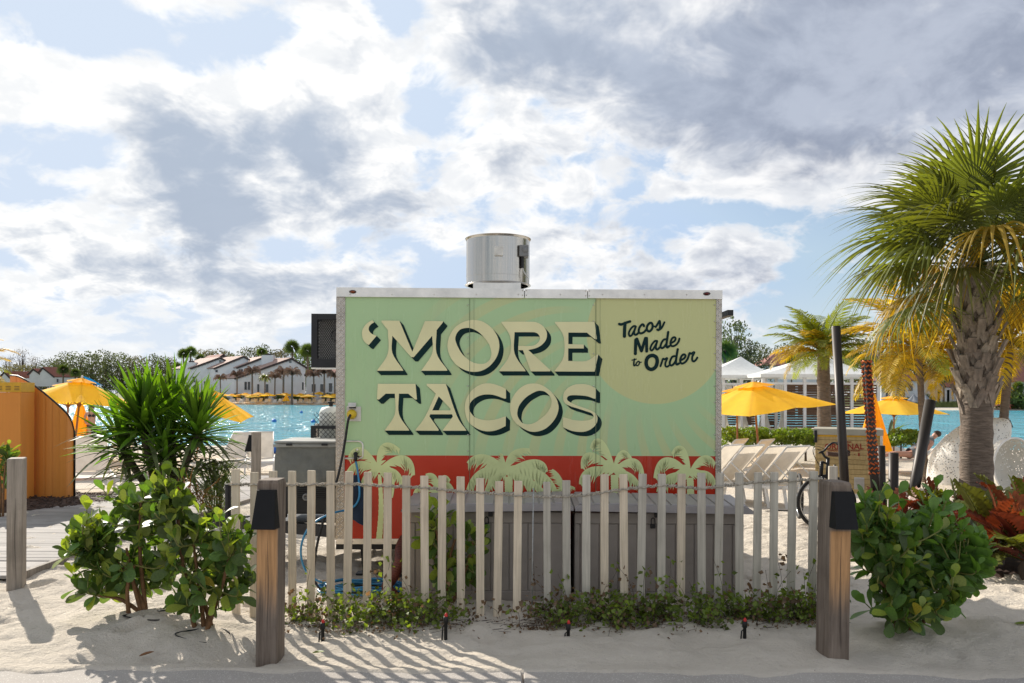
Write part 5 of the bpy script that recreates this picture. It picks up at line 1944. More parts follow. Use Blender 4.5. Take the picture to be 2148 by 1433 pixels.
clusia('clusia_shrub', (g_.x, g_.y, gz(g_.x, g_.y)), env_px([(8, 960, 10.6, 26, 50, 0.16), (-20, 1000, 10.6, 40, 70, 0.2)]),
       "small round-leaved plant at the left edge before the orange screen", 20, 9, stems=3, leaf=(0.11, 0.16))

# ------------------------------------------------------------------ yucca
YL = [leaf_mesh('yucca_leaf', YUCCA, 1, 0.155, 5, 'sword', 0.22, d) for d in (0.02, 0.10, 0.22)]
YO = [leaf_mesh('yucca_old_leaf', YUCCA_OLD, 1, 0.12, 6, 'sword', 0.2, d) for d in (0.5, 0.8)]
rs = random.Random(4)
yb = G(345, 1085)
yucca = thing('yucca_plant', (yb.x, yb.y, yb.z), "large spiky yucca with sword-shaped leaves behind the shrubs", "yucca")
cnt = 0
for (u, v, dy, n, ln) in ((300, 895, 0.0, 125, 0.86), (415, 905, -0.1, 95, 0.70), (360, 880, 0.35, 80, 0.86), (255, 935, 0.15, 70, 0.74), (345, 960, -0.25, 70, 0.62)):
    yy = yb.y + dy
    c = P(u, v, yy)
    m = MB()
    m.tube(spline([(yb.x + rs.uniform(-.1, .1), yb.y + dy * .5, yb.z - 0.05), (c.x * 0.6 + yb.x * 0.4, yy, c.z * 0.5), (c.x, yy, c.z - 0.02)], 6), 0.05, 9)
    m.build('trunk', BARK, yucca, True)
    for k in range(n):
        f_ = (k + 0.5) / n
        el = R(86 - 100 * f_ + rs.uniform(-9, 9))
        az = k * 2.39996 + rs.uniform(-.2, .2)
        d = Vector((math.cos(el) * math.cos(az), math.cos(el) * math.sin(az), math.sin(el)))
        old = f_ > 0.93 or (f_ > 0.8 and rs.random() < 0.25)
        l_ = ln * rs.uniform(0.8, 1.08) * (0.82 if f_ < 0.12 else 1)
        if old:
            d = (d + Vector((0, 0, 0.35))).normalized()
        pos = c + Vector((0, 0, 0.10 - 0.24 * f_)) + d * 0.03
        me = YO[rs.randrange(2)] if old else YL[min(2, int(f_ * 2.6 + rs.random() * 0.5))]
        put_leaf(me, yucca, orient(pos, d, (0, 0, 1) if abs(d.z) < 0.95 else (1, 0, 0), (l_, l_ * 0.95, l_)))
# hanging old leaves round the foot
for k in range(170):
    az = rs.uniform(0, 6.28)
    u = rs.uniform(250, 460)
    c = P(u, rs.uniform(925, 1025), yb.y + rs.uniform(-.15, .2))
    d = Vector((math.cos(az) * 0.6, math.sin(az) * 0.6, 0.30))
    l_ = rs.uniform(0.40, 0.62)
    put_leaf(YO[rs.randrange(2)], yucca, orient(c, d, (0, 0, 1), (l_, l_, l_ * 1.25)))

# feathery green shrub right of the yucca
def frond_bush(name, base, label, cat, n, ln, mats, seed, el=(25, 85), spread=0.1, wd=0.05, shape='sword', group=None, droop=(0.1, 0.3, 0.5)):
    rs = random.Random(seed)
    t = thing(name, base, label, cat, group)
    mes = [leaf_mesh(name + '_leaf', mt, 1, wd, 5, shape, 0.15, dd) for mt in mats for dd in droop]
    for k in range(n):
        az = k * 2.4 + rs.uniform(-.3, .3)
        e_ = R(rs.uniform(*el))
        d = Vector((math.cos(e_) * math.cos(az), math.cos(e_) * math.sin(az), math.sin(e_)))
        pos = Vector(base) + Vector((rs.uniform(-1, 1) * spread, rs.uniform(-1, 1) * spread * 0.7, rs.uniform(0, spread)))
        l_ = ln * rs.uniform(0.6, 1.1)
        put_leaf(mes[rs.randrange(len(mes))], t, orient(pos, d, (0, 0, 1), l_))
    return t


g_ = G(432, 1092)
frond_bush('bromeliad', (g_.x, g_.y - 0.45, 0.16), "dry orange-brown bromeliad at the foot of the yucca", "bromeliad", 120, 0.46, [BROMELIAD, BROMELIAD, YUCCA_OLD], 5, (5, 70), 0.16, 0.045)


def leaf_cloud(mb, ell, n, size, rs, flat=0.0):
    """n small leaf quads spread through an ellipsoid, denser near its skin"""
    cx, cy, cz, rx, ry, rz = ell
    for _ in range(n):
        while True:
            q = Vector((rs.uniform(-1, 1), rs.uniform(-1, 1), rs.uniform(-1, 1)))
            if q.length < 1 and q.length > 0.05:
                break
        q = q.normalized() * (q.length ** 0.45)
        p = Vector((cx + q.x * rx, cy + q.y * ry, cz + q.z * rz))
        d = (q + Vector((rs.uniform(-1, 1), rs.uniform(-1, 1), rs.uniform(-1, 1)))).normalized()
        o1 = d.orthogonal().normalized()
        a = rs.uniform(0, 6.28)
        s1 = (o1 * math.cos(a) + d.cross(o1) * math.sin(a)) * size * rs.uniform(0.6, 1.2)
        s2 = d.cross(s1).normalized() * size * rs.uniform(0.35, 0.6)
        mb.add([p - s1, p - s2 * 0.9, p + s1, p + s2 * 0.9], [(0, 1, 2, 3)])


rs = random.Random(8)
g_ = G(462, 1080)
sh = thing('rosemary_shrub', (g_.x, g_.y, g_.z), "fine-leaved dark green bush right of the yucca", "bush")
m = MB()
c0 = P(452, 1010, g_.y)
for _ in range(520):
    q = Vector((rs.gauss(0, 0.13), rs.gauss(0, 0.13), rs.uniform(-0.42, 0.26)))
    p = Vector((c0.x + q.x, g_.y + q.y, c0.z + q.z))
    d = Vector((q.x * 2, q.y * 2, 0.6)).normalized()
    m.tube([p - d * 0.07, p + d * 0.07], [0.006, 0.001], 3, False)
    for j in range(8):
        a = rs.uniform(0, 6.28)
        o1 = d.orthogonal().normalized()
        r_ = o1 * math.cos(a) + d.cross(o1) * math.sin(a)
        b0 = p + d * (-0.07 + 0.018 * j)
        tip_ = b0 + (r_ * 0.8 + d * 0.7) * 0.04
        w_ = d.cross(r_) * 0.004
        m.add([b0 - w_, b0 + w_, tip_], [(0, 1, 2)])
o = m.build('foliage', HEDGE, sh)
MB().tube([(g_.x, g_.y, g_.z - 0.05), (g_.x, g_.y, c0.z)], [0.03, 0.01], 7).build('stem', BARK, sh, True)

# ------------------------------------------------------------------ ground vine and litter along the fence
rs = random.Random(12)
vin, dry, stm = MB(), MB(), MB()


def vine_leaf(mb, p, size):
    d = Vector((rs.uniform(-1, 1), rs.uniform(-1, 1), rs.uniform(0.1, 1.2))).normalized()
    o1 = d.orthogonal().normalized()
    a = rs.uniform(0, 6.28)
    s1 = (o1 * math.cos(a) + d.cross(o1) * math.sin(a))
    s2 = d.cross(s1)
    L, W = size, size * 0.42
    mb.add([p, p + s1 * L * 0.35 + s2 * W + d * L * .08, p + s1 * L, p + s1 * L * 0.35 - s2 * W + d * L * .08], [(0, 1, 2), (0, 2, 3)])


runs = []
for k in range(620):
    u = rs.uniform(600, 1712)
    dens = 0.55 + 0.45 * math.sin(u * 0.016 + 1.0) + (0.25 if u < 930 else 0) + (0.35 if u > 1180 else 0)
    if rs.random() > dens:
        continue
    y = FY + rs.gauss(-0.10, 0.12)
    x = P(u, 1300, FY).x
    z = sand_z(x, y)
    h = rs.uniform(0.04, 0.19) * (1.35 if rs.random() < 0.12 else 1)
    if rs.random() < 0.06:
        h = rs.uniform(0.25, 0.42)
    lean = Vector((rs.uniform(-0.14, 0.14), rs.uniform(-0.06, 0.05), h))
    pts = spline([(x, y, z - 0.01), (x + lean.x * 0.3, y + lean.y * .3, z + h * 0.6), (x + lean.x, y + lean.y, z + h)], 5)
    stm.tube(pts, 0.0016, 3, False)
    isdry = rs.random() < (0.12 if u < 950 or u > 1180 else 0.4)
    for j in range(rs.randrange(9, 17)):
        q = pts[rs.randrange(len(pts))]
        p = Vector(q) + Vector((rs.gauss(0, 0.035), rs.gauss(0, 0.03), abs(rs.gauss(0, 0.02))))
        vine_leaf(dry if isdry or rs.random() < 0.08 else vin, p, rs.uniform(0.022, 0.048))
for k in range(1500):            # low litter of dead leaves and twigs
    u = rs.uniform(590, 1715)
    y = FY + rs.gauss(-0.22, 0.10)
    x = P(u, 1310, FY).x
    vine_leaf(dry, Vector((x, y, sand_z(x, y) + 0.008)), rs.uniform(0.01, 0.03))
for k in range(260):
    u = rs.uniform(590, 1715)
    y = FY + rs.gauss(-0.2, 0.10)
    x = P(u, 1310, FY).x
    z = sand_z(x, y) + 0.012
    a = rs.uniform(-0.5, 0.5)
    l_ = rs.uniform(0.03, 0.13)
    stm.tube([(x, y, z), (x + l_ * math.cos(a), y + l_ * math.sin(a), z + rs.uniform(0, 0.02))], 0.0018, 3, False)
tag(vin.build('ground_vine', VINE), "green ground vine creeping along the foot of the fence", "vine", kind='stuff')
tag(dry.build('dead_leaf_litter', VINEBROWN), "brown dead vine leaves littering the fence foot", "leaf litter", kind='stuff')
tag(stm.build('vine_stems', BARK, None, True), "thin brown vine stems and twigs along the fence", "vine", kind='stuff')
# a few single fallen leaves on the sand
for k, (u, v, lab) in enumerate(((292, 1387, "single dry orange leaf fallen on the sand below the left shrubs"), (1390, 1310, "curled dry leaf lying before the fence middle"),
                                 (655, 1373, "green fallen leaf on the sand right of the left lamp post"), (2128, 1330, "fallen green leaf on the shaded sand at right"))):
    g_ = G(u, v)
    me = leaf_mesh('fallen_leaf', DRYLEAF if k < 2 else VINE, 1, 0.42, 6, 'oval', 0.3, -0.1)
    o = bpy.data.objects.new('fallen_leaf', me)
    link(o)
    o.matrix_world = orient((g_.x, g_.y, sand_z(g_.x, g_.y) + 0.018), (1, 0.5 - 0.4 * k, 0.12), (0, 0, 1), 0.085)
    tag(o, lab, "leaf", "fallen leaves on the sand")
# drip rings round the shrub feet
for k, (u, v, lab) in enumerate(((312, 1318, "thin black irrigation ring round the left shrub's foot"), (425, 1352, "thin black irrigation ring at the shrub beside the post"))):
    g_ = G(u, v)
    m = MB()
    pts = []
    for a in np.linspace(0.3, 5.4, 26):
        x, y = g_.x + 0.17 * math.cos(a), g_.y + 0.10 * math.sin(a)
        pts.append((x, y, sand_z(x, y) + 0.006 + 0.012 * math.sin(a * 2)))
    m.tube(pts, 0.0045, 6)
    tag(m.build('drip_ring', BLACKRUB, None, True), lab, "irrigation hose", "drip rings")
# ------------------------------------------------------------------ parasols
def make_parasol(side=2.4, ht=2.15, rise=0.5, name='parasol', detail=True):
    t = bpy.data.objects.new(name, None)
    link(t)
    ORG[t] = Vector((0, 0, 0))
    hs = side / 2
    zt, ze = ht, ht - rise

    def canopy(i, j):
        # i round the square, j from the vent out to the hem
        a = i * 2 * math.pi + math.pi / 4
        k = 1 / max(abs(math.cos(a)), abs(math.sin(a)))
        k = 0.93 * k + 0.07
        f = 0.10 + 0.90 * j
        seg = (i * 8) % 1.0
        sag = 0.035 * math.sin(math.pi * seg) * f
        r = hs * f * k * (1 - 0.03 * math.sin(math.pi * seg) * f)
        z = zt - rise * (f ** 1.08) * (0.72 + 0.28 * k) - sag
        return (r * math.cos(a), r * math.sin(a), z)
    m = MB()
    m.sheet(canopy, 48, 8)
    rim = [canopy(i / 48, 1) for i in range(49)]
    can = m.build('canopy', CANVAS, t, True)
    m = MB()

    def vent(i, j):
        a = i * 2 * math.pi + math.pi / 4
        f = 0.02 + 0.24 * j
        k = 1 / max(abs(math.cos(a)), abs(math.sin(a)))
        return (hs * f * k * math.cos(a), hs * f * k * math.sin(a), zt + 0.055 - rise * 0.75 * f - 0.02 * math.sin(math.pi * ((i * 8) % 1)) * j)
    m.sheet(vent, 48, 3)
    m.build('vent_cap', CANVAS, can, True)
    m = MB()
    m.tube([(0, 0, -0.2), (0, 0, zt - 0.02)], 0.024, 10)
    pole = m.build('pole', TEAKPOLE, t, True)
    m = MB()
    m.lathe([(0.028, zt + 0.03), (0.02, zt + 0.07), (0.028, zt + 0.09), (0.012, zt + 0.12), (0, zt + 0.125)], (0, 0, 0), 10)
    m.build('finial', WHITEALU, pole, True)
    if detail:
        for k in range(8):
            i = k / 8
            pts = [canopy(i, j / 4) for j in range(5)]
            MB().tube([(0, 0, zt - 0.05)] + [(p[0], p[1], p[2] - 0.02) for p in pts], 0.011, 5).build('rib', TEAKPOLE, t, True)
            q = pts[2]
            MB().tube([(0, 0, zt - rise - 0.12), (q[0], q[1], q[2] - 0.03)], 0.009, 5).build('strut', TEAKPOLE, t, True)
        MB().lathe([(0.05, zt - rise - 0.15), (0.05, zt - rise - 0.08), (0.03, zt - rise - 0.07)], (0, 0, 0), 10).build('hub', TEAKPOLE, t, True)
    return t


def place(o, loc, rz=0, label=None, cat=None, group=None, lean=None, sc=None):
    o.location = loc
    o.rotation_euler = (lean[0], lean[1], rz) if lean else (0, 0, rz)
    if sc:
        o.scale = (sc, sc, sc)
    return tag(o, label, cat, group)


par0 = make_parasol()
GP = "yellow parasols on the near beach"
q = P(1596, 990, 17.4)
place(par0, (q.x, 17.4, gz(q.x, 17.4)), R(24), "open yellow parasol just right of the trailer, above the loungers", "parasol", GP, (0, -0.10))
q = P(1548, 930, 22.0)
c = copy_tree(par0)
place(c, (q.x, 22.0, gz(q.x, 22)), R(50), "yellow parasol half hidden behind the trailer's right edge", "parasol", GP, (0, -0.05))
q = P(1875, 935, 26.0)
c = copy_tree(par0)
place(c, (q.x, 26.0, gz(q.x, 26) - 0.22), R(33), "open yellow parasol left of the big palm trunk", "parasol", GP)
q = P(152, 925, 19.5)
c = copy_tree(par0)
place(c, (q.x, 19.5, gz(q.x, 19.5) + 0.1), R(30), "nearer yellow parasol behind the curved orange screen", "parasol", GP, (0.03, 0.09))
q = P(140, 925, 23.5)
c = copy_tree(par0)
place(c, (q.x, 23.5, gz(q.x, 23.5)), R(55), "farther yellow parasol behind the curved orange screen", "parasol", GP, (-0.02, 0.03), 1.05)
q = P(408, 945, 24.0)
c = copy_tree(par0)
place(c, (q.x, 24.0, gz(q.x, 24) - 0.02), R(10), "tilted yellow parasol peeping out behind the yucca", "parasol", GP, (0.05, 0.26))


def make_closed(name='closed_parasol', ht=2.2):
    t = bpy.data.objects.new(name, None)
    link(t)
    ORG[t] = Vector((0, 0, 0))
    m = MB()

    def cl(i, j):
        a = i * 2 * math.pi
        pl = 0.72 + 0.28 * math.cos(a * 8 + 0.8 * j)
        r = (0.035 + 0.44 * j ** 1.1) * (1 - (1 - pl) * (0.3 + 0.5 * j))
        return (r * math.cos(a), r * math.sin(a), ht - 1.42 * j - 0.10 * j * abs(math.sin(a * 2)))
    m.sheet(cl, 64, 14)
    m.build('folded_canopy', CANVAS, t, True)
    MB().tube([(0, 0, -0.2), (0, 0, ht + 0.02)], 0.024, 10).build('pole', TEAKPOLE, t, True)
    MB().tube([(0.16 * math.cos(a), 0.16 * math.sin(a), ht - 0.95) for a in np.linspace(0, 6.28, 18)], 0.012, 5).build('tie', CANVAS, t, True)
    return t


cl0 = make_closed()
q = P(1833, 935, 21.0)
place(cl0, (q.x, 21.0, gz(q.x, 21) - 0.18), 0.2, "closed yellow parasol behind the red perforated pole", "parasol", "closed yellow parasols")
q = P(169, 900, 29.0)
c = copy_tree(cl0)
place(c, (q.x, 29.0, gz(q.x, 29) - 0.28), 0.9, "closed yellow parasol beyond the woman at far left", "parasol", "closed yellow parasols")


# ------------------------------------------------------------------ loungers
def make_lounger(name='sun_lounger', back=48, frame=True):
    """foot at +y end, head at -y; seat 0.34 m high"""
    t = bpy.data.objects.new(name, None)
    link(t)
    ORG[t] = Vector((0, 0, 0))
    w_ = 0.32
    b = R(back)
    hinge = -0.25
    top = (hinge - 0.80 * math.cos(b), 0.36 + 0.80 * math.sin(b))
    f = MB()
    for s_ in (-1, 1):
        f.bar((s_ * w_, -0.95, 0.33), (s_ * w_, 1.05, 0.33), 0.035, 0.045)
    f.bar((-w_, 1.05, 0.33), (w_, 1.05, 0.33), 0.035, 0.045)
    f.bar((-w_, -0.95, 0.33), (w_, -0.95, 0.33), 0.035, 0.045)
    f.build('frame', WHITEALU, t)
    for (x, y) in ((-w_, 0.85), (w_, 0.85), (-w_, -0.75), (w_, -0.75)):
        MB().bar((x, y, 0.31), (x, y + (0.06 if y > 0 else -0.06), 0.0), 0.035, 0.035, (0, 1, 0)).build('leg', WHITEALU, t)
    m = MB()

    def seat(i, j):
        return (-w_ + 0.02 + (2 * w_ - 0.04) * i, hinge + (1.05 - hinge) * j, 0.36 - 0.02 * math.sin(math.pi * i) - 0.015 * math.sin(math.pi * j))
    m.sheet(seat, 6, 10)
    m.build('seat', SLING, t, True)
    m = MB()

    def bk(i, j):
        s_ = 0.03 * math.sin(math.pi * i) * math.sin(math.pi * min(1, j + 0.15))
        return (-w_ + 0.03 + (2 * w_ - 0.06) * i, hinge - 0.80 * j * math.cos(b) - s_ * math.sin(b) + 0, 0.36 + 0.80 * j * math.sin(b) - s_ * math.cos(b))
    m.sheet(bk, 8, 10)
    bo = m.build('backrest', SLING, t, True)
    m = MB()
    for s_ in (-1, 1):
        m.tube([(s_ * (w_ - 0.02), hinge, 0.36), (s_ * (w_ - 0.02), top[0], top[1])], 0.014, 6)
    m.tube([(-w_ + 0.02, top[0], top[1]), (w_ - 0.02, top[0], top[1])], 0.014, 6)
    for s_ in (-1, 1):
        m.tube([(s_ * (w_ - 0.02), hinge - 0.45 * math.cos(b), 0.36 + 0.45 * math.sin(b)), (s_ * (w_ - 0.02), hinge - 0.72, 0.35)], 0.010, 6)
    o = m.build('back_frame', WHITEALU, t, True)
    return t


lo0 = make_lounger()
GL = "white sling loungers beside the trailer"
spots = [(1528, 1030, 13.2, 128), (1572, 1030, 13.0, 126), (1628, 1028, 12.9, 122), (1668, 1026, 12.8, 120), (1600, 985, 16.8, 130), (1545, 985, 17.0, 132)]
labs = ["white sling lounger nearest the trailer's right corner", "white sling lounger second from the trailer, left of the parasol pole", "white sling lounger just right of the near parasol pole",
        "white sling lounger farthest right of the near row", "white sling lounger in the rear row, right one", "white sling lounger in the rear row, half behind the trailer"]
for k, (u, v, y, rz) in enumerate(spots):
    o = lo0 if k == 0 else copy_tree(lo0)
    q = P(u, v, y)
    place(o, (q.x - 0.55, y + 0.25, gz(q.x, y)), R(rz - 84), labs[k], "lounger", GL)
GL2 = "white sling loungers on the left beach"
for k, (u, v, y, rz, lab) in enumerate(((192, 1000, 14.5, -150, "white sling lounger behind the orange screen, cut by the leaning post"), (476, 965, 19.0, 168, "white sling lounger on the shore right of the yucca"),
                                        (546, 965, 19.5, 196, "white sling lounger on the shore behind the lamp post"), (250, 960, 24, 190, "white sling lounger glimpsed through the yucca"))):
    o = copy_tree(lo0)
    q = P(u, v, y)
    place(o, (q.x, y, gz(q.x, y)), R(rz), lab, "lounger", GL2)

# ------------------------------------------------------------------ boardwalk
bx0, bx1, by0, by1 = -6.7, -4.22, 6.75, 18.0
m = MB()
for x in (bx0 + 0.1, (bx0 + bx1) / 2, bx1 - 0.1):
    m.bar((x, by0, -0.16), (x, by1, -0.40), 0.05, 0.14)
bw = m.build('boardwalk', DECKWOOD)
bw["kind"] = 'structure'
rs = random.Random(5)
n = int((by1 - by0) / 0.15)
pm = MB().box((-0.069, 0.0, -(bx1 - bx0) / 2), (0.069, 0.03, (bx1 - bx0) / 2), 0.004).mesh('plank', DECKWOOD)
for k in range(n):
    y = by0 + 0.075 + k * 0.15
    z = gz(bx0, y) + 0.030 + rs.uniform(-0.003, 0.003)
    o = bpy.data.objects.new('plank', pm)
    link(o)
    o.parent = bw
    # grain axis (z of the piece) laid along x
    o.matrix_world = Matrix(((0, 0, 1, (bx0 + bx1) / 2 + rs.uniform(-0.01, 0.01)), (1, 0, 0, y), (0, 1, 0, z - 0.015), (0, 0, 0, 1)))
MB().bar((bx1 + 0.03, by0, 0.015), (bx1 + 0.03, 8.0, 0.015), 0.04, 0.10).build('edge_beam', POSTGREY, bw)
MB().bar((bx1 + 0.03, 8.0, 0.015), (bx1 + 0.03, by1, -0.285), 0.04, 0.10).build('edge_beam', POSTGREY, bw)
# mulch bed
mu = MB()
c = G(95, 1062)


def bed(i, j):
    a = i * 2 * math.pi
    x, y = c.x - 0.5 + 1.5 * j * math.cos(a), c.y + 0.3 + 1.5 * j * math.sin(a)
    return (x, y, gz(x, y) + 0.12 * (1 - j * j) + 0.02 * mnoise.noise(Vector((x * 9, y * 9, 0))) - 0.03 * (j > 0.95))


mu.sheet(bed, 40, 12)
o = mu.build('mulch_bed', MULCH, None, True)
o["kind"] = 'structure'
mu = MB()
rs = random.Random(15)
for k in range(1600):
    a, r_ = rs.uniform(0, 6.28), math.sqrt(rs.random()) * 1.45
    x, y = c.x - 0.5 + r_ * math.cos(a), c.y + 0.3 + r_ * math.sin(a)
    z = gz(x, y) + 0.12 * (1 - (r_ / 1.5) ** 2) + 0.012
    b = rs.uniform(0, 3.1)
    l_ = rs.uniform(0.02, 0.06)
    mu.bar((x, y, z), (x + l_ * math.cos(b), y + l_ * math.sin(b), z + rs.uniform(-0.01, 0.02)), 0.012, 0.008)
tag(mu.build('bark_chips', MULCH), "dark bark chips round the orange screen", "mulch", kind='stuff')

# ------------------------------------------------------------------ curved orange screen and cabinet
ky = 12.3
kz = gz(-7, ky)
screen = thing('curved_screen', (P(90, 1040, ky).x, ky, kz), "orange-brown curved screen of upright boards with a sweeping black top edge", "screen")
xa, xb = P(20, 900, ky).x, P(154, 900, ky).x
n = 9
prof = [(20, 789), (35, 790), (50, 797), (70, 810), (90, 825), (110, 842), (128, 858), (140, 870), (149, 884), (154, 905)]


def top_v(u):
    for (a, b) in zip(prof, prof[1:]):
        if u <= b[0]:
            return a[1] + (b[1] - a[1]) * (u - a[0]) / (b[0] - a[0])
    return 905


def plan(t):
    """plan curve of the screen: bows towards the viewer"""
    return ky + 0.5 * (t - 0.55) ** 2 * 2.2 + (0.10 if t > 0.9 else 0) * (t - 0.9) * 10


edge = []
for k in range(n):
    t0, t1 = k / n, (k + 1) / n - 0.004
    m = MB()
    sub = 4
    fr, bk_ = [], []
    for s_ in range(sub + 1):
        t_ = t0 + (t1 - t0) * s_ / sub
        u = 20 + 134 * t_
        yy = plan(t_)
        zt_ = P(u, top_v(u), yy).z
        x = P(u, 900, yy).x
        inset = 0.004 if s_ in (0, sub) else 0
        fr.append(((x, yy + inset, kz + 0.02), (x, yy + inset, zt_)))
        bk_.append(((x, yy + 0.03, kz + 0.02), (x, yy + 0.03, zt_)))
        edge.append((x, yy + 0.015, zt_ + 0.008))
    vs = [p for a in fr for p in a] + [p for a in bk_ for p in a]
    nn = 2 * (sub + 1)
    fs = []
    for s_ in range(sub):
        fs += [(2 * s_, 2 * s_ + 2, 2 * s_ + 3, 2 * s_ + 1), (nn + 2 * s_ + 1, nn + 2 * s_ + 3, nn + 2 * s_ + 2, nn + 2 * s_), (2 * s_ + 1, 2 * s_ + 3, nn + 2 * s_ + 3, nn + 2 * s_ + 1)]
    fs += [(0, 1, nn + 1, nn), (2 * sub + 1, 2 * sub, nn + 2 * sub, nn + 2 * sub + 1)]
    m.add(vs, fs)
    m.build('board', ORANGEWOOD, screen)
xe, ye = P(155.5, 900, plan(1.0)).x, plan(1.0) + 0.015
edge += [(xe, ye, edge[-1][2] - 0.05), (xe, ye, kz + 0.02)]
MB().tube(edge, 0.016, 8).build('edge_strip', BLACK, screen, True)
m = MB()
m.lathe([(0.0, 0.03), (0.62, 0.03), (0.64, 0.02), (0.64, -0.05)], ((xa + xb) / 2 + 0.1, ky + 0.42, kz), 40)
m.build('base_plate', BLACK, screen, True)
cab = thing('cabinet', (P(10, 1040, 11.9).x, 12.0, kz), "flat orange-brown cabinet with a yellow vented top band at the left edge", "cabinet")
x0, x1 = P(-60, 900, 11.9).x, P(43, 900, 11.9).x
zt_ = P(20, 802, 11.9).z
m = MB().box((x0, 11.9, kz), (x1, 12.25, zt_ - 0.15), 0.006)
m.build('body', ORANGEWOOD, cab)
band = MB().box((x0, 11.895, zt_ - 0.148), (x1 + 0.003, 12.252, zt_), 0.006).build('top_band', CARTYEL, cab)
for gx in (0, 1, 2, 3):
    for k in range(3):
        q = x1 - 0.09 - gx * 0.13
        MB().box((q, 11.890, zt_ - 0.065 - k * 0.025), (q + 0.075, 11.897, zt_ - 0.058 - k * 0.025)).build('vent_slot', FASCIA, band)


# ------------------------------------------------------------------ people
def skin_body(name, edges, rad, mat_, parent, sub=2):
    """one continuous body grown over a skeleton: joints {key: (x, y, z)}, edges of keys, radius per key"""
    import bmesh
    bm = bmesh.new()
    lay = bm.verts.layers.skin.verify()
    vs = {}
    for k, (p, r_) in rad.items():
        v = bm.verts.new(p)
        rr = r_ if hasattr(r_, '__len__') else (r_, r_)
        v[lay].radius = rr
        vs[k] = v
    first = next(iter(vs.values()))
    first[lay].use_root = True
    for a, b in edges:
        bm.edges.new((vs[a], vs[b]))
    me = bpy.data.meshes.new(name)
    bm.to_mesh(me)
    bm.free()
    me.materials.append(mat_)
    o = bpy.data.objects.new(name, me)
    link(o)
    sk = o.modifiers.new('skin', 'SKIN')
    sk.use_smooth_shade = True
    ss = o.modifiers.new('sub', 'SUBSURF')
    ss.levels = ss.render_levels = sub
    # freeze the grown surface into a plain mesh
    dg = bpy.context.evaluated_depsgraph_get()
    ev = o.evaluated_get(dg)
    me2 = bpy.data.meshes.new_from_object(ev)
    o.modifiers.clear()
    o.data = me2
    me2.shade_smooth()
    if not me2.materials:
        me2.materials.append(mat_)
    o.parent = parent
    return o


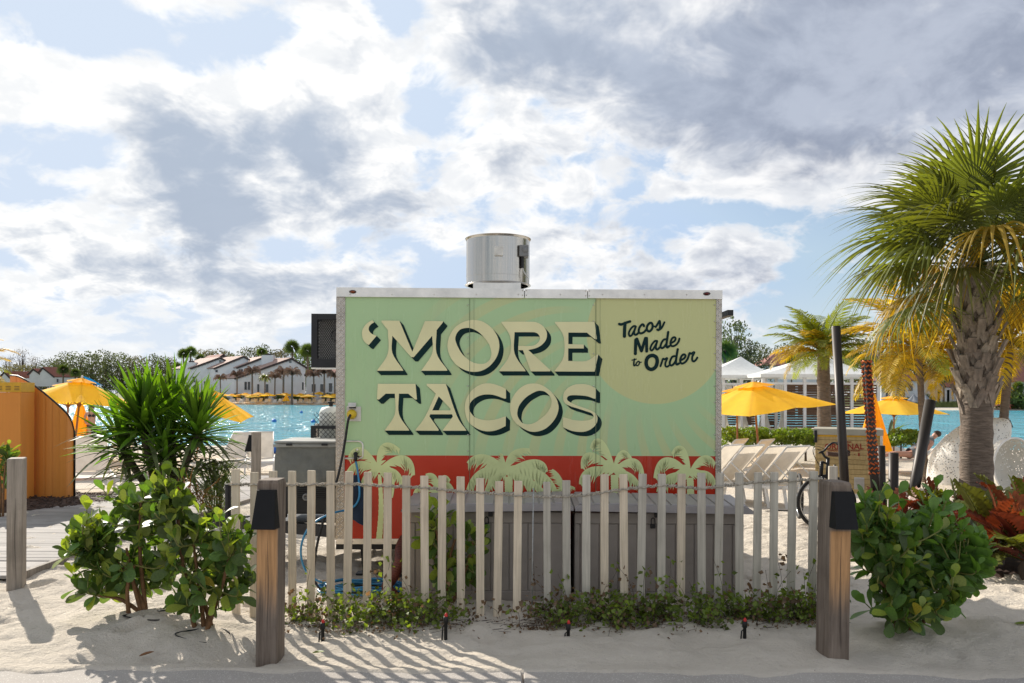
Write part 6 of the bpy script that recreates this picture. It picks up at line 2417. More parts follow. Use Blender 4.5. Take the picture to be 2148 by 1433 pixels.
def person_std(parent, skin, pose='stand'):
    J = {}
    if pose == 'stand':
        J = {'pelvis': ((0, 0, 0.90), (0.145, 0.105)), 'waist': ((0, 0.0, 1.08), (0.115, 0.085)), 'chest': ((0, 0.0, 1.27), (0.135, 0.10)), 'neck0': ((0, 0.01, 1.42), (0.06, 0.06)), 'neck': ((0, 0.0, 1.48), 0.05),
             'head': ((0, -0.015, 1.56), (0.078, 0.090)), 'crown': ((0, -0.005, 1.645), (0.062, 0.075)),
             'shl': ((-0.17, 0, 1.38), 0.055), 'ell': ((-0.24, 0.02, 1.12), 0.040), 'wrl': ((-0.16, -0.14, 0.98), 0.028), 'hal': ((-0.10, -0.20, 0.98), 0.033),
             'shr': ((0.17, 0, 1.38), 0.055), 'elr': ((0.25, 0.0, 1.14), 0.040), 'wrr': ((0.30, -0.2, 1.14), 0.028), 'har': ((0.31, -0.28, 1.15), 0.033),
             'hpl': ((-0.09, 0, 0.84), 0.095), 'knl': ((-0.10, -0.01, 0.48), 0.060), 'anl': ((-0.10, 0.03, 0.08), 0.036), 'tol': ((-0.11, -0.11, 0.03), 0.036),
             'hpr': ((0.09, 0, 0.84), 0.095), 'knr': ((0.10, -0.04, 0.48), 0.060), 'anr': ((0.10, 0.02, 0.08), 0.036), 'tor': ((0.12, -0.12, 0.03), 0.036)}
    elif pose == 'recline':      # on a lounger, head at +x, legs along -x
        J = {'pelvis': ((0, 0, 0.48), (0.12, 0.15)), 'waist': ((0.14, 0, 0.57), (0.10, 0.13)), 'chest': ((0.32, 0, 0.72), (0.11, 0.15)), 'neck0': ((0.44, 0, 0.84), 0.06), 'neck': ((0.49, 0, 0.89), 0.05),
             'head': ((0.56, 0, 0.96), (0.085, 0.08)), 'crown': ((0.62, 0, 1.02), (0.07, 0.062)),
             'shl': ((0.40, -0.17, 0.80), 0.055), 'ell': ((0.25, -0.25, 0.62), 0.04), 'wrl': ((0.06, -0.18, 0.64), 0.028), 'hal': ((-0.02, -0.12, 0.66), 0.033),
             'shr': ((0.40, 0.17, 0.80), 0.055), 'elr': ((0.46, 0.24, 1.02), 0.04), 'wrr': ((0.40, 0.20, 1.22), 0.028), 'har': ((0.38, 0.19, 1.30), 0.033),
             'hpl': ((-0.06, -0.09, 0.47), 0.09), 'knl': ((-0.46, -0.10, 0.52), 0.06), 'anl': ((-0.86, -0.09, 0.43), 0.036), 'tol': ((-0.92, -0.09, 0.53), 0.034),
             'hpr': ((-0.06, 0.09, 0.47), 0.09), 'knr': ((-0.46, 0.10, 0.50), 0.06), 'anr': ((-0.86, 0.08, 0.42), 0.036), 'tor': ((-0.92, 0.09, 0.52), 0.034)}
    elif pose == 'lie':          # flat on the sand on the belly, head at +x
        J = {'pelvis': ((0, 0, 0.13), (0.11, 0.15)), 'waist': ((0.18, 0, 0.12), (0.09, 0.13)), 'chest': ((0.40, 0, 0.14), (0.11, 0.16)), 'neck0': ((0.55, 0, 0.15), 0.06), 'neck': ((0.60, 0, 0.15), 0.05),
             'head': ((0.70, 0, 0.15), (0.085, 0.08)), 'crown': ((0.77, 0, 0.16), (0.07, 0.062)),
             'shl': ((0.50, -0.18, 0.12), 0.055), 'ell': ((0.66, -0.30, 0.06), 0.04), 'wrl': ((0.80, -0.16, 0.05), 0.028), 'hal': ((0.84, -0.10, 0.05), 0.033),
             'shr': ((0.50, 0.18, 0.12), 0.055), 'elr': ((0.66, 0.30, 0.06), 0.04), 'wrr': ((0.80, 0.16, 0.05), 0.028), 'har': ((0.84, 0.10, 0.05), 0.033),
             'hpl': ((-0.08, -0.09, 0.12), 0.09), 'knl': ((-0.46, -0.10, 0.08), 0.06), 'anl': ((-0.86, -0.09, 0.06), 0.036), 'tol': ((-0.96, -0.09, 0.035), 0.034),
             'hpr': ((-0.08, 0.09, 0.12), 0.09), 'knr': ((-0.46, 0.12, 0.08), 0.06), 'anr': ((-0.86, 0.12, 0.06), 0.036), 'tor': ((-0.96, 0.13, 0.035), 0.034)}
    E = [('pelvis', 'waist'), ('waist', 'chest'), ('chest', 'neck0'), ('neck0', 'neck'), ('neck', 'head'), ('head', 'crown'), ('chest', 'shl'), ('shl', 'ell'), ('ell', 'wrl'), ('wrl', 'hal'),
         ('chest', 'shr'), ('shr', 'elr'), ('elr', 'wrr'), ('wrr', 'har'), ('pelvis', 'hpl'), ('hpl', 'knl'), ('knl', 'anl'), ('anl', 'tol'), ('pelvis', 'hpr'), ('hpr', 'knr'), ('knr', 'anr'), ('anr', 'tor')]
    return skin_body('body', E, J, skin, parent)


q = P(192, 947, 29.0)
wom = thing('person', (q.x, 29.0, gz(q.x, 29)), "woman in a black bikini standing on the sand under the left parasols", "person")
person_std(wom, SKIN, 'stand')


def local(mb, nm, mt, par, smooth=True):
    o = bpy.data.objects.new(nm, mb.mesh(nm, mt, (0, 0, 0), smooth))
    link(o)
    o.parent = par
    return o


m = MB()
m.lathe([(0.145, 0.80), (0.165, 0.86), (0.158, 0.90)], (0, 0, 0), 20)
m.v = [(p[0] * 1.02, p[1] * 0.80, p[2] + 0.03 * abs(p[0]) / 0.16) for p in m.v]
local(m, 'bikini_bottom', BLACK, wom)
m = MB()
for s_ in (-1, 1):
    m.blob((s_ * 0.062, -0.105, 1.27), (0.055, 0.03, 0.05), 10, 8)
m.tube([(0.145 * math.cos(a), 0.112 * math.sin(a), 1.25) for a in np.linspace(0, 6.28, 22)], 0.006, 5)
for s_ in (-1, 1):
    m.tube([(s_ * 0.075, -0.115, 1.30), (s_ * 0.06, -0.06, 1.44), (s_ * 0.02, 0.05, 1.45)], 0.005, 5)
local(m, 'bikini_top', BLACK, wom)
m = MB()
m.blob((0, 0.02, 1.60), (0.098, 0.112, 0.115), 14, 10)
m.tube(spline([(-0.03, 0.07, 1.56), (-0.06, 0.10, 1.44), (-0.07, 0.11, 1.30)], 5), [0.07, 0.07, 0.068, 0.066, 0.064, 0.062, 0.06, 0.058, 0.05, 0.04, 0.02], 10)
local(m, 'hair', HAIR, wom)
wom.rotation_euler = (0, 0, R(25))

q = P(1925, 935, 20.0)
lz = gz(q.x, 20)
o = copy_tree(lo0)
place(o, (q.x + 0.1, 20.0, lz), R(90), "white sling lounger with a sunbather, left of the white pods", "lounger", "white sling loungers right of the poles")
per = thing('person', (q.x - 0.12, 20.0, lz), "sunbather in grey lying back on a lounger with bare legs", "person")
person_std(per, SKINPINK, 'recline')
m = MB()
m.sheet(lambda i, j: (-0.1 + 0.55 * j, 0.19 * math.cos(i * 6.283) * (1 - 0.1 * j), 0.50 + 0.36 * j * 0.9 + 0.14 * math.sin(i * 6.283)), 20, 8)
local(m, 'grey_top', GREYTENT, per)
m = MB()
m.blob((0.615, 0, 1.0), (0.095, 0.09, 0.085), 12, 8)
local(m, 'hair', HAIR, per)
q = G(572, 952)
per = thing('person', (q.x, q.y, q.z), "sunbather lying on the sand in blue and green left of the generator", "person")
person_std(per, SKINPINK, 'lie')
m = MB()
m.sheet(lambda i, j: (-0.50 + 0.62 * j, (0.20 - 0.02 * j) * math.cos(i * 6.283), 0.12 + 0.115 * math.sin(i * 6.283) * (0.8 + 0.3 * j)), 20, 8)
local(m, 'blue_shorts', BLUECLOTH, per)
m = MB()
m.sheet(lambda i, j: (0.10 + 0.46 * j, (0.175 + 0.03 * j) * math.cos(i * 6.283), 0.125 + 0.125 * math.sin(i * 6.283)), 20, 8)
local(m, 'green_shirt', GREENCLOTH, per)
m = MB()
m.blob((0.74, 0, 0.18), (0.10, 0.09, 0.085), 12, 8)
local(m, 'hair', HAIR, per)
per.rotation_euler = (0, 0, R(20))

# buoys on the water
for k, (u, v) in enumerate(((500, 885), (575, 887), (657, 888), (559, 851), (632, 868))):
    y = (H + 0.74) * F / (v - VH)
    q = P(u, v, y)
    m = MB()
    m.blob((q.x, y, -0.68), (0.20, 0.20, 0.17), 14, 10)
    m.tube([(q.x, y, -0.52), (q.x, y, -0.44)], 0.03, 6)
    tag(m.build('buoy', BLUEFLOAT, None, True), "small blue buoy, %s from the left on the lagoon" % ORD[[0, 2, 4, 1, 3][k]], "buoy", "blue buoys on the lagoon")
# ------------------------------------------------------------------ bronze poles
def pole(name, a, b, r_, label, mat_=BRONZE, group="dark bronze poles"):
    """a = top (u, v), b = lower sighting (u, v), both at y; run on down to the ground"""
    (ua, va, ya), (ub, vb, yb_) = a, b
    A, B = P(ua, va, ya), P(ub, vb, yb_)
    d = (B - A).normalized()
    t_ = (A.z + 0.15) / -d.z
    C = A + d * t_
    t = thing(name, (C.x, C.y, 0), label, "pole", group)
    MB().tube([C, A], r_, 24).build('tube', mat_, t, True)
    n = -d
    MB().tube([A + n * 0.0, A + n * 0.006, A + n * 0.007], [r_ * 1.01, r_ * 0.96, r_ * 0.3], 24).build('cap', BRONZE, t, True)
    smooth_by_angle(t.children[0], 40)
    return t, A, C, d


pole('bronze_pole', (1753.5, 686, 8.9), (1771, 1000, 8.7), 0.048, "tall dark pole leaning slightly, nearest the right lamp post")
t, A, C, d = pole('perforated_pole', (1817, 757, 8.6), (1837, 1040, 8.5), 0.046, "dark pole pierced all over with red and orange slots")
m = MB()
rs = random.Random(2)
o1 = d.orthogonal().normalized()
o2 = d.cross(o1)
Lp = (P(1834, 1000, 8.5) - A).length
rows = 25
for k in range(rows):
    for j in range(7):
        a = j / 7 * 2 * math.pi + k * 0.36
        c = A + d * (0.012 + Lp * k / rows) + (o1 * math.cos(a) + o2 * math.sin(a)) * 0.047
        tg = (o2 * math.cos(a) - o1 * math.sin(a))
        l_ = rs.uniform(0.012, 0.026)
        dd = (tg + d * (0.6 if k % 2 else -0.6)).normalized()
        m.tube([c - dd * l_, c + dd * l_], 0.0085, 6)
o = m.build('red_slots', REDSTUD, t, True)
o["kind"] = 'stuff'
pole('bronze_pole', (1848, 936, 9.2), (1850, 1040, 9.2), 0.045, "short upright dark pole right behind the red pierced pole")
pole('bronze_pole', (1874.5, 951, 8.8), (1874, 1040, 8.8), 0.052, "shortest dark pole, thick and upright, among the red plants")
pole('bronze_pole', (1951.5, 842, 8.7), (1917, 1030, 8.5), 0.056, "dark pole leaning right, beside the palm trunk")

# ------------------------------------------------------------------ popsicle tricycle
ty = 10.0
trike = thing('cargo_tricycle', (P(1770, 1100, ty).x, ty, 0), "cargo tricycle with a pine ice box and black handlebars", "tricycle")
x0, x1 = P(1710, 950, ty).x, P(1838, 950, ty).x
z0, z1 = P(1775, 1032, ty).z, P(1775, 912, ty).z
tilt = 0.05


def tz(x):
    return tilt * (x - x0)


m = MB()
m.box((x0 + 0.01, ty + 0.012, z0), (x1 - 0.01, ty + 0.62, z1))
boxo = m.build('ice_box', CARTWOOD, trike)
n = 12
for k in range(n):
    za, zb = z0 + (z1 - z0) * k / n, z0 + (z1 - z0) * (k + 1) / n - 0.004
    MM = Matrix.Translation(((x0 + x1) / 2, ty + 0.005, (za + zb) / 2)) @ Matrix.Rotation(R(90), 4, 'Y')
    me = MB().box((-(zb - za) / 2, -0.008, -(x1 - x0) / 2), ((zb - za) / 2, 0.008, (x1 - x0) / 2), 0.003)
    me.v = [tuple(MM @ Vector(p)) for p in me.v]
    me.build('board', CARTWOOD, boxo)
m = MB()
vs = []
for (zz, pr) in ((z1 + 0.002, 0.02), (z1 + 0.075, 0.012)):
    vs += [(x0 - 0.02, ty - pr, zz), (x1 + 0.01, ty - pr, zz), (x1 + 0.01, ty + 0.64, zz), (x0 - 0.02, ty + 0.64, zz)]
m.add(vs, [(0, 3, 2, 1), (4, 5, 6, 7), (0, 1, 5, 4), (1, 2, 6, 5), (2, 3, 7, 6), (3, 0, 4, 7)])
m.build('lid', CARTLID, boxo)
MB().bar((x0 + 0.03, ty - 0.0055, z1 - 0.012), (x1 - 0.02, ty - 0.0055, z1 - 0.008), 0.006, 0.022).build('yellow_trim', CARTYEL, boxo)
MB().bar((x1 - 0.012, ty - 0.010, z0), (x1 - 0.012, ty - 0.010, z1), 0.03, 0.02, (0, 1, 0)).build('corner_strip', ALU, boxo)
MB().box((x0 - 0.012, ty - 0.03, z1 - 0.10), (x0 + 0.022, ty - 0.006, z1 + 0.055), 0.004).build('latch', BLACK, boxo)
lv = MB()
q = P(1795, 1010, ty)
for k in range(11):
    lv.box((q.x - 0.055, ty - 0.012, q.z - 0.07 + k * 0.012), (q.x + 0.05, ty - 0.004, q.z - 0.063 + k * 0.012))
lvb = MB().box((q.x - 0.06, ty - 0.0045, q.z - 0.078), (q.x + 0.055, ty - 0.0035, q.z + 0.07)).build('louvre', WHITEALU, boxo)
o = lv.build('louvre_slats', ALU, lvb)
o["kind"] = 'stuff'


def text_mesh(body, size, bold, mat_, loc, name, parent, rot=0.0):
    cu = bpy.data.curves.new(name, 'FONT')
    cu.body = body
    cu.size = size
    cu.align_x = 'CENTER'
    cu.offset = bold
    cu.extrude = 0.0008
    cu.resolution_u = 3
    tmp = bpy.data.objects.new(name, cu)
    COL.objects.link(tmp)
    dg = bpy.context.evaluated_depsgraph_get()
    me = bpy.data.meshes.new_from_object(tmp.evaluated_get(dg))
    bpy.data.objects.remove(tmp)
    me.materials.clear()
    me.materials.append(mat_)
    o = bpy.data.objects.new(name, me)
    link(o)
    o.parent = parent
    M = Matrix.Translation(Vector(loc) - ORG[parent]) @ Matrix.Rotation(-rot, 4, 'Y') @ Matrix.Rotation(R(90), 4, 'X')
    o.matrix_local = M
    return o


cx = P(1766, 930, ty).x
for (v, body, size, bold) in ((928, 'PALETERIA', 0.034, 0.0004), (941, 'ORIGINAL', 0.098, 0.002), (945.5, 'HANDCRAFTED POPSICLES', 0.030, 0.0004)):
    q = P(1766, v, ty)
    text_mesh(body, size, bold, CARTRED, (cx, ty - 0.0065, q.z), 'lettering', boxo, 0.03)
for (u) in (1738, 1786, 1794):
    q = P(u, 951, ty)
    MB().box((q.x - 0.009 if u != 1786 else q.x - 0.005, ty - 0.007, q.z - (0.02 if u != 1786 else 0.006)), (q.x + 0.009 if u != 1786 else q.x + 0.005, ty - 0.0038, q.z + (0.018 if u != 1786 else 0.006)), 0.0012).build('printed_popsicle', CARTRED, boxo)


def bike_wheel(c, r_, axis_M, parent):
    m = MB()
    m.tube([axis_M @ Vector((r_ * math.cos(a), 0, r_ * math.sin(a))) + c for a in np.linspace(0, 2 * math.pi, 41)], 0.020, 8, False)
    w_ = m.build('wheel', TYRE, parent, True)
    m = MB()
    m.tube([axis_M @ Vector(((r_ - 0.026) * math.cos(a), 0, (r_ - 0.026) * math.sin(a))) + c for a in np.linspace(0, 2 * math.pi, 41)], 0.009, 6, False)
    m.build('rim', CHROME, w_, True)
    m = MB()
    for k in range(24):
        a = k / 24 * 2 * math.pi
        m.tube([axis_M @ Vector((0.02 * math.cos(a + 1.2), 0.02 * (-1) ** k, 0.02 * math.sin(a + 1.2))) + c, axis_M @ Vector(((r_ - 0.03) * math.cos(a), 0, (r_ - 0.03) * math.sin(a))) + c], 0.0013, 3, False)
    m.tube([axis_M @ Vector((0, -0.04, 0)) + c, axis_M @ Vector((0, 0.04, 0)) + c], 0.02, 8)
    o = m.build('spokes', CHROME, w_, True)
    o["kind"] = 'stuff'


pv = Vector((x0, ty, 0)) - ORG[trike]
boxo.matrix_local = Matrix.Translation(pv) @ Matrix.Rotation(R(-22), 4, 'Z') @ Matrix.Translation(-pv)
wy = 9.3
bike_wheel(P(1733, 1055, wy), 0.315, Matrix.Rotation(R(-12), 3, 'Z'), trike)
bike_wheel(Vector((x1 + 0.06, ty + 0.3, 0.28)), 0.28, Matrix.Rotation(R(78), 3, 'Z'), trike)
bike_wheel(Vector((x0 - 0.02, ty + 0.5, 0.28)), 0.28, Matrix.Rotation(R(78), 3, 'Z'), trike)
m = MB()
hub = P(1733, 1055, wy)
st0, st1 = P(1722, 1000, wy), P(1724, 968, wy)
m.tube([hub + Vector((0, -0.06, 0)), st0 + Vector((0, -0.05, 0)), st0], 0.013, 8)
m.tube([hub + Vector((0, 0.06, 0)), st0 + Vector((0, 0.05, 0)), st0], 0.013, 8)
m.tube([st0, st1], 0.022, 10)
m.tube([P(1735, 1005, wy), P(1737, 960, wy)], 0.020, 10)
m.tube([st1, P(1732, 972, wy), P(1737, 970, wy)], 0.012, 8)
m.tube([P(1737, 990, wy), P(1755, 1060, 9.5), P(1790, 1075, 9.9)], 0.018, 8)
m.tube([P(1751, 975, 9.6), P(1757, 1060, 9.6)], 0.015, 8)
m.build('frame', BLACK, trike, True)
m = MB()
hb = spline([P(1718, 950, wy), P(1728, 946, wy), P(1738, 935, wy), P(1748, 929, wy), P(1758, 931, wy + 0.1), P(1768, 940, wy + 0.2), P(1781, 949, wy + 0.3)], 6)
m.tube(hb, 0.012, 8)
m.tube([P(1724, 948, wy), P(1730, 958, wy), P(1737, 962, wy)], 0.014, 8)
m.build('handlebar', CHROME if False else BLACK, trike, True)
MB().tube(hb[-14:], 0.017, 10).build('grip', BLACKRUB, trike, True)
m = MB()
m.tube(spline([P(1730, 942, wy), P(1712, 936, wy), P(1705, 946, wy), P(1712, 965, wy), P(1722, 976, wy)], 6), 0.003, 5)
m.tube(spline([P(1728, 948, wy), P(1710, 942, wy - .05), P(1708, 955, wy), P(1720, 980, wy)], 6), 0.003, 5)
m.build('brake_cable', BLACKRUB, trike, True)
m = MB()
sd = P(1752, 955, 9.6)


def sad(i, j):
    a = i * 2 * math.pi
    w_ = 0.035 + 0.07 * j ** 1.3
    return (sd.x - 0.10 + 0.24 * j, sd.y + w_ * math.cos(a), sd.z + 0.012 + 0.035 * math.sin(a) * (1 if math.sin(a) > 0 else 0.6) - 0.01 * math.sin(3.1 * j))


m.sheet(sad, 14, 8)
m.add([sad(k / 14, 1) for k in range(14)], [tuple(range(14))])
m.add([sad(k / 14, 0) for k in range(14)], [tuple(range(13, -1, -1))])
m.build('saddle', BROWNSADDLE, trike, True)
m = MB()
q = P(1747, 1012, 8.6)
gp = thing('short_stake', (q.x, 8.6, 0), "short pale grey stake between tricycle and right lamp post", "stake")
zq = P(1747, 978, 8.6).z
MB().box((q.x - 0.045, 8.58, -0.1), (q.x + 0.045, 8.62, zq), 0.004).build('stake', PICKETGREY, gp)

# ------------------------------------------------------------------ perforated pods
py_ = 17.0
c = P(2030, 990, py_)
pod = thing('perforated_pod', (c.x, py_, gz(c.x, py_)), "large white perforated pod with a drawn-up peak behind the palm trunk", "pod")
R1 = 0.74
zb = gz(c.x, py_)


def pod1(i, j):
    a = i * 2 * math.pi
    el = j * math.pi / 2
    r_ = R1 * (max(0.0, math.cos(el)) ** 0.55)
    z = zb - 0.05 + 1.12 * math.sin(el) ** 0.9
    x, y = r_ * math.cos(a) * 1.12, r_ * math.sin(a)
    k = max(0, math.sin(el) - 0.3) / 0.7
    return (c.x + 0.02 + x + 0.50 * k ** 3, py_ + y, z + 0.36 * k ** 3)


m = MB()
m.sheet(pod1, 40, 18)
m.build('shell', POD, pod, True)
m = MB()
m.blob((c.x + 0.03, py_, zb + 0.35), (0.62, 0.55, 0.52), 24, 14)  # dark grey body added inside so the shell's holes read as shaded
m.build('shade_core', GREYBOX, pod, True)
m = MB()
m.tube([pod1(i / 40, 0.02) for i in range(41)], 0.02, 6, False)
m.build('rim', WHITEALU, pod, True)
c2 = P(2108, 945, 15.6)
zb2 = gz(c2.x, 15.6)
pod2 = thing('perforated_pod', (c2.x, 15.6, zb2), "smaller white perforated pod with its round mouth facing the path", "pod")


def podm(i, j):
    a = i * 2 * math.pi
    rx, rz = 0.40, 0.54
    d_ = j
    k = math.sqrt(max(0, 1 - d_ ** 2.2))
    return (c2.x + rx * k * math.cos(a) + 0.05 * d_, 15.3 + 0.75 * d_, zb2 + 0.50 + rz * k * math.sin(a))


m = MB()
m.sheet(podm, 40, 14)
m.build('shell', POD, pod2, True)
MB().tube([podm(i / 40, 0) for i in range(41)], 0.018, 8, False).build('rim', WHITEALU, pod2, True)


# ------------------------------------------------------------------ palms
def fan_leaf(name, mat_, seed, pet=0.75, rad=0.85, nseg=42, droop=0.55, spread=150):
    """costapalmate leaf: petiole along +x from the origin, ribbed fan beyond"""
    rs = random.Random(seed)
    m = MB()
    steps = 7
    arch = []
    for i in range(7):
        t = i / 6
        arch.append((pet * t, 0, -0.10 * t * t))
    m.tube(arch, [0.016 - 0.008 * i / 6 for i in range(7)], 4, False)
    bx, bz = pet, -0.10
    for k in range(nseg):
        ph = R(-spread + 2 * spread * (k + 0.5) / nseg) + rs.uniform(-0.02, 0.02)
        L = rad * (0.80 + 0.26 * math.cos(ph)) * rs.uniform(0.86, 1.06)
        hw = R(spread) / nseg * 1.02
        tipd = rs.uniform(0.7, 1.35)
        kink = rs.random() < 0.22
        prev = None
        vs = []
        for s_ in range(steps + 1):
            t = s_ / steps
            r_ = L * t
            w_ = min(hw * r_, hw * L * 0.42) * (1 if t < 0.45 else max(0.04, 1 - (t - 0.45) / 0.55))
            z = bz - droop * (t ** 2.4) * L * tipd - 0.10 * (1 - math.cos(ph)) * t - (0.25 * L * max(0, t - 0.72) if kink else 0)
            z += 0.10 * abs(math.sin(ph)) * t * L
            x = bx + r_ * math.cos(ph) * (1 - 0.12 * t * t)
            y = r_ * math.sin(ph)
            nx, ny = -math.sin(ph), math.cos(ph)
            vs += [(x - nx * w_, y - ny * w_, z - w_ * 0.35), (x, y, z + w_ * 0.3), (x + nx * w_, y + ny * w_, z - w_ * 0.35)]
        fs = []
        for s_ in range(steps):
            a = s_ * 3
            fs += [(a, a + 3, a + 4, a + 1), (a + 1, a + 4, a + 5, a + 2)]
        m.add(vs, fs)
    me = m.mesh(name, mat_, (0, 0, 0), False)
    return me


FANS_G = [fan_leaf('fan_leaf', SABAL, s_, droop=d_) for (s_, d_) in ((1, 0.35), (2, 0.55), (3, 0.8), (4, 0.45))]
FANS_Y = [fan_leaf('fan_leaf', SABAL_Y, s_, droop=d_) for (s_, d_) in ((11, 0.8), (12, 1.0))]


def palm_trunk(t, base, top, r0, r1, mat_=PALMTRUNK, n=30):
    m = MB()
    base, top = Vector(base), Vector(top)

    def f_(i, j):
        a = i * 2 * math.pi
        p = base.lerp(top, j)
        r_ = (r0 + (r1 - r0) * j) * (1 + 0.03 * math.sin(j * 90) + 0.04 * mnoise.noise(Vector((math.cos(a) * 2, math.sin(a) * 2, j * 12)))) * (1 + 0.05 * max(0, 1 - j * 14))
        return (p.x + r_ * math.cos(a), p.y + r_ * math.sin(a), p.z)
    m.sheet(f_, 24, n)
    return m.build('trunk', mat_, t, True)


sy = 9.3
sb, stp = G(2047, 1120), P(2052, 600, sy)
sb = P(2049, 960, sy)
sab = thing('sabal_palm', (sb.x, sy, gz(sb.x, sy)), "tall fan palm at right with crisscross leaf bases on its trunk", "palm tree")
tb = (sb.x, sy, gz(sb.x, sy) - 0.1)
tp = (stp.x - 0.02, sy, P(2052, 600, sy).z)
r0 = 33.5 / F * sy
palm_trunk(sab, tb, tp, r0, r0 * 0.82)
# leaf bases: split boots
rs = random.Random(31)
zlo, zhi = P(2050, 845, sy).z, tp[2] + 0.12
nb = 60


def boot_mesh(seed):
    rs_ = random.Random(seed)
    m = MB()
    tr = r0 * 0.86
    for s_ in (-1, 1):
        pts = []
        for k in range(6):
            t = k / 5
            a = s_ * (0.10 + 0.62 * (1 - t)) * (1 if t < 0.98 else 0.8)
            rr = tr + 0.012 + 0.055 * t ** 2
            pts.append((rr * math.cos(a), rr * math.sin(a), -0.26 * (1 - t)))
        wd = [0.030 + 0.014 * k / 5 for k in range(6)]
        vs, fs = [], []
        for p, w_ in zip(pts, wd):
            d_ = Vector((p[0], p[1], 0)).normalized()
            tg = Vector((-d_.y, d_.x, 0)) * w_ * 1.25
            P0 = Vector(p)
            vs += [P0 - tg, P0 + tg, P0 + tg - d_ * 0.03, P0 - tg - d_ * 0.03]
        for k in range(5):
            for e in range(4):
                fs.append((k * 4 + e, k * 4 + (e + 1) % 4, k * 4 + 4 + (e + 1) % 4, k * 4 + 4 + e))
        fs.append((3, 2, 1, 0))
        fs.append((20, 21, 22, 23))
        m.add(vs, fs)
    l_ = rs_.uniform(0.06, 0.16)
    m.bar((tr + 0.055, 0, -0.03), (tr + 0.055 + l_ * 0.55, 0.01, l_), 0.085, 0.026, (1, 0, 0))
    return m.mesh('leaf_base', BOOT, (0, 0, 0), False)


bms = [boot_mesh(s_) for s_ in range(4)]
for k in range(nb):
    f_ = k / nb
    z = zlo + 0.12 + (zhi - zlo) * f_
    a = k * 2.39996
    o = bpy.data.objects.new('leaf_base', bms[k % 4])
    link(o)
    o.parent = sab
    x = tb[0] + (tp[0] - tb[0]) * (z - tb[2]) / (tp[2] - tb[2])
    k_ = 1.02 - 0.12 * f_ + rs.uniform(-0.03, 0.04)
    o.matrix_local = Matrix.Translation(Vector((x, sy, z)) - ORG[sab]) @ Matrix.Rotation(a, 4, 'Z') @ Matrix.Diagonal((k_, k_, rs.uniform(0.85, 1.15), 1))
crown = Vector((tp[0] + 0.02, sy, P(2055, 548, sy).z))
for k in range(40):
    f_ = (k + 0.5) / 40
    el = R(82 - 102 * f_ + rs.uniform(-10, 10))
    az = k * 2.39996 + rs.uniform(-.25, .25)
    d_ = Vector((math.cos(el) * math.cos(az), math.cos(el) * math.sin(az), math.sin(el)))
    me = FANS_Y[rs.randrange(2)] if f_ > 0.66 and rs.random() < 0.7 else FANS_G[min(3, int(f_ * 3 + rs.random()))]
    sc = rs.uniform(0.90, 1.10) * (0.95 if f_ < 0.15 else 1.05)
    put_leaf(me, sab, orient(crown + Vector((0, 0, 0.08 - 0.16 * f_)), d_, (0, 0, 1) if abs(d_.z) < 0.97 else (1, 0, 0), sc), 'fan_leaf')


def pinnate(name, mat_, seed, L=1.9, nl=34, lw=0.022, ll=0.5, arch=0.9, hang=0.8):
    """feather frond arching from the origin along +x, leaflets both sides"""
    rs = random.Random(seed)
    m = MB()
    n = 16
    pts, tan = [], []
    el0 = 0.0
    p = Vector((0, 0, 0))
    for i in range(n + 1):
        t = i / n
        e = -arch * t ** 1.5
        d = Vector((math.cos(e), 0, math.sin(e)))
        pts.append(p.copy())
        tan.append(d)
        p = p + d * (L / n)
    m.tube(pts, [0.020 * (1 - 0.85 * i / n) for i in range(n + 1)], 4, False)
    for k in range(nl):
        t = 0.16 + 0.84 * (k + 0.5) / nl
        fi = t * n
        i = min(n - 1, int(fi))
        b = pts[i].lerp(pts[i + 1], fi - i)
        d = tan[i]
        up = Vector((-d.z, 0, d.x))
        ln = ll * math.sin(math.pi * (0.18 + 0.80 * t)) ** 0.7
        for s_ in (-1, 1):
            side = Vector((0, s_, 0))
            l_ = ln * rs.uniform(0.8, 1.1)
            dirl = (side * 0.85 + d * 0.62 + up * rs.uniform(0.0, 0.35)).normalized()
            q0, q1, q2 = b, b + dirl * l_ * 0.5 + Vector((0, 0, -0.06 * hang * l_)), b + dirl * l_ * 0.92 + Vector((0, 0, -0.5 * hang * l_))
            wv = d * lw
            m.add([q0 - wv * 0.5, q0 + wv * 0.5, q1 + wv, q1 - wv, q2], [(0, 1, 2, 3), (3, 2, 4)])
    return m.mesh(name, mat_, (0, 0, 0), False)


PIN_G = [pinnate('frond', PALM_G, s_, arch=a_) for (s_, a_) in ((1, 0.9), (2, 1.4))]
PIN_Y = [pinnate('frond', PALM_Y, s_, arch=a_) for (s_, a_) in ((3, 1.0), (4, 1.5))]


def feather_palm(name, base, top, r0, label, n, sc, ymix, seed, group=None, els=(78, -25), mats=None):
    rs = random.Random(seed)
    t = thing(name, base, label, "palm tree", group)
    palm_trunk(t, Vector(base) + Vector((0, 0, -0.1)), top, r0, r0 * 0.75)
    topv = Vector(top)
    for k in range(n):
        f_ = (k + 0.5) / n
        el = R(els[0] + (els[1] - els[0]) * f_ + rs.uniform(-8, 8))
        az = k * 2.39996 + rs.uniform(-.3, .3)
        d_ = Vector((math.cos(el) * math.cos(az), math.cos(el) * math.sin(az), math.sin(el)))
        ye = rs.random() < ymix(f_, d_)
        me = (PIN_Y if ye else PIN_G)[rs.randrange(2)] if mats is None else mats[rs.randrange(len(mats))]
        s_ = sc * rs.uniform(0.85, 1.1)
        put_leaf(me, t, orient(topv + Vector((0, 0, -0.05 * f_)), d_, (0, 0, 1) if abs(d_.z) < 0.97 else (1, 0, 0), s_), 'frond')
    return t


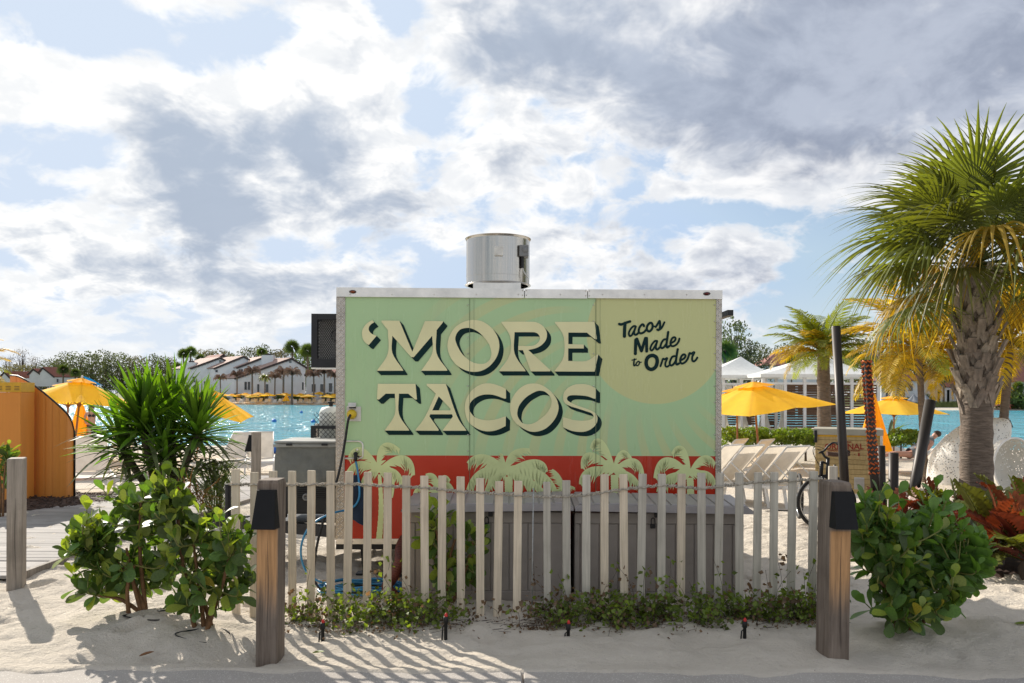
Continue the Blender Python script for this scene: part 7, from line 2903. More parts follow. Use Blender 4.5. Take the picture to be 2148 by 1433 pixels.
y_ = 20.0
b_ = P(1731, 905, y_)
feather_palm('feather_palm', (b_.x, y_, gz(b_.x, y_)), P(1727, 738, y_), 0.19, "feathery palm with yellow-orange tips standing before the cabanas", 54, 0.80,
             lambda f_, d_: 0.7 if d_.x < -0.45 and f_ > 0.3 else (0.3 if f_ > 0.6 else 0.05), 41, None, (70, 0))
y_ = 17.0
b_ = P(2093, 905, y_)
feather_palm('feather_palm', (b_.x, y_, gz(b_.x, y_)), P(2120, 715, y_), 0.10, "yellowing feathery palm whose fronds hang behind the fan palm's trunk", 46, 1.05, lambda f_, d_: 0.8, 42)
y_ = 16.0
b_ = P(1965, 905, y_)
feather_palm('feather_palm', (b_.x + 0.55, y_ + 1.5, gz(b_.x, y_)), (b_.x + 0.35, y_ + 1.4, P(2000, 722, y_).z), 0.08, "bright yellow feathery palm left behind the fan palm's trunk", 44, 1.0, lambda f_, d_: 0.9, 43)
# bird of paradise by the far umbrella
frond_bush('bird_of_paradise', tuple(G(1862, 935)), "dark broad-leaved plant by the water left of the leaning pole", "plant", 12, 1.3, [FOL_DARK, FOL_MID], 6, (35, 85), 0.15, 0.16, 'oval', None, (0.1, 0.4, 0.6))


# ------------------------------------------------------------------ red and olive cycad-like plants
def comb_frond(name, mat_, seed, nl=13, L=1.0, lw=0.075, ll=0.24, arch=0.5):
    rs = random.Random(seed)
    m = MB()
    n = 10
    pts, tan, p = [], [], Vector((0, 0, 0))
    for i in range(n + 1):
        t = i / n
        e = -arch * t ** 1.4
        d = Vector((math.cos(e), 0, math.sin(e)))
        pts.append(p.copy())
        tan.append(d)
        p = p + d * (L / n)
    m.tube(pts, [0.012 * (1 - 0.7 * i / n) for i in range(n + 1)], 4, False)
    for k in range(nl):
        t = 0.22 + 0.78 * (k + 0.5) / nl
        fi = t * n
        i = min(n - 1, int(fi))
        b = pts[i].lerp(pts[i + 1], fi - i)
        d = tan[i]
        up = Vector((-d.z, 0, d.x))
        ln = ll * (0.75 + 0.45 * math.sin(math.pi * t)) * (1 - 0.35 * (t > 0.9))
        for s_ in (-1, 1):
            l_ = ln * rs.uniform(0.85, 1.12)
            dl = (Vector((0, s_, 0)) * 0.8 + d * 0.62 + up * 0.28).normalized()
            wv = (d - dl * d.dot(dl)).normalized() * lw
            nn = dl.cross(wv).normalized()
            vs = [b, b + dl * l_ * 0.35 - wv * 0.42, b + dl * l_ * 0.8 - wv * 0.5 - nn * 0.012, b + dl * l_ - wv * 0.05, b + dl * l_ * 0.8 + wv * 0.42 - nn * 0.012, b + dl * l_ * 0.35 + wv * 0.36]
            m.add(vs, [(0, 1, 5), (1, 2, 4, 5), (2, 3, 4)])
    return m.mesh(name, mat_, (0, 0, 0), False)


CY_R = [comb_frond('frond', REDLEAF, s_, arch=a_) for (s_, a_) in ((1, 0.35), (2, 0.8))]
CY_O = [comb_frond('frond', OLIVELEAF, s_, arch=a_) for (s_, a_) in ((3, 0.35), (4, 0.8))]


def cycad(base, n, sc, redness, seed, label):
    rs = random.Random(seed)
    t = thing('bronze_cycad', base, label, "plant", "red and olive fronded plants")
    MB().lathe([(0.07, -0.1), (0.09, 0.05), (0.05, 0.14), (0.0, 0.16)], base, 10).build('stem', BARK, t, True)
    for k in range(n):
        f_ = (k + 0.5) / n
        el = R(82 - 74 * f_ + rs.uniform(-10, 10))
        az = k * 2.39996 + rs.uniform(-.3, .3)
        d_ = Vector((math.cos(el) * math.cos(az), math.cos(el) * math.sin(az), math.sin(el)))
        me = (CY_R if rs.random() < redness else CY_O)[rs.randrange(2)]
        put_leaf(me, t, orient(Vector(base) + Vector((0, 0, 0.1)), d_, (0, 0, 1) if abs(d_.z) < 0.97 else (1, 0, 0), sc * rs.uniform(0.8, 1.12)), 'frond')


for k, (u, v, y, n, sc, red, lab) in enumerate((
        (2085, 1120, 7.4, 22, 0.66, 0.55, "big red-fronded plant right of the large shrub"), (2160, 1150, 7.0, 20, 0.66, 0.5, "red and olive plant cut by the right edge of the picture"),
        (2010, 1090, 8.2, 20, 0.56, 0.25, "olive-fronded plant right in front of the fan palm's trunk"), (1945, 1070, 8.4, 18, 0.54, 0.4, "red and olive plant left of the fan palm's trunk"),
        (1880, 1075, 8.3, 12, 0.55, 0.7, "reddish fronded plant at the feet of the dark poles"), (2130, 1060, 8.6, 20, 0.66, 0.55, "red-topped fronded plant before the white pods"))):
    q = P(u, v, y)
    cycad((q.x, y, gz(q.x, y) + 0.04), n, sc, red, 60 + k, lab)

# planting bed under them
m = MB()
cb = P(2080, 1120, 7.9)


def bed2(i, j):
    a = i * 2 * math.pi
    x, y = cb.x + 0.6 + 2.2 * j * math.cos(a), 8.2 + 1.3 * j * math.sin(a)
    return (x, y, gz(x, y) + 0.10 * (1 - j * j) + 0.02 * mnoise.noise(Vector((x * 7, y * 7, 0))) - 0.03 * (j > 0.95))


m.sheet(bed2, 40, 12)
o = m.build('mulch_bed', MULCH, None, True)
o["kind"] = 'structure'

# ------------------------------------------------------------------ low hedge shrubs before the cabanas
rs = random.Random(77)
for k, (u, ru, v, y) in enumerate(((1535, 38, 915, 23.0), (1585, 40, 915, 23.3), (1640, 42, 915, 23.0), (1690, 36, 916, 23.2), (1740, 30, 912, 24), (1890, 26, 917, 25.0), (1920, 24, 917, 25.2))):
    q = P(u, 932, y)
    t = thing('hedge_shrub', (q.x, y, gz(q.x, y)), "low bright green hedge shrub, %s from the trailer" % ORD[k], "shrub", "low hedge before the cabanas")
    m = MB()
    s_ = y / F
    cz = P(u, v, y).z
    for _ in range(9):
        e = (q.x + rs.uniform(-.7, .7) * ru * s_, y + rs.uniform(-.3, .3), cz + rs.uniform(-0.12, 0.10), ru * s_ * 0.55, 0.35, 0.20)
        leaf_cloud(m, e, 230, 0.055, rs)
    m.build('foliage', HEDGE, t)
    MB().tube([(q.x, y, gz(q.x, y) - 0.1), (q.x, y, cz)], [0.04, 0.02], 6).build('stem', BARK, t, True)


# ------------------------------------------------------------------ cabanas
def cabana(u0, u1, uap, vap, veave, y, depth, label, cols, curtains, vbase=897):
    A, B = P(u0, veave, y), P(u1, veave, y)
    x0, x1, ze = A.x, B.x, (A.z + B.z) / 2
    zb = P((u0 + u1) / 2, vbase, y).z - 0.1
    t = thing('cabana', ((x0 + x1) / 2, y + depth / 2, zb), label, "cabana", "white tent cabanas")
    ap = P(uap, vap, y + depth / 2)
    # roof: four slightly hollow slopes
    cor = [Vector((x0 - 0.12, y - 0.12, ze)), Vector((x1 + 0.12, y - 0.12, ze)), Vector((x1 + 0.12, y + depth + 0.12, ze)), Vector((x0 - 0.12, y + depth + 0.12, ze))]
    apx = Vector((ap.x, y + depth / 2, ap.z))
    for k in range(4):
        a, b = cor[k], cor[(k + 1) % 4]
        m = MB()

        def sl(i, j, a=a, b=b):
            p = a.lerp(b, i).lerp(apx, j)
            return (p.x, p.y, p.z - 0.10 * math.sin(math.pi * j))
        m.sheet(sl, 8, 8)
        m.build('roof_panel', TENT, t, True)
    m = MB()
    for k in range(4):
        a, b = cor[k], cor[(k + 1) % 4]
        m.bar(a - Vector((0, 0, 0.07)), b - Vector((0, 0, 0.07)), 0.05, 0.14)
    m.build('valance', TENT, t)
    zc = ze - 0.14
    for (cx_, cy_) in [(x0 + (x1 - x0) * c_, y) for c_ in cols] + [(x0, y + depth), (x1, y + depth)]:
        MB().box((cx_ - 0.06, cy_ - 0.06, zb), (cx_ + 0.06, cy_ + 0.06, zc)).build('post', WHITEALU, t)
    for yy in (y - 0.002, y + depth):
        MB().bar((x0, yy, zc - 0.25), (x1, yy, zc - 0.25), 0.08, 0.09).build('beam', WHITEALU, t)
    # slatted walls front and back
    ns = 17
    sm = {}
    for yy, isback in ((y + 0.02, False), (y + depth - 0.02, True)):
        pairs = list(zip(cols, cols[1:]))
        for pi, (a, b) in enumerate(pairs):
            if not isback and (a, b) in curtains:
                continue
            xa_, xb_ = x0 + (x1 - x0) * a + 0.065, x0 + (x1 - x0) * b - 0.065
            for k in range(ns):
                zz = zb + 0.08 + (zc - 0.34 - zb) * k / ns
                hh = (zc - 0.34 - zb) / ns * 0.72
                key = round(xb_ - xa_, 3)
                if key not in sm:
                    sm[key] = MB().box((-hh / 2, -0.012, -(xb_ - xa_) / 2), (hh / 2, 0.012, (xb_ - xa_) / 2)).mesh('slat', SLATWOOD)
                o = bpy.data.objects.new('slat', sm[key])
                link(o)
                o.parent = t
                c_ = Vector(((xa_ + xb_) / 2, yy, zz + hh / 2))
                o.matrix_local = Matrix.Translation(c_ - ORG[t]) @ Matrix.Rotation(R(90), 4, 'Y')
    for (a, b) in curtains:
        xa_, xb_ = x0 + (x1 - x0) * a + 0.07, x0 + (x1 - x0) * b - 0.07
        for sd_ in (0, 1):
            m = MB()

            def cu(i, j, sd_=sd_, xa_=xa_, xb_=xb_):
                full = (xb_ - xa_) * 0.48
                gather = 0.30 + 0.70 * abs(j - 0.72) / 0.72 if j < 0.72 else 0.30 + 0.35 * (j - 0.72) / 0.28
                w_ = full * gather
                x = (xa_ + w_ * i) if sd_ == 0 else (xb_ - w_ * i)
                return (x, y - 0.03 + 0.035 * math.sin(i * 26), zc - 0.3 - (zc - 0.3 - zb - 0.05) * j)
            m.sheet(cu, 24, 14)
            m.build('curtain', CURTAIN, t, True)
    return t


cabana(1470, 1628, 1554, 748, 787, 35.0, 3.4, "left white tent cabana, partly behind the trailer", [0.0, 0.30, 0.54, 0.86, 1.0], [(0.30, 0.54), (0.54, 0.86)])
cabana(1601, 1842, 1716, 741, 785, 33.0, 3.6, "right white tent cabana behind the feathery palm", [0.0, 0.19, 0.36, 0.56, 0.77, 1.0], [(0.0, 0.19)])
# ------------------------------------------------------------------ houses across the lagoon
def gable_house(name, L, PK, Rr, vb, y, D, label, roof=ROOFTAN, wins=(), chim=None, vent=None):
    """gable end facing the lagoon; L, PK, Rr = eave, ridge, eave in picture px; D = run of the ridge"""
    l, p, r_ = P(*L, y), P(*PK, y), P(*Rr, y)
    zb = P(PK[0], vb, y).z - 0.6
    D = Vector((D[0], D[1], 0))
    t = thing(name, ((l.x + r_.x) / 2, y, zb), label, "house", "white houses across the lagoon")
    m = MB()
    fr = [Vector((l.x + 0.25, y, zb)), Vector((r_.x - 0.25, y, zb)), Vector((r_.x - 0.25, y, r_.z - 0.1)), Vector((p.x, y, p.z - 0.12)), Vector((l.x + 0.25, y, l.z - 0.1))]
    vs = fr + [q + D for q in fr]
    m.add(vs, [(0, 1, 2, 3, 4), (9, 8, 7, 6, 5), (0, 5, 6, 1), (1, 6, 7, 2), (4, 9, 5, 0)])
    wall = m.build('wall', STUCCO, t)
    n = D.normalized()
    for (a, b) in ((l, p), (p, r_)):
        a2, b2 = a - n * 0.3, b - n * 0.3
        up = Vector((0, 0, 0.16))
        vs = [a2, b2, b2 + D + n * 0.6, a2 + D + n * 0.6]
        m = MB()
        m.add([q + up * 0 for q in vs] + [q + up for q in vs], [(0, 3, 2, 1), (4, 5, 6, 7), (0, 1, 5, 4), (1, 2, 6, 5), (2, 3, 7, 6), (3, 0, 4, 7)])
        ro = m.build('roof', roof, t)
        m = MB()
        m.bar(a2 - n * 0.04 - Vector((0, 0, 0.12)), b2 - n * 0.04 - Vector((0, 0, 0.12)), 0.08, 0.42)
        m.build('fascia', FASCIA, ro)
    for (u0, v0, u1, v1) in wins:
        a, b = P(u0, v0, y - 0.02), P(u1, v1, y - 0.02)
        m = MB()
        m.box((a.x - 0.08, y - 0.07, b.z - 0.08), (b.x + 0.08, y - 0.003, a.z + 0.08))
        w_ = m.build('window', STUCCO, t)
        MB().box((a.x, y - 0.09, b.z), (b.x, y - 0.06, a.z)).build('pane', DARKGLASS, w_)
    if chim:
        u0, v0, u1, v1, dy = chim
        a, b = P(u0, v0, y + dy), P(u1, v1, y + dy)
        c_ = MB().box((a.x, y + dy, b.z - 1.2), (b.x, y + dy + 1.6, a.z)).build('chimney', STUCCO, t)
        MB().box((a.x + 0.7, y + dy + 0.4, a.z), (b.x - 0.7, y + dy + 1.2, a.z + 0.35)).build('flue', FASCIA, c_)
    if vent:
        a = P(*vent, y)
        MB().box((a.x - 0.28, y - 0.04, a.z - 0.28), (a.x + 0.28, y - 0.003, a.z + 0.28)).build('gable_vent', GREYBOX, wall)
    return t


gable_house('house', (430, 770), (467.5, 744), (484, 754), 800, 194, (-7, 9), "rearmost white house, its red roof peak showing behind the others", ROOFRED, vent=(470, 750))
gable_house('house', (398, 773), (461, 750), (475, 758), 838, 188, (-8, 9), "white tan-roofed house leftmost of the row, behind the yucca", ROOFTAN, [(404, 790, 410, 802), (428, 800, 436, 812)], (388, 760, 410, 785, 1.0), (462, 758))
gable_house('house', (447, 773), (510, 747.5), (523, 755), 838, 185, (-8, 9), "second white tan-roofed house of the row across the lagoon", ROOFTAN, [(452, 776, 457, 781), (470, 806, 478, 820), (486, 806, 492, 820)])
gable_house('house', (495, 771.5), (556, 748), (570, 756), 838, 183, (-6, 9), "third white house of the row, with the square white chimney", ROOFTAN, [(501, 774.5, 504, 781), (506, 774.5, 509.5, 781)], (548.5, 745, 572.5, 766, -0.6))
gable_house('house', (490, 794), (610, 751.5), (643, 771.5), 838, 180, (-9, 8), "largest white gabled house of the row, nearest the lagoon", ROOFTAN,
            [(513, 801, 518, 818), (520, 801, 525, 818), (540, 806, 544, 824), (558, 806, 563, 824), (634, 802, 637, 818)], None, (609, 759))
gable_house('house', (640, 787), (668, 771), (720, 790), 838, 178, (3, 9), "low red-roofed white wing beside the trailer's dark cage", ROOFRED, [(654, 806, 662, 822), (672, 806, 680, 822), (690, 804, 697, 822)])
gable_house('house', (2, 790), (11, 780), (24, 793), 806, 235, (14, 3), "long low red-roofed house at the far left", ROOFRED, [(28, 798, 32, 803)])
gable_house('house', (60, 786), (72, 774), (95, 790), 806, 232, (5, 3), "small red-roofed gabled house left of its taller neighbour", ROOFRED, [(98, 794, 103, 800)])
gable_house('house', (82, 782), (92, 771), (117, 791), 806, 230, (5, 3), "taller small red-roofed gabled house far left above the orange screen", ROOFRED, [(119, 795, 123, 802)])


def hip_house(name, u0, u1, veave, vtop, ur0, ur1, vb, y, label, wins=(), roof=ROOFRED, depth=9):
    a, b = P(u0, veave, y), P(u1, veave, y)
    ze = (a.z + b.z) / 2
    zb = P(u0, vb, y).z - 0.6
    t = thing(name, ((a.x + b.x) / 2, y, zb), label, "house", "white houses across the lagoon")
    MB().box((a.x + 0.5, y + 0.5, zb), (b.x - 0.5, y + depth - 0.5, ze - 0.05)).build('wall', STUCCO, t)
    r0_, r1_ = P(ur0, vtop, y + depth / 2), P(ur1, vtop, y + depth / 2)
    m = MB()
    e = [Vector((a.x, y, ze)), Vector((b.x, y, ze)), Vector((b.x, y + depth, ze)), Vector((a.x, y + depth, ze))]
    m.add(e + [r0_, r1_] + [q - Vector((0, 0, 0.18)) for q in e], [(0, 1, 5, 4), (1, 2, 5), (2, 3, 4, 5), (3, 0, 4), (0, 6, 7, 1), (1, 7, 8, 2), (2, 8, 9, 3), (3, 9, 6, 0), (9, 8, 7, 6)])
    m.build('roof', roof, t)
    for (p0, q0, p1, q1) in wins:
        c_, d_ = P(p0, q0, y + 0.5), P(p1, q1, y + 0.5)
        w_ = MB().box((c_.x - 0.08, y + 0.43, d_.z - 0.08), (d_.x + 0.08, y + 0.497, c_.z + 0.08)).build('window', STUCCO, t)
        MB().box((c_.x, y + 0.40, d_.z), (d_.x, y + 0.44, c_.z)).build('pane', DARKGLASS, w_)


hip_house('house', 1598, 1720, 766, 738, 1628, 1690, 836, 165, "red tiled roof rising behind the two tent cabanas", [(1606, 772, 1614, 785)])
hip_house('house', 1846, 1934, 797, 757, 1868, 1880, 836, 150, "red hip-roofed white house left behind the yellow parasol", [(1858, 806, 1866, 832), (1880, 802, 1898, 832), (1905, 806, 1914, 820)])
gable_house('house', (1930, 800), (1964, 786), (1984, 812), 836, 155, (6, 6), "small white gabled house right of the hip-roofed one", ROOFRED, [(1949, 809, 1958, 816)])
hip_house('house', 1978, 2060, 806, 788, 1990, 2040, 836, 158, "low red-roofed house partly behind the fan palm's trunk", [(1990, 812, 1998, 824)])
hip_house('house', 2092, 2260, 800, 744, 2120, 2230, 836, 145, "large red tiled house at the right edge of the picture", [(2106, 806, 2114, 826), (2128, 806, 2140, 826)])


# ------------------------------------------------------------------ trees
def make_tree(seed, ht, rad, mat_, n, leaf, crown_lo=0.3, clumps=16, limbs=6, sparse=0.0):
    rs = random.Random(seed)
    t = bpy.data.objects.new('broadleaf_tree', None)
    link(t)
    ORG[t] = Vector((0, 0, 0))
    m = MB()
    m.tube(spline([(0, 0, -0.5), (rs.uniform(-.3, .3), rs.uniform(-.3, .3), ht * 0.35), (rs.uniform(-.5, .5), rs.uniform(-.5, .5), ht * 0.75)], 5), [0.03 * ht * (1 - 0.075 * i) for i in range(11)], 7)
    cl = []
    for k in range(clumps):
        a = k * 2.4 + rs.uniform(-.4, .4)
        f_ = (k + 0.5) / clumps
        z = ht * (crown_lo + (1 - crown_lo) * f_) * 0.94
        r_ = rad * math.sin(math.pi * min(1, 0.22 + 0.72 * f_)) ** 0.8 * rs.uniform(0.35, 0.95)
        p = Vector((r_ * math.cos(a), r_ * math.sin(a), z))
        cl.append((p, rad * rs.uniform(0.20, 0.38)))
        if k % max(1, clumps // (limbs * 2)) == 0:
            st = Vector((0, 0, z * rs.uniform(0.35, 0.6)))
            m.tube(spline([st, st.lerp(p, 0.5) + Vector((0, 0, 0.06 * ht)), p], 4), [0.010 * ht * (1 - 0.09 * i) for i in range(9)], 5)
    m.build('trunk', BARK, t, True)
    m = MB()
    for p, r_ in cl:
        leaf_cloud(m, (p.x, p.y, p.z, r_ * 1.15, r_ * 1.15, r_ * 0.8), int(n / clumps), leaf, rs)
    m.build('crown', mat_, t)
    return t


protos = {
    'oak': make_tree(1, 10, 5.6, FOL_DARK, 2400, 0.28, 0.10, 30),
    'olive': make_tree(2, 10, 5.0, FOL_OLIVE, 2200, 0.26, 0.10, 32),
    'mid': make_tree(3, 10, 5.2, FOL_MID, 2000, 0.28, 0.10, 26),
    'bare': make_tree(4, 10, 3.4, FOL_BARE, 900, 0.16, 0.25, 34, limbs=14),
    'open': make_tree(5, 10, 4.0, FOL_DARK, 950, 0.26, 0.35, 18, limbs=9),
}
for o in protos.values():
    o.location = (0, 700, 0)
TREES = [  # u, top v, y, kind, width factor, phrase
    (16, 745, 300, 'bare', 0.7, "thin bare tree at the far left edge"), (45, 729, 290, 'bare', 0.75, "tall slender bare-twigged tree, tallest at the far left"), (74, 744, 285, 'bare', 0.9, "rounded bare-twigged tree right of the tall slender one"),
    (60, 764, 270, 'olive', 1.0, "low olive tree behind the red-roofed houses"), (98, 756, 280, 'oak', 0.8, "dark rounded tree above the small gabled houses"), (122, 756, 285, 'olive', 0.8, "olive tree between the houses and the clumped trees"),
    (140, 742, 260, 'oak', 0.8, "dark clumpy tree left of the yucca's tips"), (165, 737, 255, 'open', 1.0, "open-crowned tree with dark ball-like clumps"), (192, 737, 258, 'open', 1.0, "open-crowned tree just left above the yucca"),
    (222, 738, 250, 'oak', 1.0, "dark oak behind the yucca's left tips"), (255, 744, 248, 'oak', 1.0, "dark oak behind the yucca's middle"), (290, 746, 250, 'olive', 1.0, "olive tree behind the yucca's middle tips"),
    (325, 746, 246, 'oak', 0.9, "dark oak above the yucca's right tips"), (352, 748, 250, 'olive', 0.9, "olive tree left of the fan palms"),
    (428, 733, 225, 'olive', 0.8, "greyish tree behind the leftmost white house"), (456, 731, 222, 'olive', 0.9, "greyish tree above the first gables"), (484, 742, 225, 'oak', 0.7, "dark tree between the first and second gables"),
    (520, 733, 220, 'oak', 0.7, "dark tree above the second gable"), (546, 727, 220, 'oak', 0.8, "tall dark tree left of the white chimney"), (572, 733, 222, 'olive', 0.8, "olive tree just right of the white chimney"),
    (596, 728, 218, 'olive', 0.7, "olive tree above the largest gable"), (634, 730, 215, 'mid', 0.8, "green tree above the right end of the largest house"), (664, 722, 214, 'mid', 0.8, "green tree left of the black cage"),
    (694, 722, 214, 'olive', 0.9, "olive tree behind the black cage"), (730, 722, 214, 'oak', 0.9, "dark tree hidden mostly by the trailer's left corner"),
    (1497, 690, 160, 'mid', 0.8, "green tree touching the trailer's right corner"), (1541, 662, 150, 'open', 0.7, "tall open pine-like tree right of the trailer"), (1570, 716, 150, 'oak', 0.7, "dark low tree right of the tall open one"),
    (1600, 730, 175, 'oak', 0.8, "dark tree left of the roof behind the cabanas"), (1650, 722, 190, 'oak', 0.9, "dark tree above the roof behind the cabanas"), (1700, 728, 190, 'olive', 0.9, "olive tree behind the feathery palm's crown"),
    (1760, 726, 190, 'mid', 0.9, "green tree right of the feathery palm's crown"), (1812, 712, 175, 'olive', 0.9, "olive tree behind the red pierced pole"), (1850, 705, 170, 'mid', 0.9, "green tree above the hip-roofed house"),
    (1905, 700, 168, 'oak', 1.0, "big dark oak above the hip-roofed house's right slope"), (1950, 716, 166, 'oak', 1.0, "dark spreading oak left of the fan palm's trunk"), (2000, 735, 170, 'oak', 0.9, "dark tree left behind the fan palm's trunk"),
    (2085, 735, 175, 'olive', 0.9, "olive tree right behind the fan palm's trunk"), (2140, 716, 170, 'oak', 0.9, "dark tree behind the house at the right edge"),
]
for k, (u, v, y, kind, wf, lab) in enumerate(TREES):
    c_ = copy_tree(protos[kind])
    zg = 0.6
    h = P(u, v, y).z - zg
    c_.location = (P(u, v, y).x, y, zg)
    s_ = h / 10.0
    c_.scale = (s_ * wf * 1.05, s_ * wf * 1.05, s_)
    c_.rotation_euler = (0, 0, k * 1.7)
    tag(c_, lab, "tree", "trees across the lagoon")
for o in list(protos.values()):
    for ch in list(o.children):
        bpy.data.objects.remove(ch)
    bpy.data.objects.remove(o)

# the wood behind, one mass
rs = random.Random(70)
m = MB()
for k in range(150):
    u = rs.uniform(-60, 760)
    y = rs.uniform(262, 300)
    q = P(u, rs.uniform(776, 806), y)
    leaf_cloud(m, (q.x, y, q.z, rs.uniform(2.5, 4.5), 2.5, rs.uniform(1.8, 3.2)), 75, 0.5, rs)
for k in range(110):
    u = rs.uniform(1490, 2230)
    y = rs.uniform(205, 240)
    q = P(u, rs.uniform(758, 806), y)
    leaf_cloud(m, (q.x, y, q.z, rs.uniform(2.5, 4.0), 2.5, rs.uniform(1.8, 3.0)), 75, 0.45, rs)
for k in range(170):
    u = rs.choice((rs.uniform(760, 1490), rs.uniform(760, 1490), rs.uniform(-500, -60), rs.uniform(2230, 2700)))
    y = rs.uniform(225, 270)
    q = P(u, rs.uniform(762, 806), y)
    leaf_cloud(m, (q.x, y, q.z, rs.uniform(3.0, 5.0), 2.5, rs.uniform(2.0, 3.4)), 60, 0.55, rs)
tag(m.build('far_woodland', FOL_OLIVE), "grey-green woodland closing the view behind the houses", "woodland", kind='stuff')

# round shrubs on the far bank
rs = random.Random(91)
shp = thing('bank_shrub', (0, 0, 0), "x", "shrub")
m = MB()
for _ in range(8):
    leaf_cloud(m, (rs.uniform(-.8, .8), rs.uniform(-.5, .5), rs.uniform(0.3, 1.0), 0.75, 0.7, 0.5), 120, 0.16, rs)
m.build('foliage', FOL_MID, shp)
MB().tube([(0, 0, -0.4), (0, 0, 0.8)], 0.06, 5).build('stem', BARK, shp, True)
SHR = [(455, 834, 178, 1.0, "under the first house"), (470, 835, 176, 0.9, "left of the dark windows"), (500, 834, 178, 1.1, "below the dark twin windows"), (532, 834, 177, 0.9, "below the largest house's left wall"),
       (551, 835, 177, 1.0, "beside the green palm on the far shore"), (586, 836, 176, 1.1, "below the largest gable"), (620, 836, 176, 1.0, "right below the largest gable"), (645, 836, 176, 1.0, "before the low wing"), (690, 836, 176, 1.3, "beside the trailer's corner"),
       (1935, 834, 148, 1.6, "left of the fence posts on the right bank"), (1900, 836, 149, 1.2, "before the hip-roofed house"), (2112, 828, 140, 2.8, "big and dark, right of the fan palm's trunk"), (2135, 840, 139, 1.9, "left of the coral chairs"), (2070, 836, 140, 1.6, "behind the fan palm's trunk")]
for k, (u, v, y, s_, wh) in enumerate(SHR):
    c_ = shp if k == 0 else copy_tree(shp)
    q = P(u, v, y)
    c_.location = (q.x, y, min(far_z(q.x, y), 1.0) + 0.05 if y > FAR_Y else -0.2)
    c_.scale = (s_ * 1.2, s_, s_)
    c_.rotation_euler = (0, 0, k * 1.1)
    tag(c_, "rounded green bank shrub " + wh, "shrub", "shrubs on the far bank")
# a spit of the right bank where the lagoon bends nearer
m = MB()


def spit(i, j):
    x, y = 55 + 140 * i, 137 + 45 * j
    e = max(0, min(1, j / 0.12)) * max(0, min(1, i / 0.04))
    return (x, y, -1.1 + e * (0.75 + 0.55 * min(1, max(0, j - 0.12) * 3)))


m.sheet(spit, 50, 24)
o = m.build('right_bank', GRASSY)
o["kind"] = 'structure'
m = MB()
m.sheet(lambda i, j: (56 + 139 * i, 136.5 + 7 * j, -0.82 + 0.50 * min(1, j * 1.6)), 40, 6)
o = m.build('right_bank_beach', SAND)
o["kind"] = 'structure'
rs = random.Random(93)
m = MB()
for k in range(5200):
    u = rs.uniform(1905, 2062)
    y = rs.uniform(141, 147)
    x = P(u, 850, y).x
    z = -0.45
    h = rs.uniform(0.6, 1.35)
    a = rs.uniform(0, 6.28)
    l_ = rs.uniform(0.05, 0.4)
    w_ = 0.05
    m.add([(x - w_, y, z), (x + w_, y, z), (x + l_ * math.cos(a), y + l_ * math.sin(a), z + h)], [(0, 1, 2)])
tag(m.build('bank_reeds', GRASSY), "green reeds fringing the right bank of the lagoon", "reeds", kind='stuff')


# ------------------------------------------------------------------ far palms
def small_palm(kind, seed):
    rs = random.Random(seed)
    t = bpy.data.objects.new({'dead': 'dead_palm', 'fan': 'fan_palm', 'green': 'green_palm'}[kind], None)
    link(t)
    ORG[t] = Vector((0, 0, 0))
    ht = 5.0
    MB().tube(spline([(0, 0, -0.5), (0.05, 0, ht * 0.5), (0, 0, ht)], 5), [0.22 - 0.006 * i for i in range(11)], 8).build('trunk', PALMTRUNK, t, True)
    m = MB()
    if kind == 'fan':
        for k in range(46):
            f_ = (k + 0.5) / 46
            el, az = R(80 - 125 * f_), k * 2.4
            d_ = Vector((math.cos(el) * math.cos(az), math.cos(el) * math.sin(az), math.sin(el)))
            c_ = Vector((0, 0, ht)) + d_ * 0.35
            sd = d_.orthogonal().normalized()
            for j in range(13):
                a = R(-75 + 150 * j / 12)
                e1 = (d_ * math.cos(a) + (sd if abs(sd.z) < 0.5 else d_.cross(sd)) * math.sin(a)).normalized()
                w_ = d_.cross(e1)
                w_ = (w_.normalized() if w_.length > 0.01 else sd) .cross(e1) * 0.07
                m.add([c_ - w_, c_ + w_, c_ + (e1 + d_ * 0.5) * 0.95 + Vector((0, 0, -0.25))], [(0, 1, 2)])
        m.build('crown', FOL_MID, t)
    else:
        n = 34
        for k in range(n):
            f_ = (k + 0.5) / n
            az = k * 2.4 + rs.uniform(-.3, .3)
            el = R((70 - 70 * f_) if kind == 'green' else (86 - 62 * f_))
            L = rs.uniform(1.8, 2.5)
            p = Vector((0, 0, ht))
            d0 = Vector((math.cos(az), math.sin(az), 0))
            e = el
            pts = [p.copy()]
            for i in range(8):
                p = p + (d0 * math.cos(e) + Vector((0, 0, math.sin(e)))) * (L / 8)
                e -= (0.20 if kind == 'green' else 0.10 + 0.045 * i)
                pts.append(p.copy())
            m.tube(pts, 0.035, 3, False)
            for i in range(1, 9):
                tg = (pts[i] - pts[i - 1]).normalized()
                sd = tg.cross(Vector((0, 0, 1))).normalized()
                for s_ in (-1, 1):
                    for j in (0, 0.5):
                        b = pts[i - 1].lerp(pts[i], j)
                        tip = b + sd * s_ * (0.38 if kind == 'green' else 0.20) + tg * 0.25 + Vector((0, 0, -0.22 if kind == 'green' else -0.42))
                        m.add([b - tg * 0.06, b + tg * 0.06, tip], [(0, 1, 2)])
        m.build('crown', PALM_G if kind == 'green' else PALM_DEAD, t)
    return t


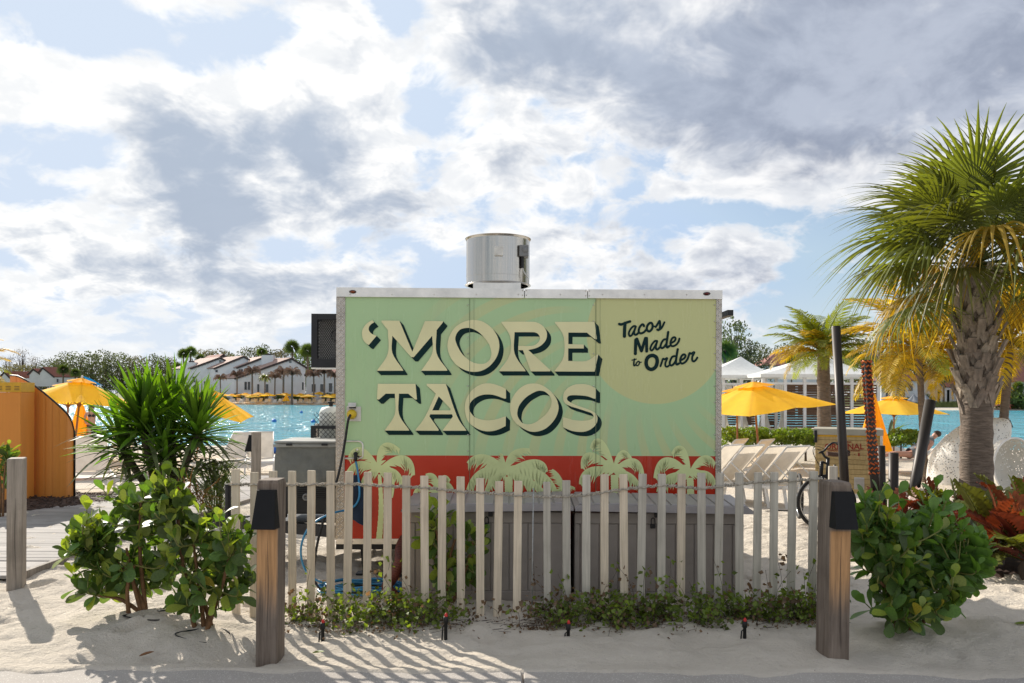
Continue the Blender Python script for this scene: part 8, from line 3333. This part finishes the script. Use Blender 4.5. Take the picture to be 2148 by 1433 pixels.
sp = {k: [small_palm(k, s_) for s_ in (1, 2)] if k == 'dead' else [small_palm(k, 1)] for k in ('dead', 'fan', 'green')}
FP = [  # kind, u, crown centre v, y, scale, label tail
    ('dead', 462, 795, 172, 0.85, "brown drooping palm first from the left on the far beach"), ('dead', 497, 788, 173, 0.95, "brown drooping palm second from the left on the far beach"), ('dead', 529, 782, 172, 1.15, "brown drooping palm third from the left, before the big house"),
    ('green', 556, 792, 174, 0.9, "single green palm among the brown ones on the far beach"), ('dead', 577, 792, 173, 0.95, "brown drooping palm just right of the green one"), ('dead', 595, 785, 172, 1.25, "largest brown drooping palm, below the big gable"),
    ('dead', 613, 785, 168, 1.2, "brown palm whose trunk stands at the water's edge"), ('dead', 658, 788, 172, 1.05, "brown drooping palm before the low red-roofed wing"), ('dead', 680, 782, 172, 1.15, "brown drooping palm second from the trailer"), ('dead', 702, 790, 172, 1.1, "brown drooping palm right at the trailer's edge"),
    ('fan', 385, 742, 205, 1.25, "fan palm right behind the leftmost house, left of two"), ('fan', 400, 738, 205, 1.3, "fan palm right behind the leftmost house, right of two"), ('fan', 421, 752, 205, 1.0, "low fan palm over the leftmost roof"),
    ('fan', 133, 775, 225, 1.4, "shaggy fan palm left of the yucca"), ('fan', 158, 782, 225, 1.2, "lower shaggy fan palm left of the yucca"),
    ('fan', 613, 728, 195, 1.6, "tall fan palm above the largest gable's right end"), ('fan', 645, 736, 190, 1.6, "tall fan palm just left of the black cage"), ('fan', 549, 737, 205, 1.0, "fan palm head above the white chimney"),
    ('fan', 372, 770, 200, 1.1, "low fan palm at the yucca's right tips"), ('fan', 2136, 812, 140, 0.9, "small yellowish fan palm at the right edge"), ('fan', 1980, 790, 150, 1.1, "fan palm left of the fan palm's trunk, across the water"),
    ('dead', 1843, 760, 120, 1.3, "reddish dead palm behind the right cabana"), ('dead', 1893, 812, 135, 0.9, "reddish dead palm before the hip-roofed house"), ('fan', 1660, 755, 150, 0.9, "small fan palm at the roof behind the cabanas"), ('fan', 1520, 735, 140, 1.8, "drooping palm hidden by the trailer's right edge")]
used = set()
for k, (kind, u, v, y, s_, lab) in enumerate(FP):
    src = sp[kind][k % len(sp[kind])]
    c_ = src if id(src) not in used else copy_tree(src)
    used.add(id(src))
    q = P(u, v, y)
    zg = far_z(q.x, y) if y > FAR_Y else -0.3
    k_ = (q.z - zg) / 5.0
    c_.location = (q.x, y, zg)
    c_.scale = (s_ * 0.9, s_ * 0.9, k_)
    c_.rotation_euler = (0, 0, k * 0.8)
    # keep crowns round although the trunk is stretched
    for ch in c_.children:
        if ch.name.startswith('crown'):
            r_ = s_ * 0.9 / k_
            ch.matrix_local = Matrix.Translation((0, 0, 5.0 * (1 - r_))) @ Matrix.Diagonal((1, 1, r_, 1))
    tag(c_, lab, "palm tree", "palms across the lagoon")

# far parasols and loungers
fu = [(465, 824, 172), (486, 826, 171), (514, 824, 172), (531, 827, 169), (542, 823, 173), (561, 824, 170), (598, 824, 171), (612, 825, 174), (631, 825, 171), (648, 827, 169), (669, 822, 174), (687, 828, 169), (701, 826, 172)]
for k, (u, v, y) in enumerate(fu):
    c_ = copy_tree(par0)
    q = P(u, v, y)
    zg = far_z(q.x, y)
    s_ = (q.z - zg) / 2.2
    place(c_, (q.x, y, zg), k * 0.7, "small far yellow parasol, %s from the left across the lagoon" % ORD[k], "parasol", "yellow parasols across the lagoon", (0.06 * (k % 3 - 1), 0.05 * ((k * 2) % 3 - 1)), s_)
    c_.scale = (s_ * 1.35, s_ * 1.35, s_)
c_ = copy_tree(cl0)
q = P(600.5, 822, 168)
place(c_, (q.x, 168, far_z(0, 168)), 0.3, "small closed yellow parasol standing at the far water's edge", "parasol", "yellow parasols across the lagoon")
c_.scale = (1.6, 1.6, 1.05)
lof = make_lounger('far_lounger', 50)
for k in range(24):
    u = 478 + k * 9.4 + (k % 3) * 1.5
    y = 167.8 + (k * 7 % 5) * 0.7
    c_ = lof if k == 0 else copy_tree(lof)
    q = P(u, 848, y)
    place(c_, (q.x, y, far_z(q.x, y)), R(160 + (k * 37) % 40), "white far lounger on the opposite beach, %s from the left" % ORD[k], "lounger", "loungers across the lagoon", None, 1.15)


# coral chairs on the right bank
def coral_chair():
    t = bpy.data.objects.new('beach_chair', None)
    link(t)
    ORG[t] = Vector((0, 0, 0))
    for k in range(5):
        x = -0.24 + k * 0.12
        MB().bar((x, 0.05, 0.30), (x * 1.25, 0.42, 1.05 - 0.12 * abs(x)), 0.10, 0.025, (0, 1, 0)).build('back_slat', CORAL, t)
        MB().bar((-0.3, -0.45 + 0.11 * k, 0.40 - 0.022 * k), (0.3, -0.45 + 0.11 * k, 0.40 - 0.022 * k), 0.09, 0.025).build('seat_slat', CORAL, t)
    for s_ in (-1, 1):
        MB().bar((s_ * 0.36, -0.5, 0.56), (s_ * 0.36, 0.35, 0.56), 0.12, 0.025).build('arm', CORAL, t)
        MB().bar((s_ * 0.32, -0.45, 0.0), (s_ * 0.32, -0.45, 0.56), 0.09, 0.03, (1, 0, 0)).build('leg', CORAL, t)
        MB().bar((s_ * 0.30, -0.42, 0.38), (s_ * 0.30, 0.6, 0.02), 0.03, 0.11).build('leg', CORAL, t)
    return t


cc0 = coral_chair()
for k, (u, rz) in enumerate(((2088, 60), (2110, 170), (2126, -60))):
    c_ = cc0 if k == 0 else copy_tree(cc0)
    q = P(u, 850, 138)
    place(c_, (q.x, 138.0 + k * 0.6, -0.42), R(rz), "coral slatted beach chair on the right bank, %s from the left" % ORD[k], "chair", "coral beach chairs", None, 2.1)
# grey shade tents
for k, (u, y) in enumerate(((1885, 144), (1917, 143), (1941, 143.5))):
    q = P(u, 840, y)
    zt_ = P(u, 826 if k != 0 else 825, y).z
    t = thing('shade_tent', (q.x, y, -0.2), "grey peaked shade tent on the right bank, %s from the left" % ORD[k], "tent", "grey shade tents")
    m = MB()
    s_ = 1.25

    def tent(i, j, q=q, y=y, zt_=zt_):
        a = i * 2 * math.pi + 0.6
        r_ = s_ * j ** 0.75 * (1 + 0.35 * abs(math.cos(2 * a)))
        return (q.x + r_ * math.cos(a), y + r_ * math.sin(a), zt_ - (zt_ + 0.0) * (j ** 0.6) * 0.75)
    m.sheet(tent, 32, 8)
    m.build('canopy', GREYTENT, t, True)
    MB().tube([(q.x, y, -0.3), (q.x, y, zt_ + 0.05)], 0.05, 6).build('pole', BLACK, t, True)
for k, u in enumerate((1969, 1989, 2009)):
    q = P(u, 822, 145)
    t = thing('dark_bollard', (q.x, 145, 0), "dark post on the right bank, %s from the left" % ORD[k], "post", "dark posts on the right bank")
    zt_ = P(u, 818, 145).z
    MB().lathe([(0.2, -0.5), (0.2, zt_ - 0.1), (0.24, zt_ - 0.1), (0.24, zt_), (0.0, zt_ + 0.04)], (q.x, 145, 0), 10).build('shaft', BLACK, t, True)

# sky-blue sail on the left beach and a palm just out of frame
q = P(189, 797, 60)
t = thing('beach_sail', (q.x, 60, gz(-30, 45)), "sky-blue slanting beach sail above the left parasols", "sail")
m = MB()
a, b = P(170, 788, 60), P(209, 806, 60)
m.sheet(lambda i, j: (a.x + (b.x - a.x) * i, 60 + 0.5 * j, a.z + (b.z - a.z) * i - 0.36 * j * math.sin(math.pi * (0.15 + 0.75 * i)) + 0.1 * math.sin(3 * i)), 12, 4)
m.build('cloth', SKYBLUE, t, True)
MB().tube([(b.x, 60.2, -1.0), (b.x, 60.2, b.z)], 0.03, 6).build('mast', WHITEALU, t, True)
y_ = 19.0
b_ = P(-75, 960, y_)
feather_palm('feather_palm', (b_.x, y_, gz(b_.x, y_)), P(-72, 765, y_), 0.16, "palm at the left edge with only frond tips in view", 24, 0.62, lambda f_, d_: 0.7, 47)
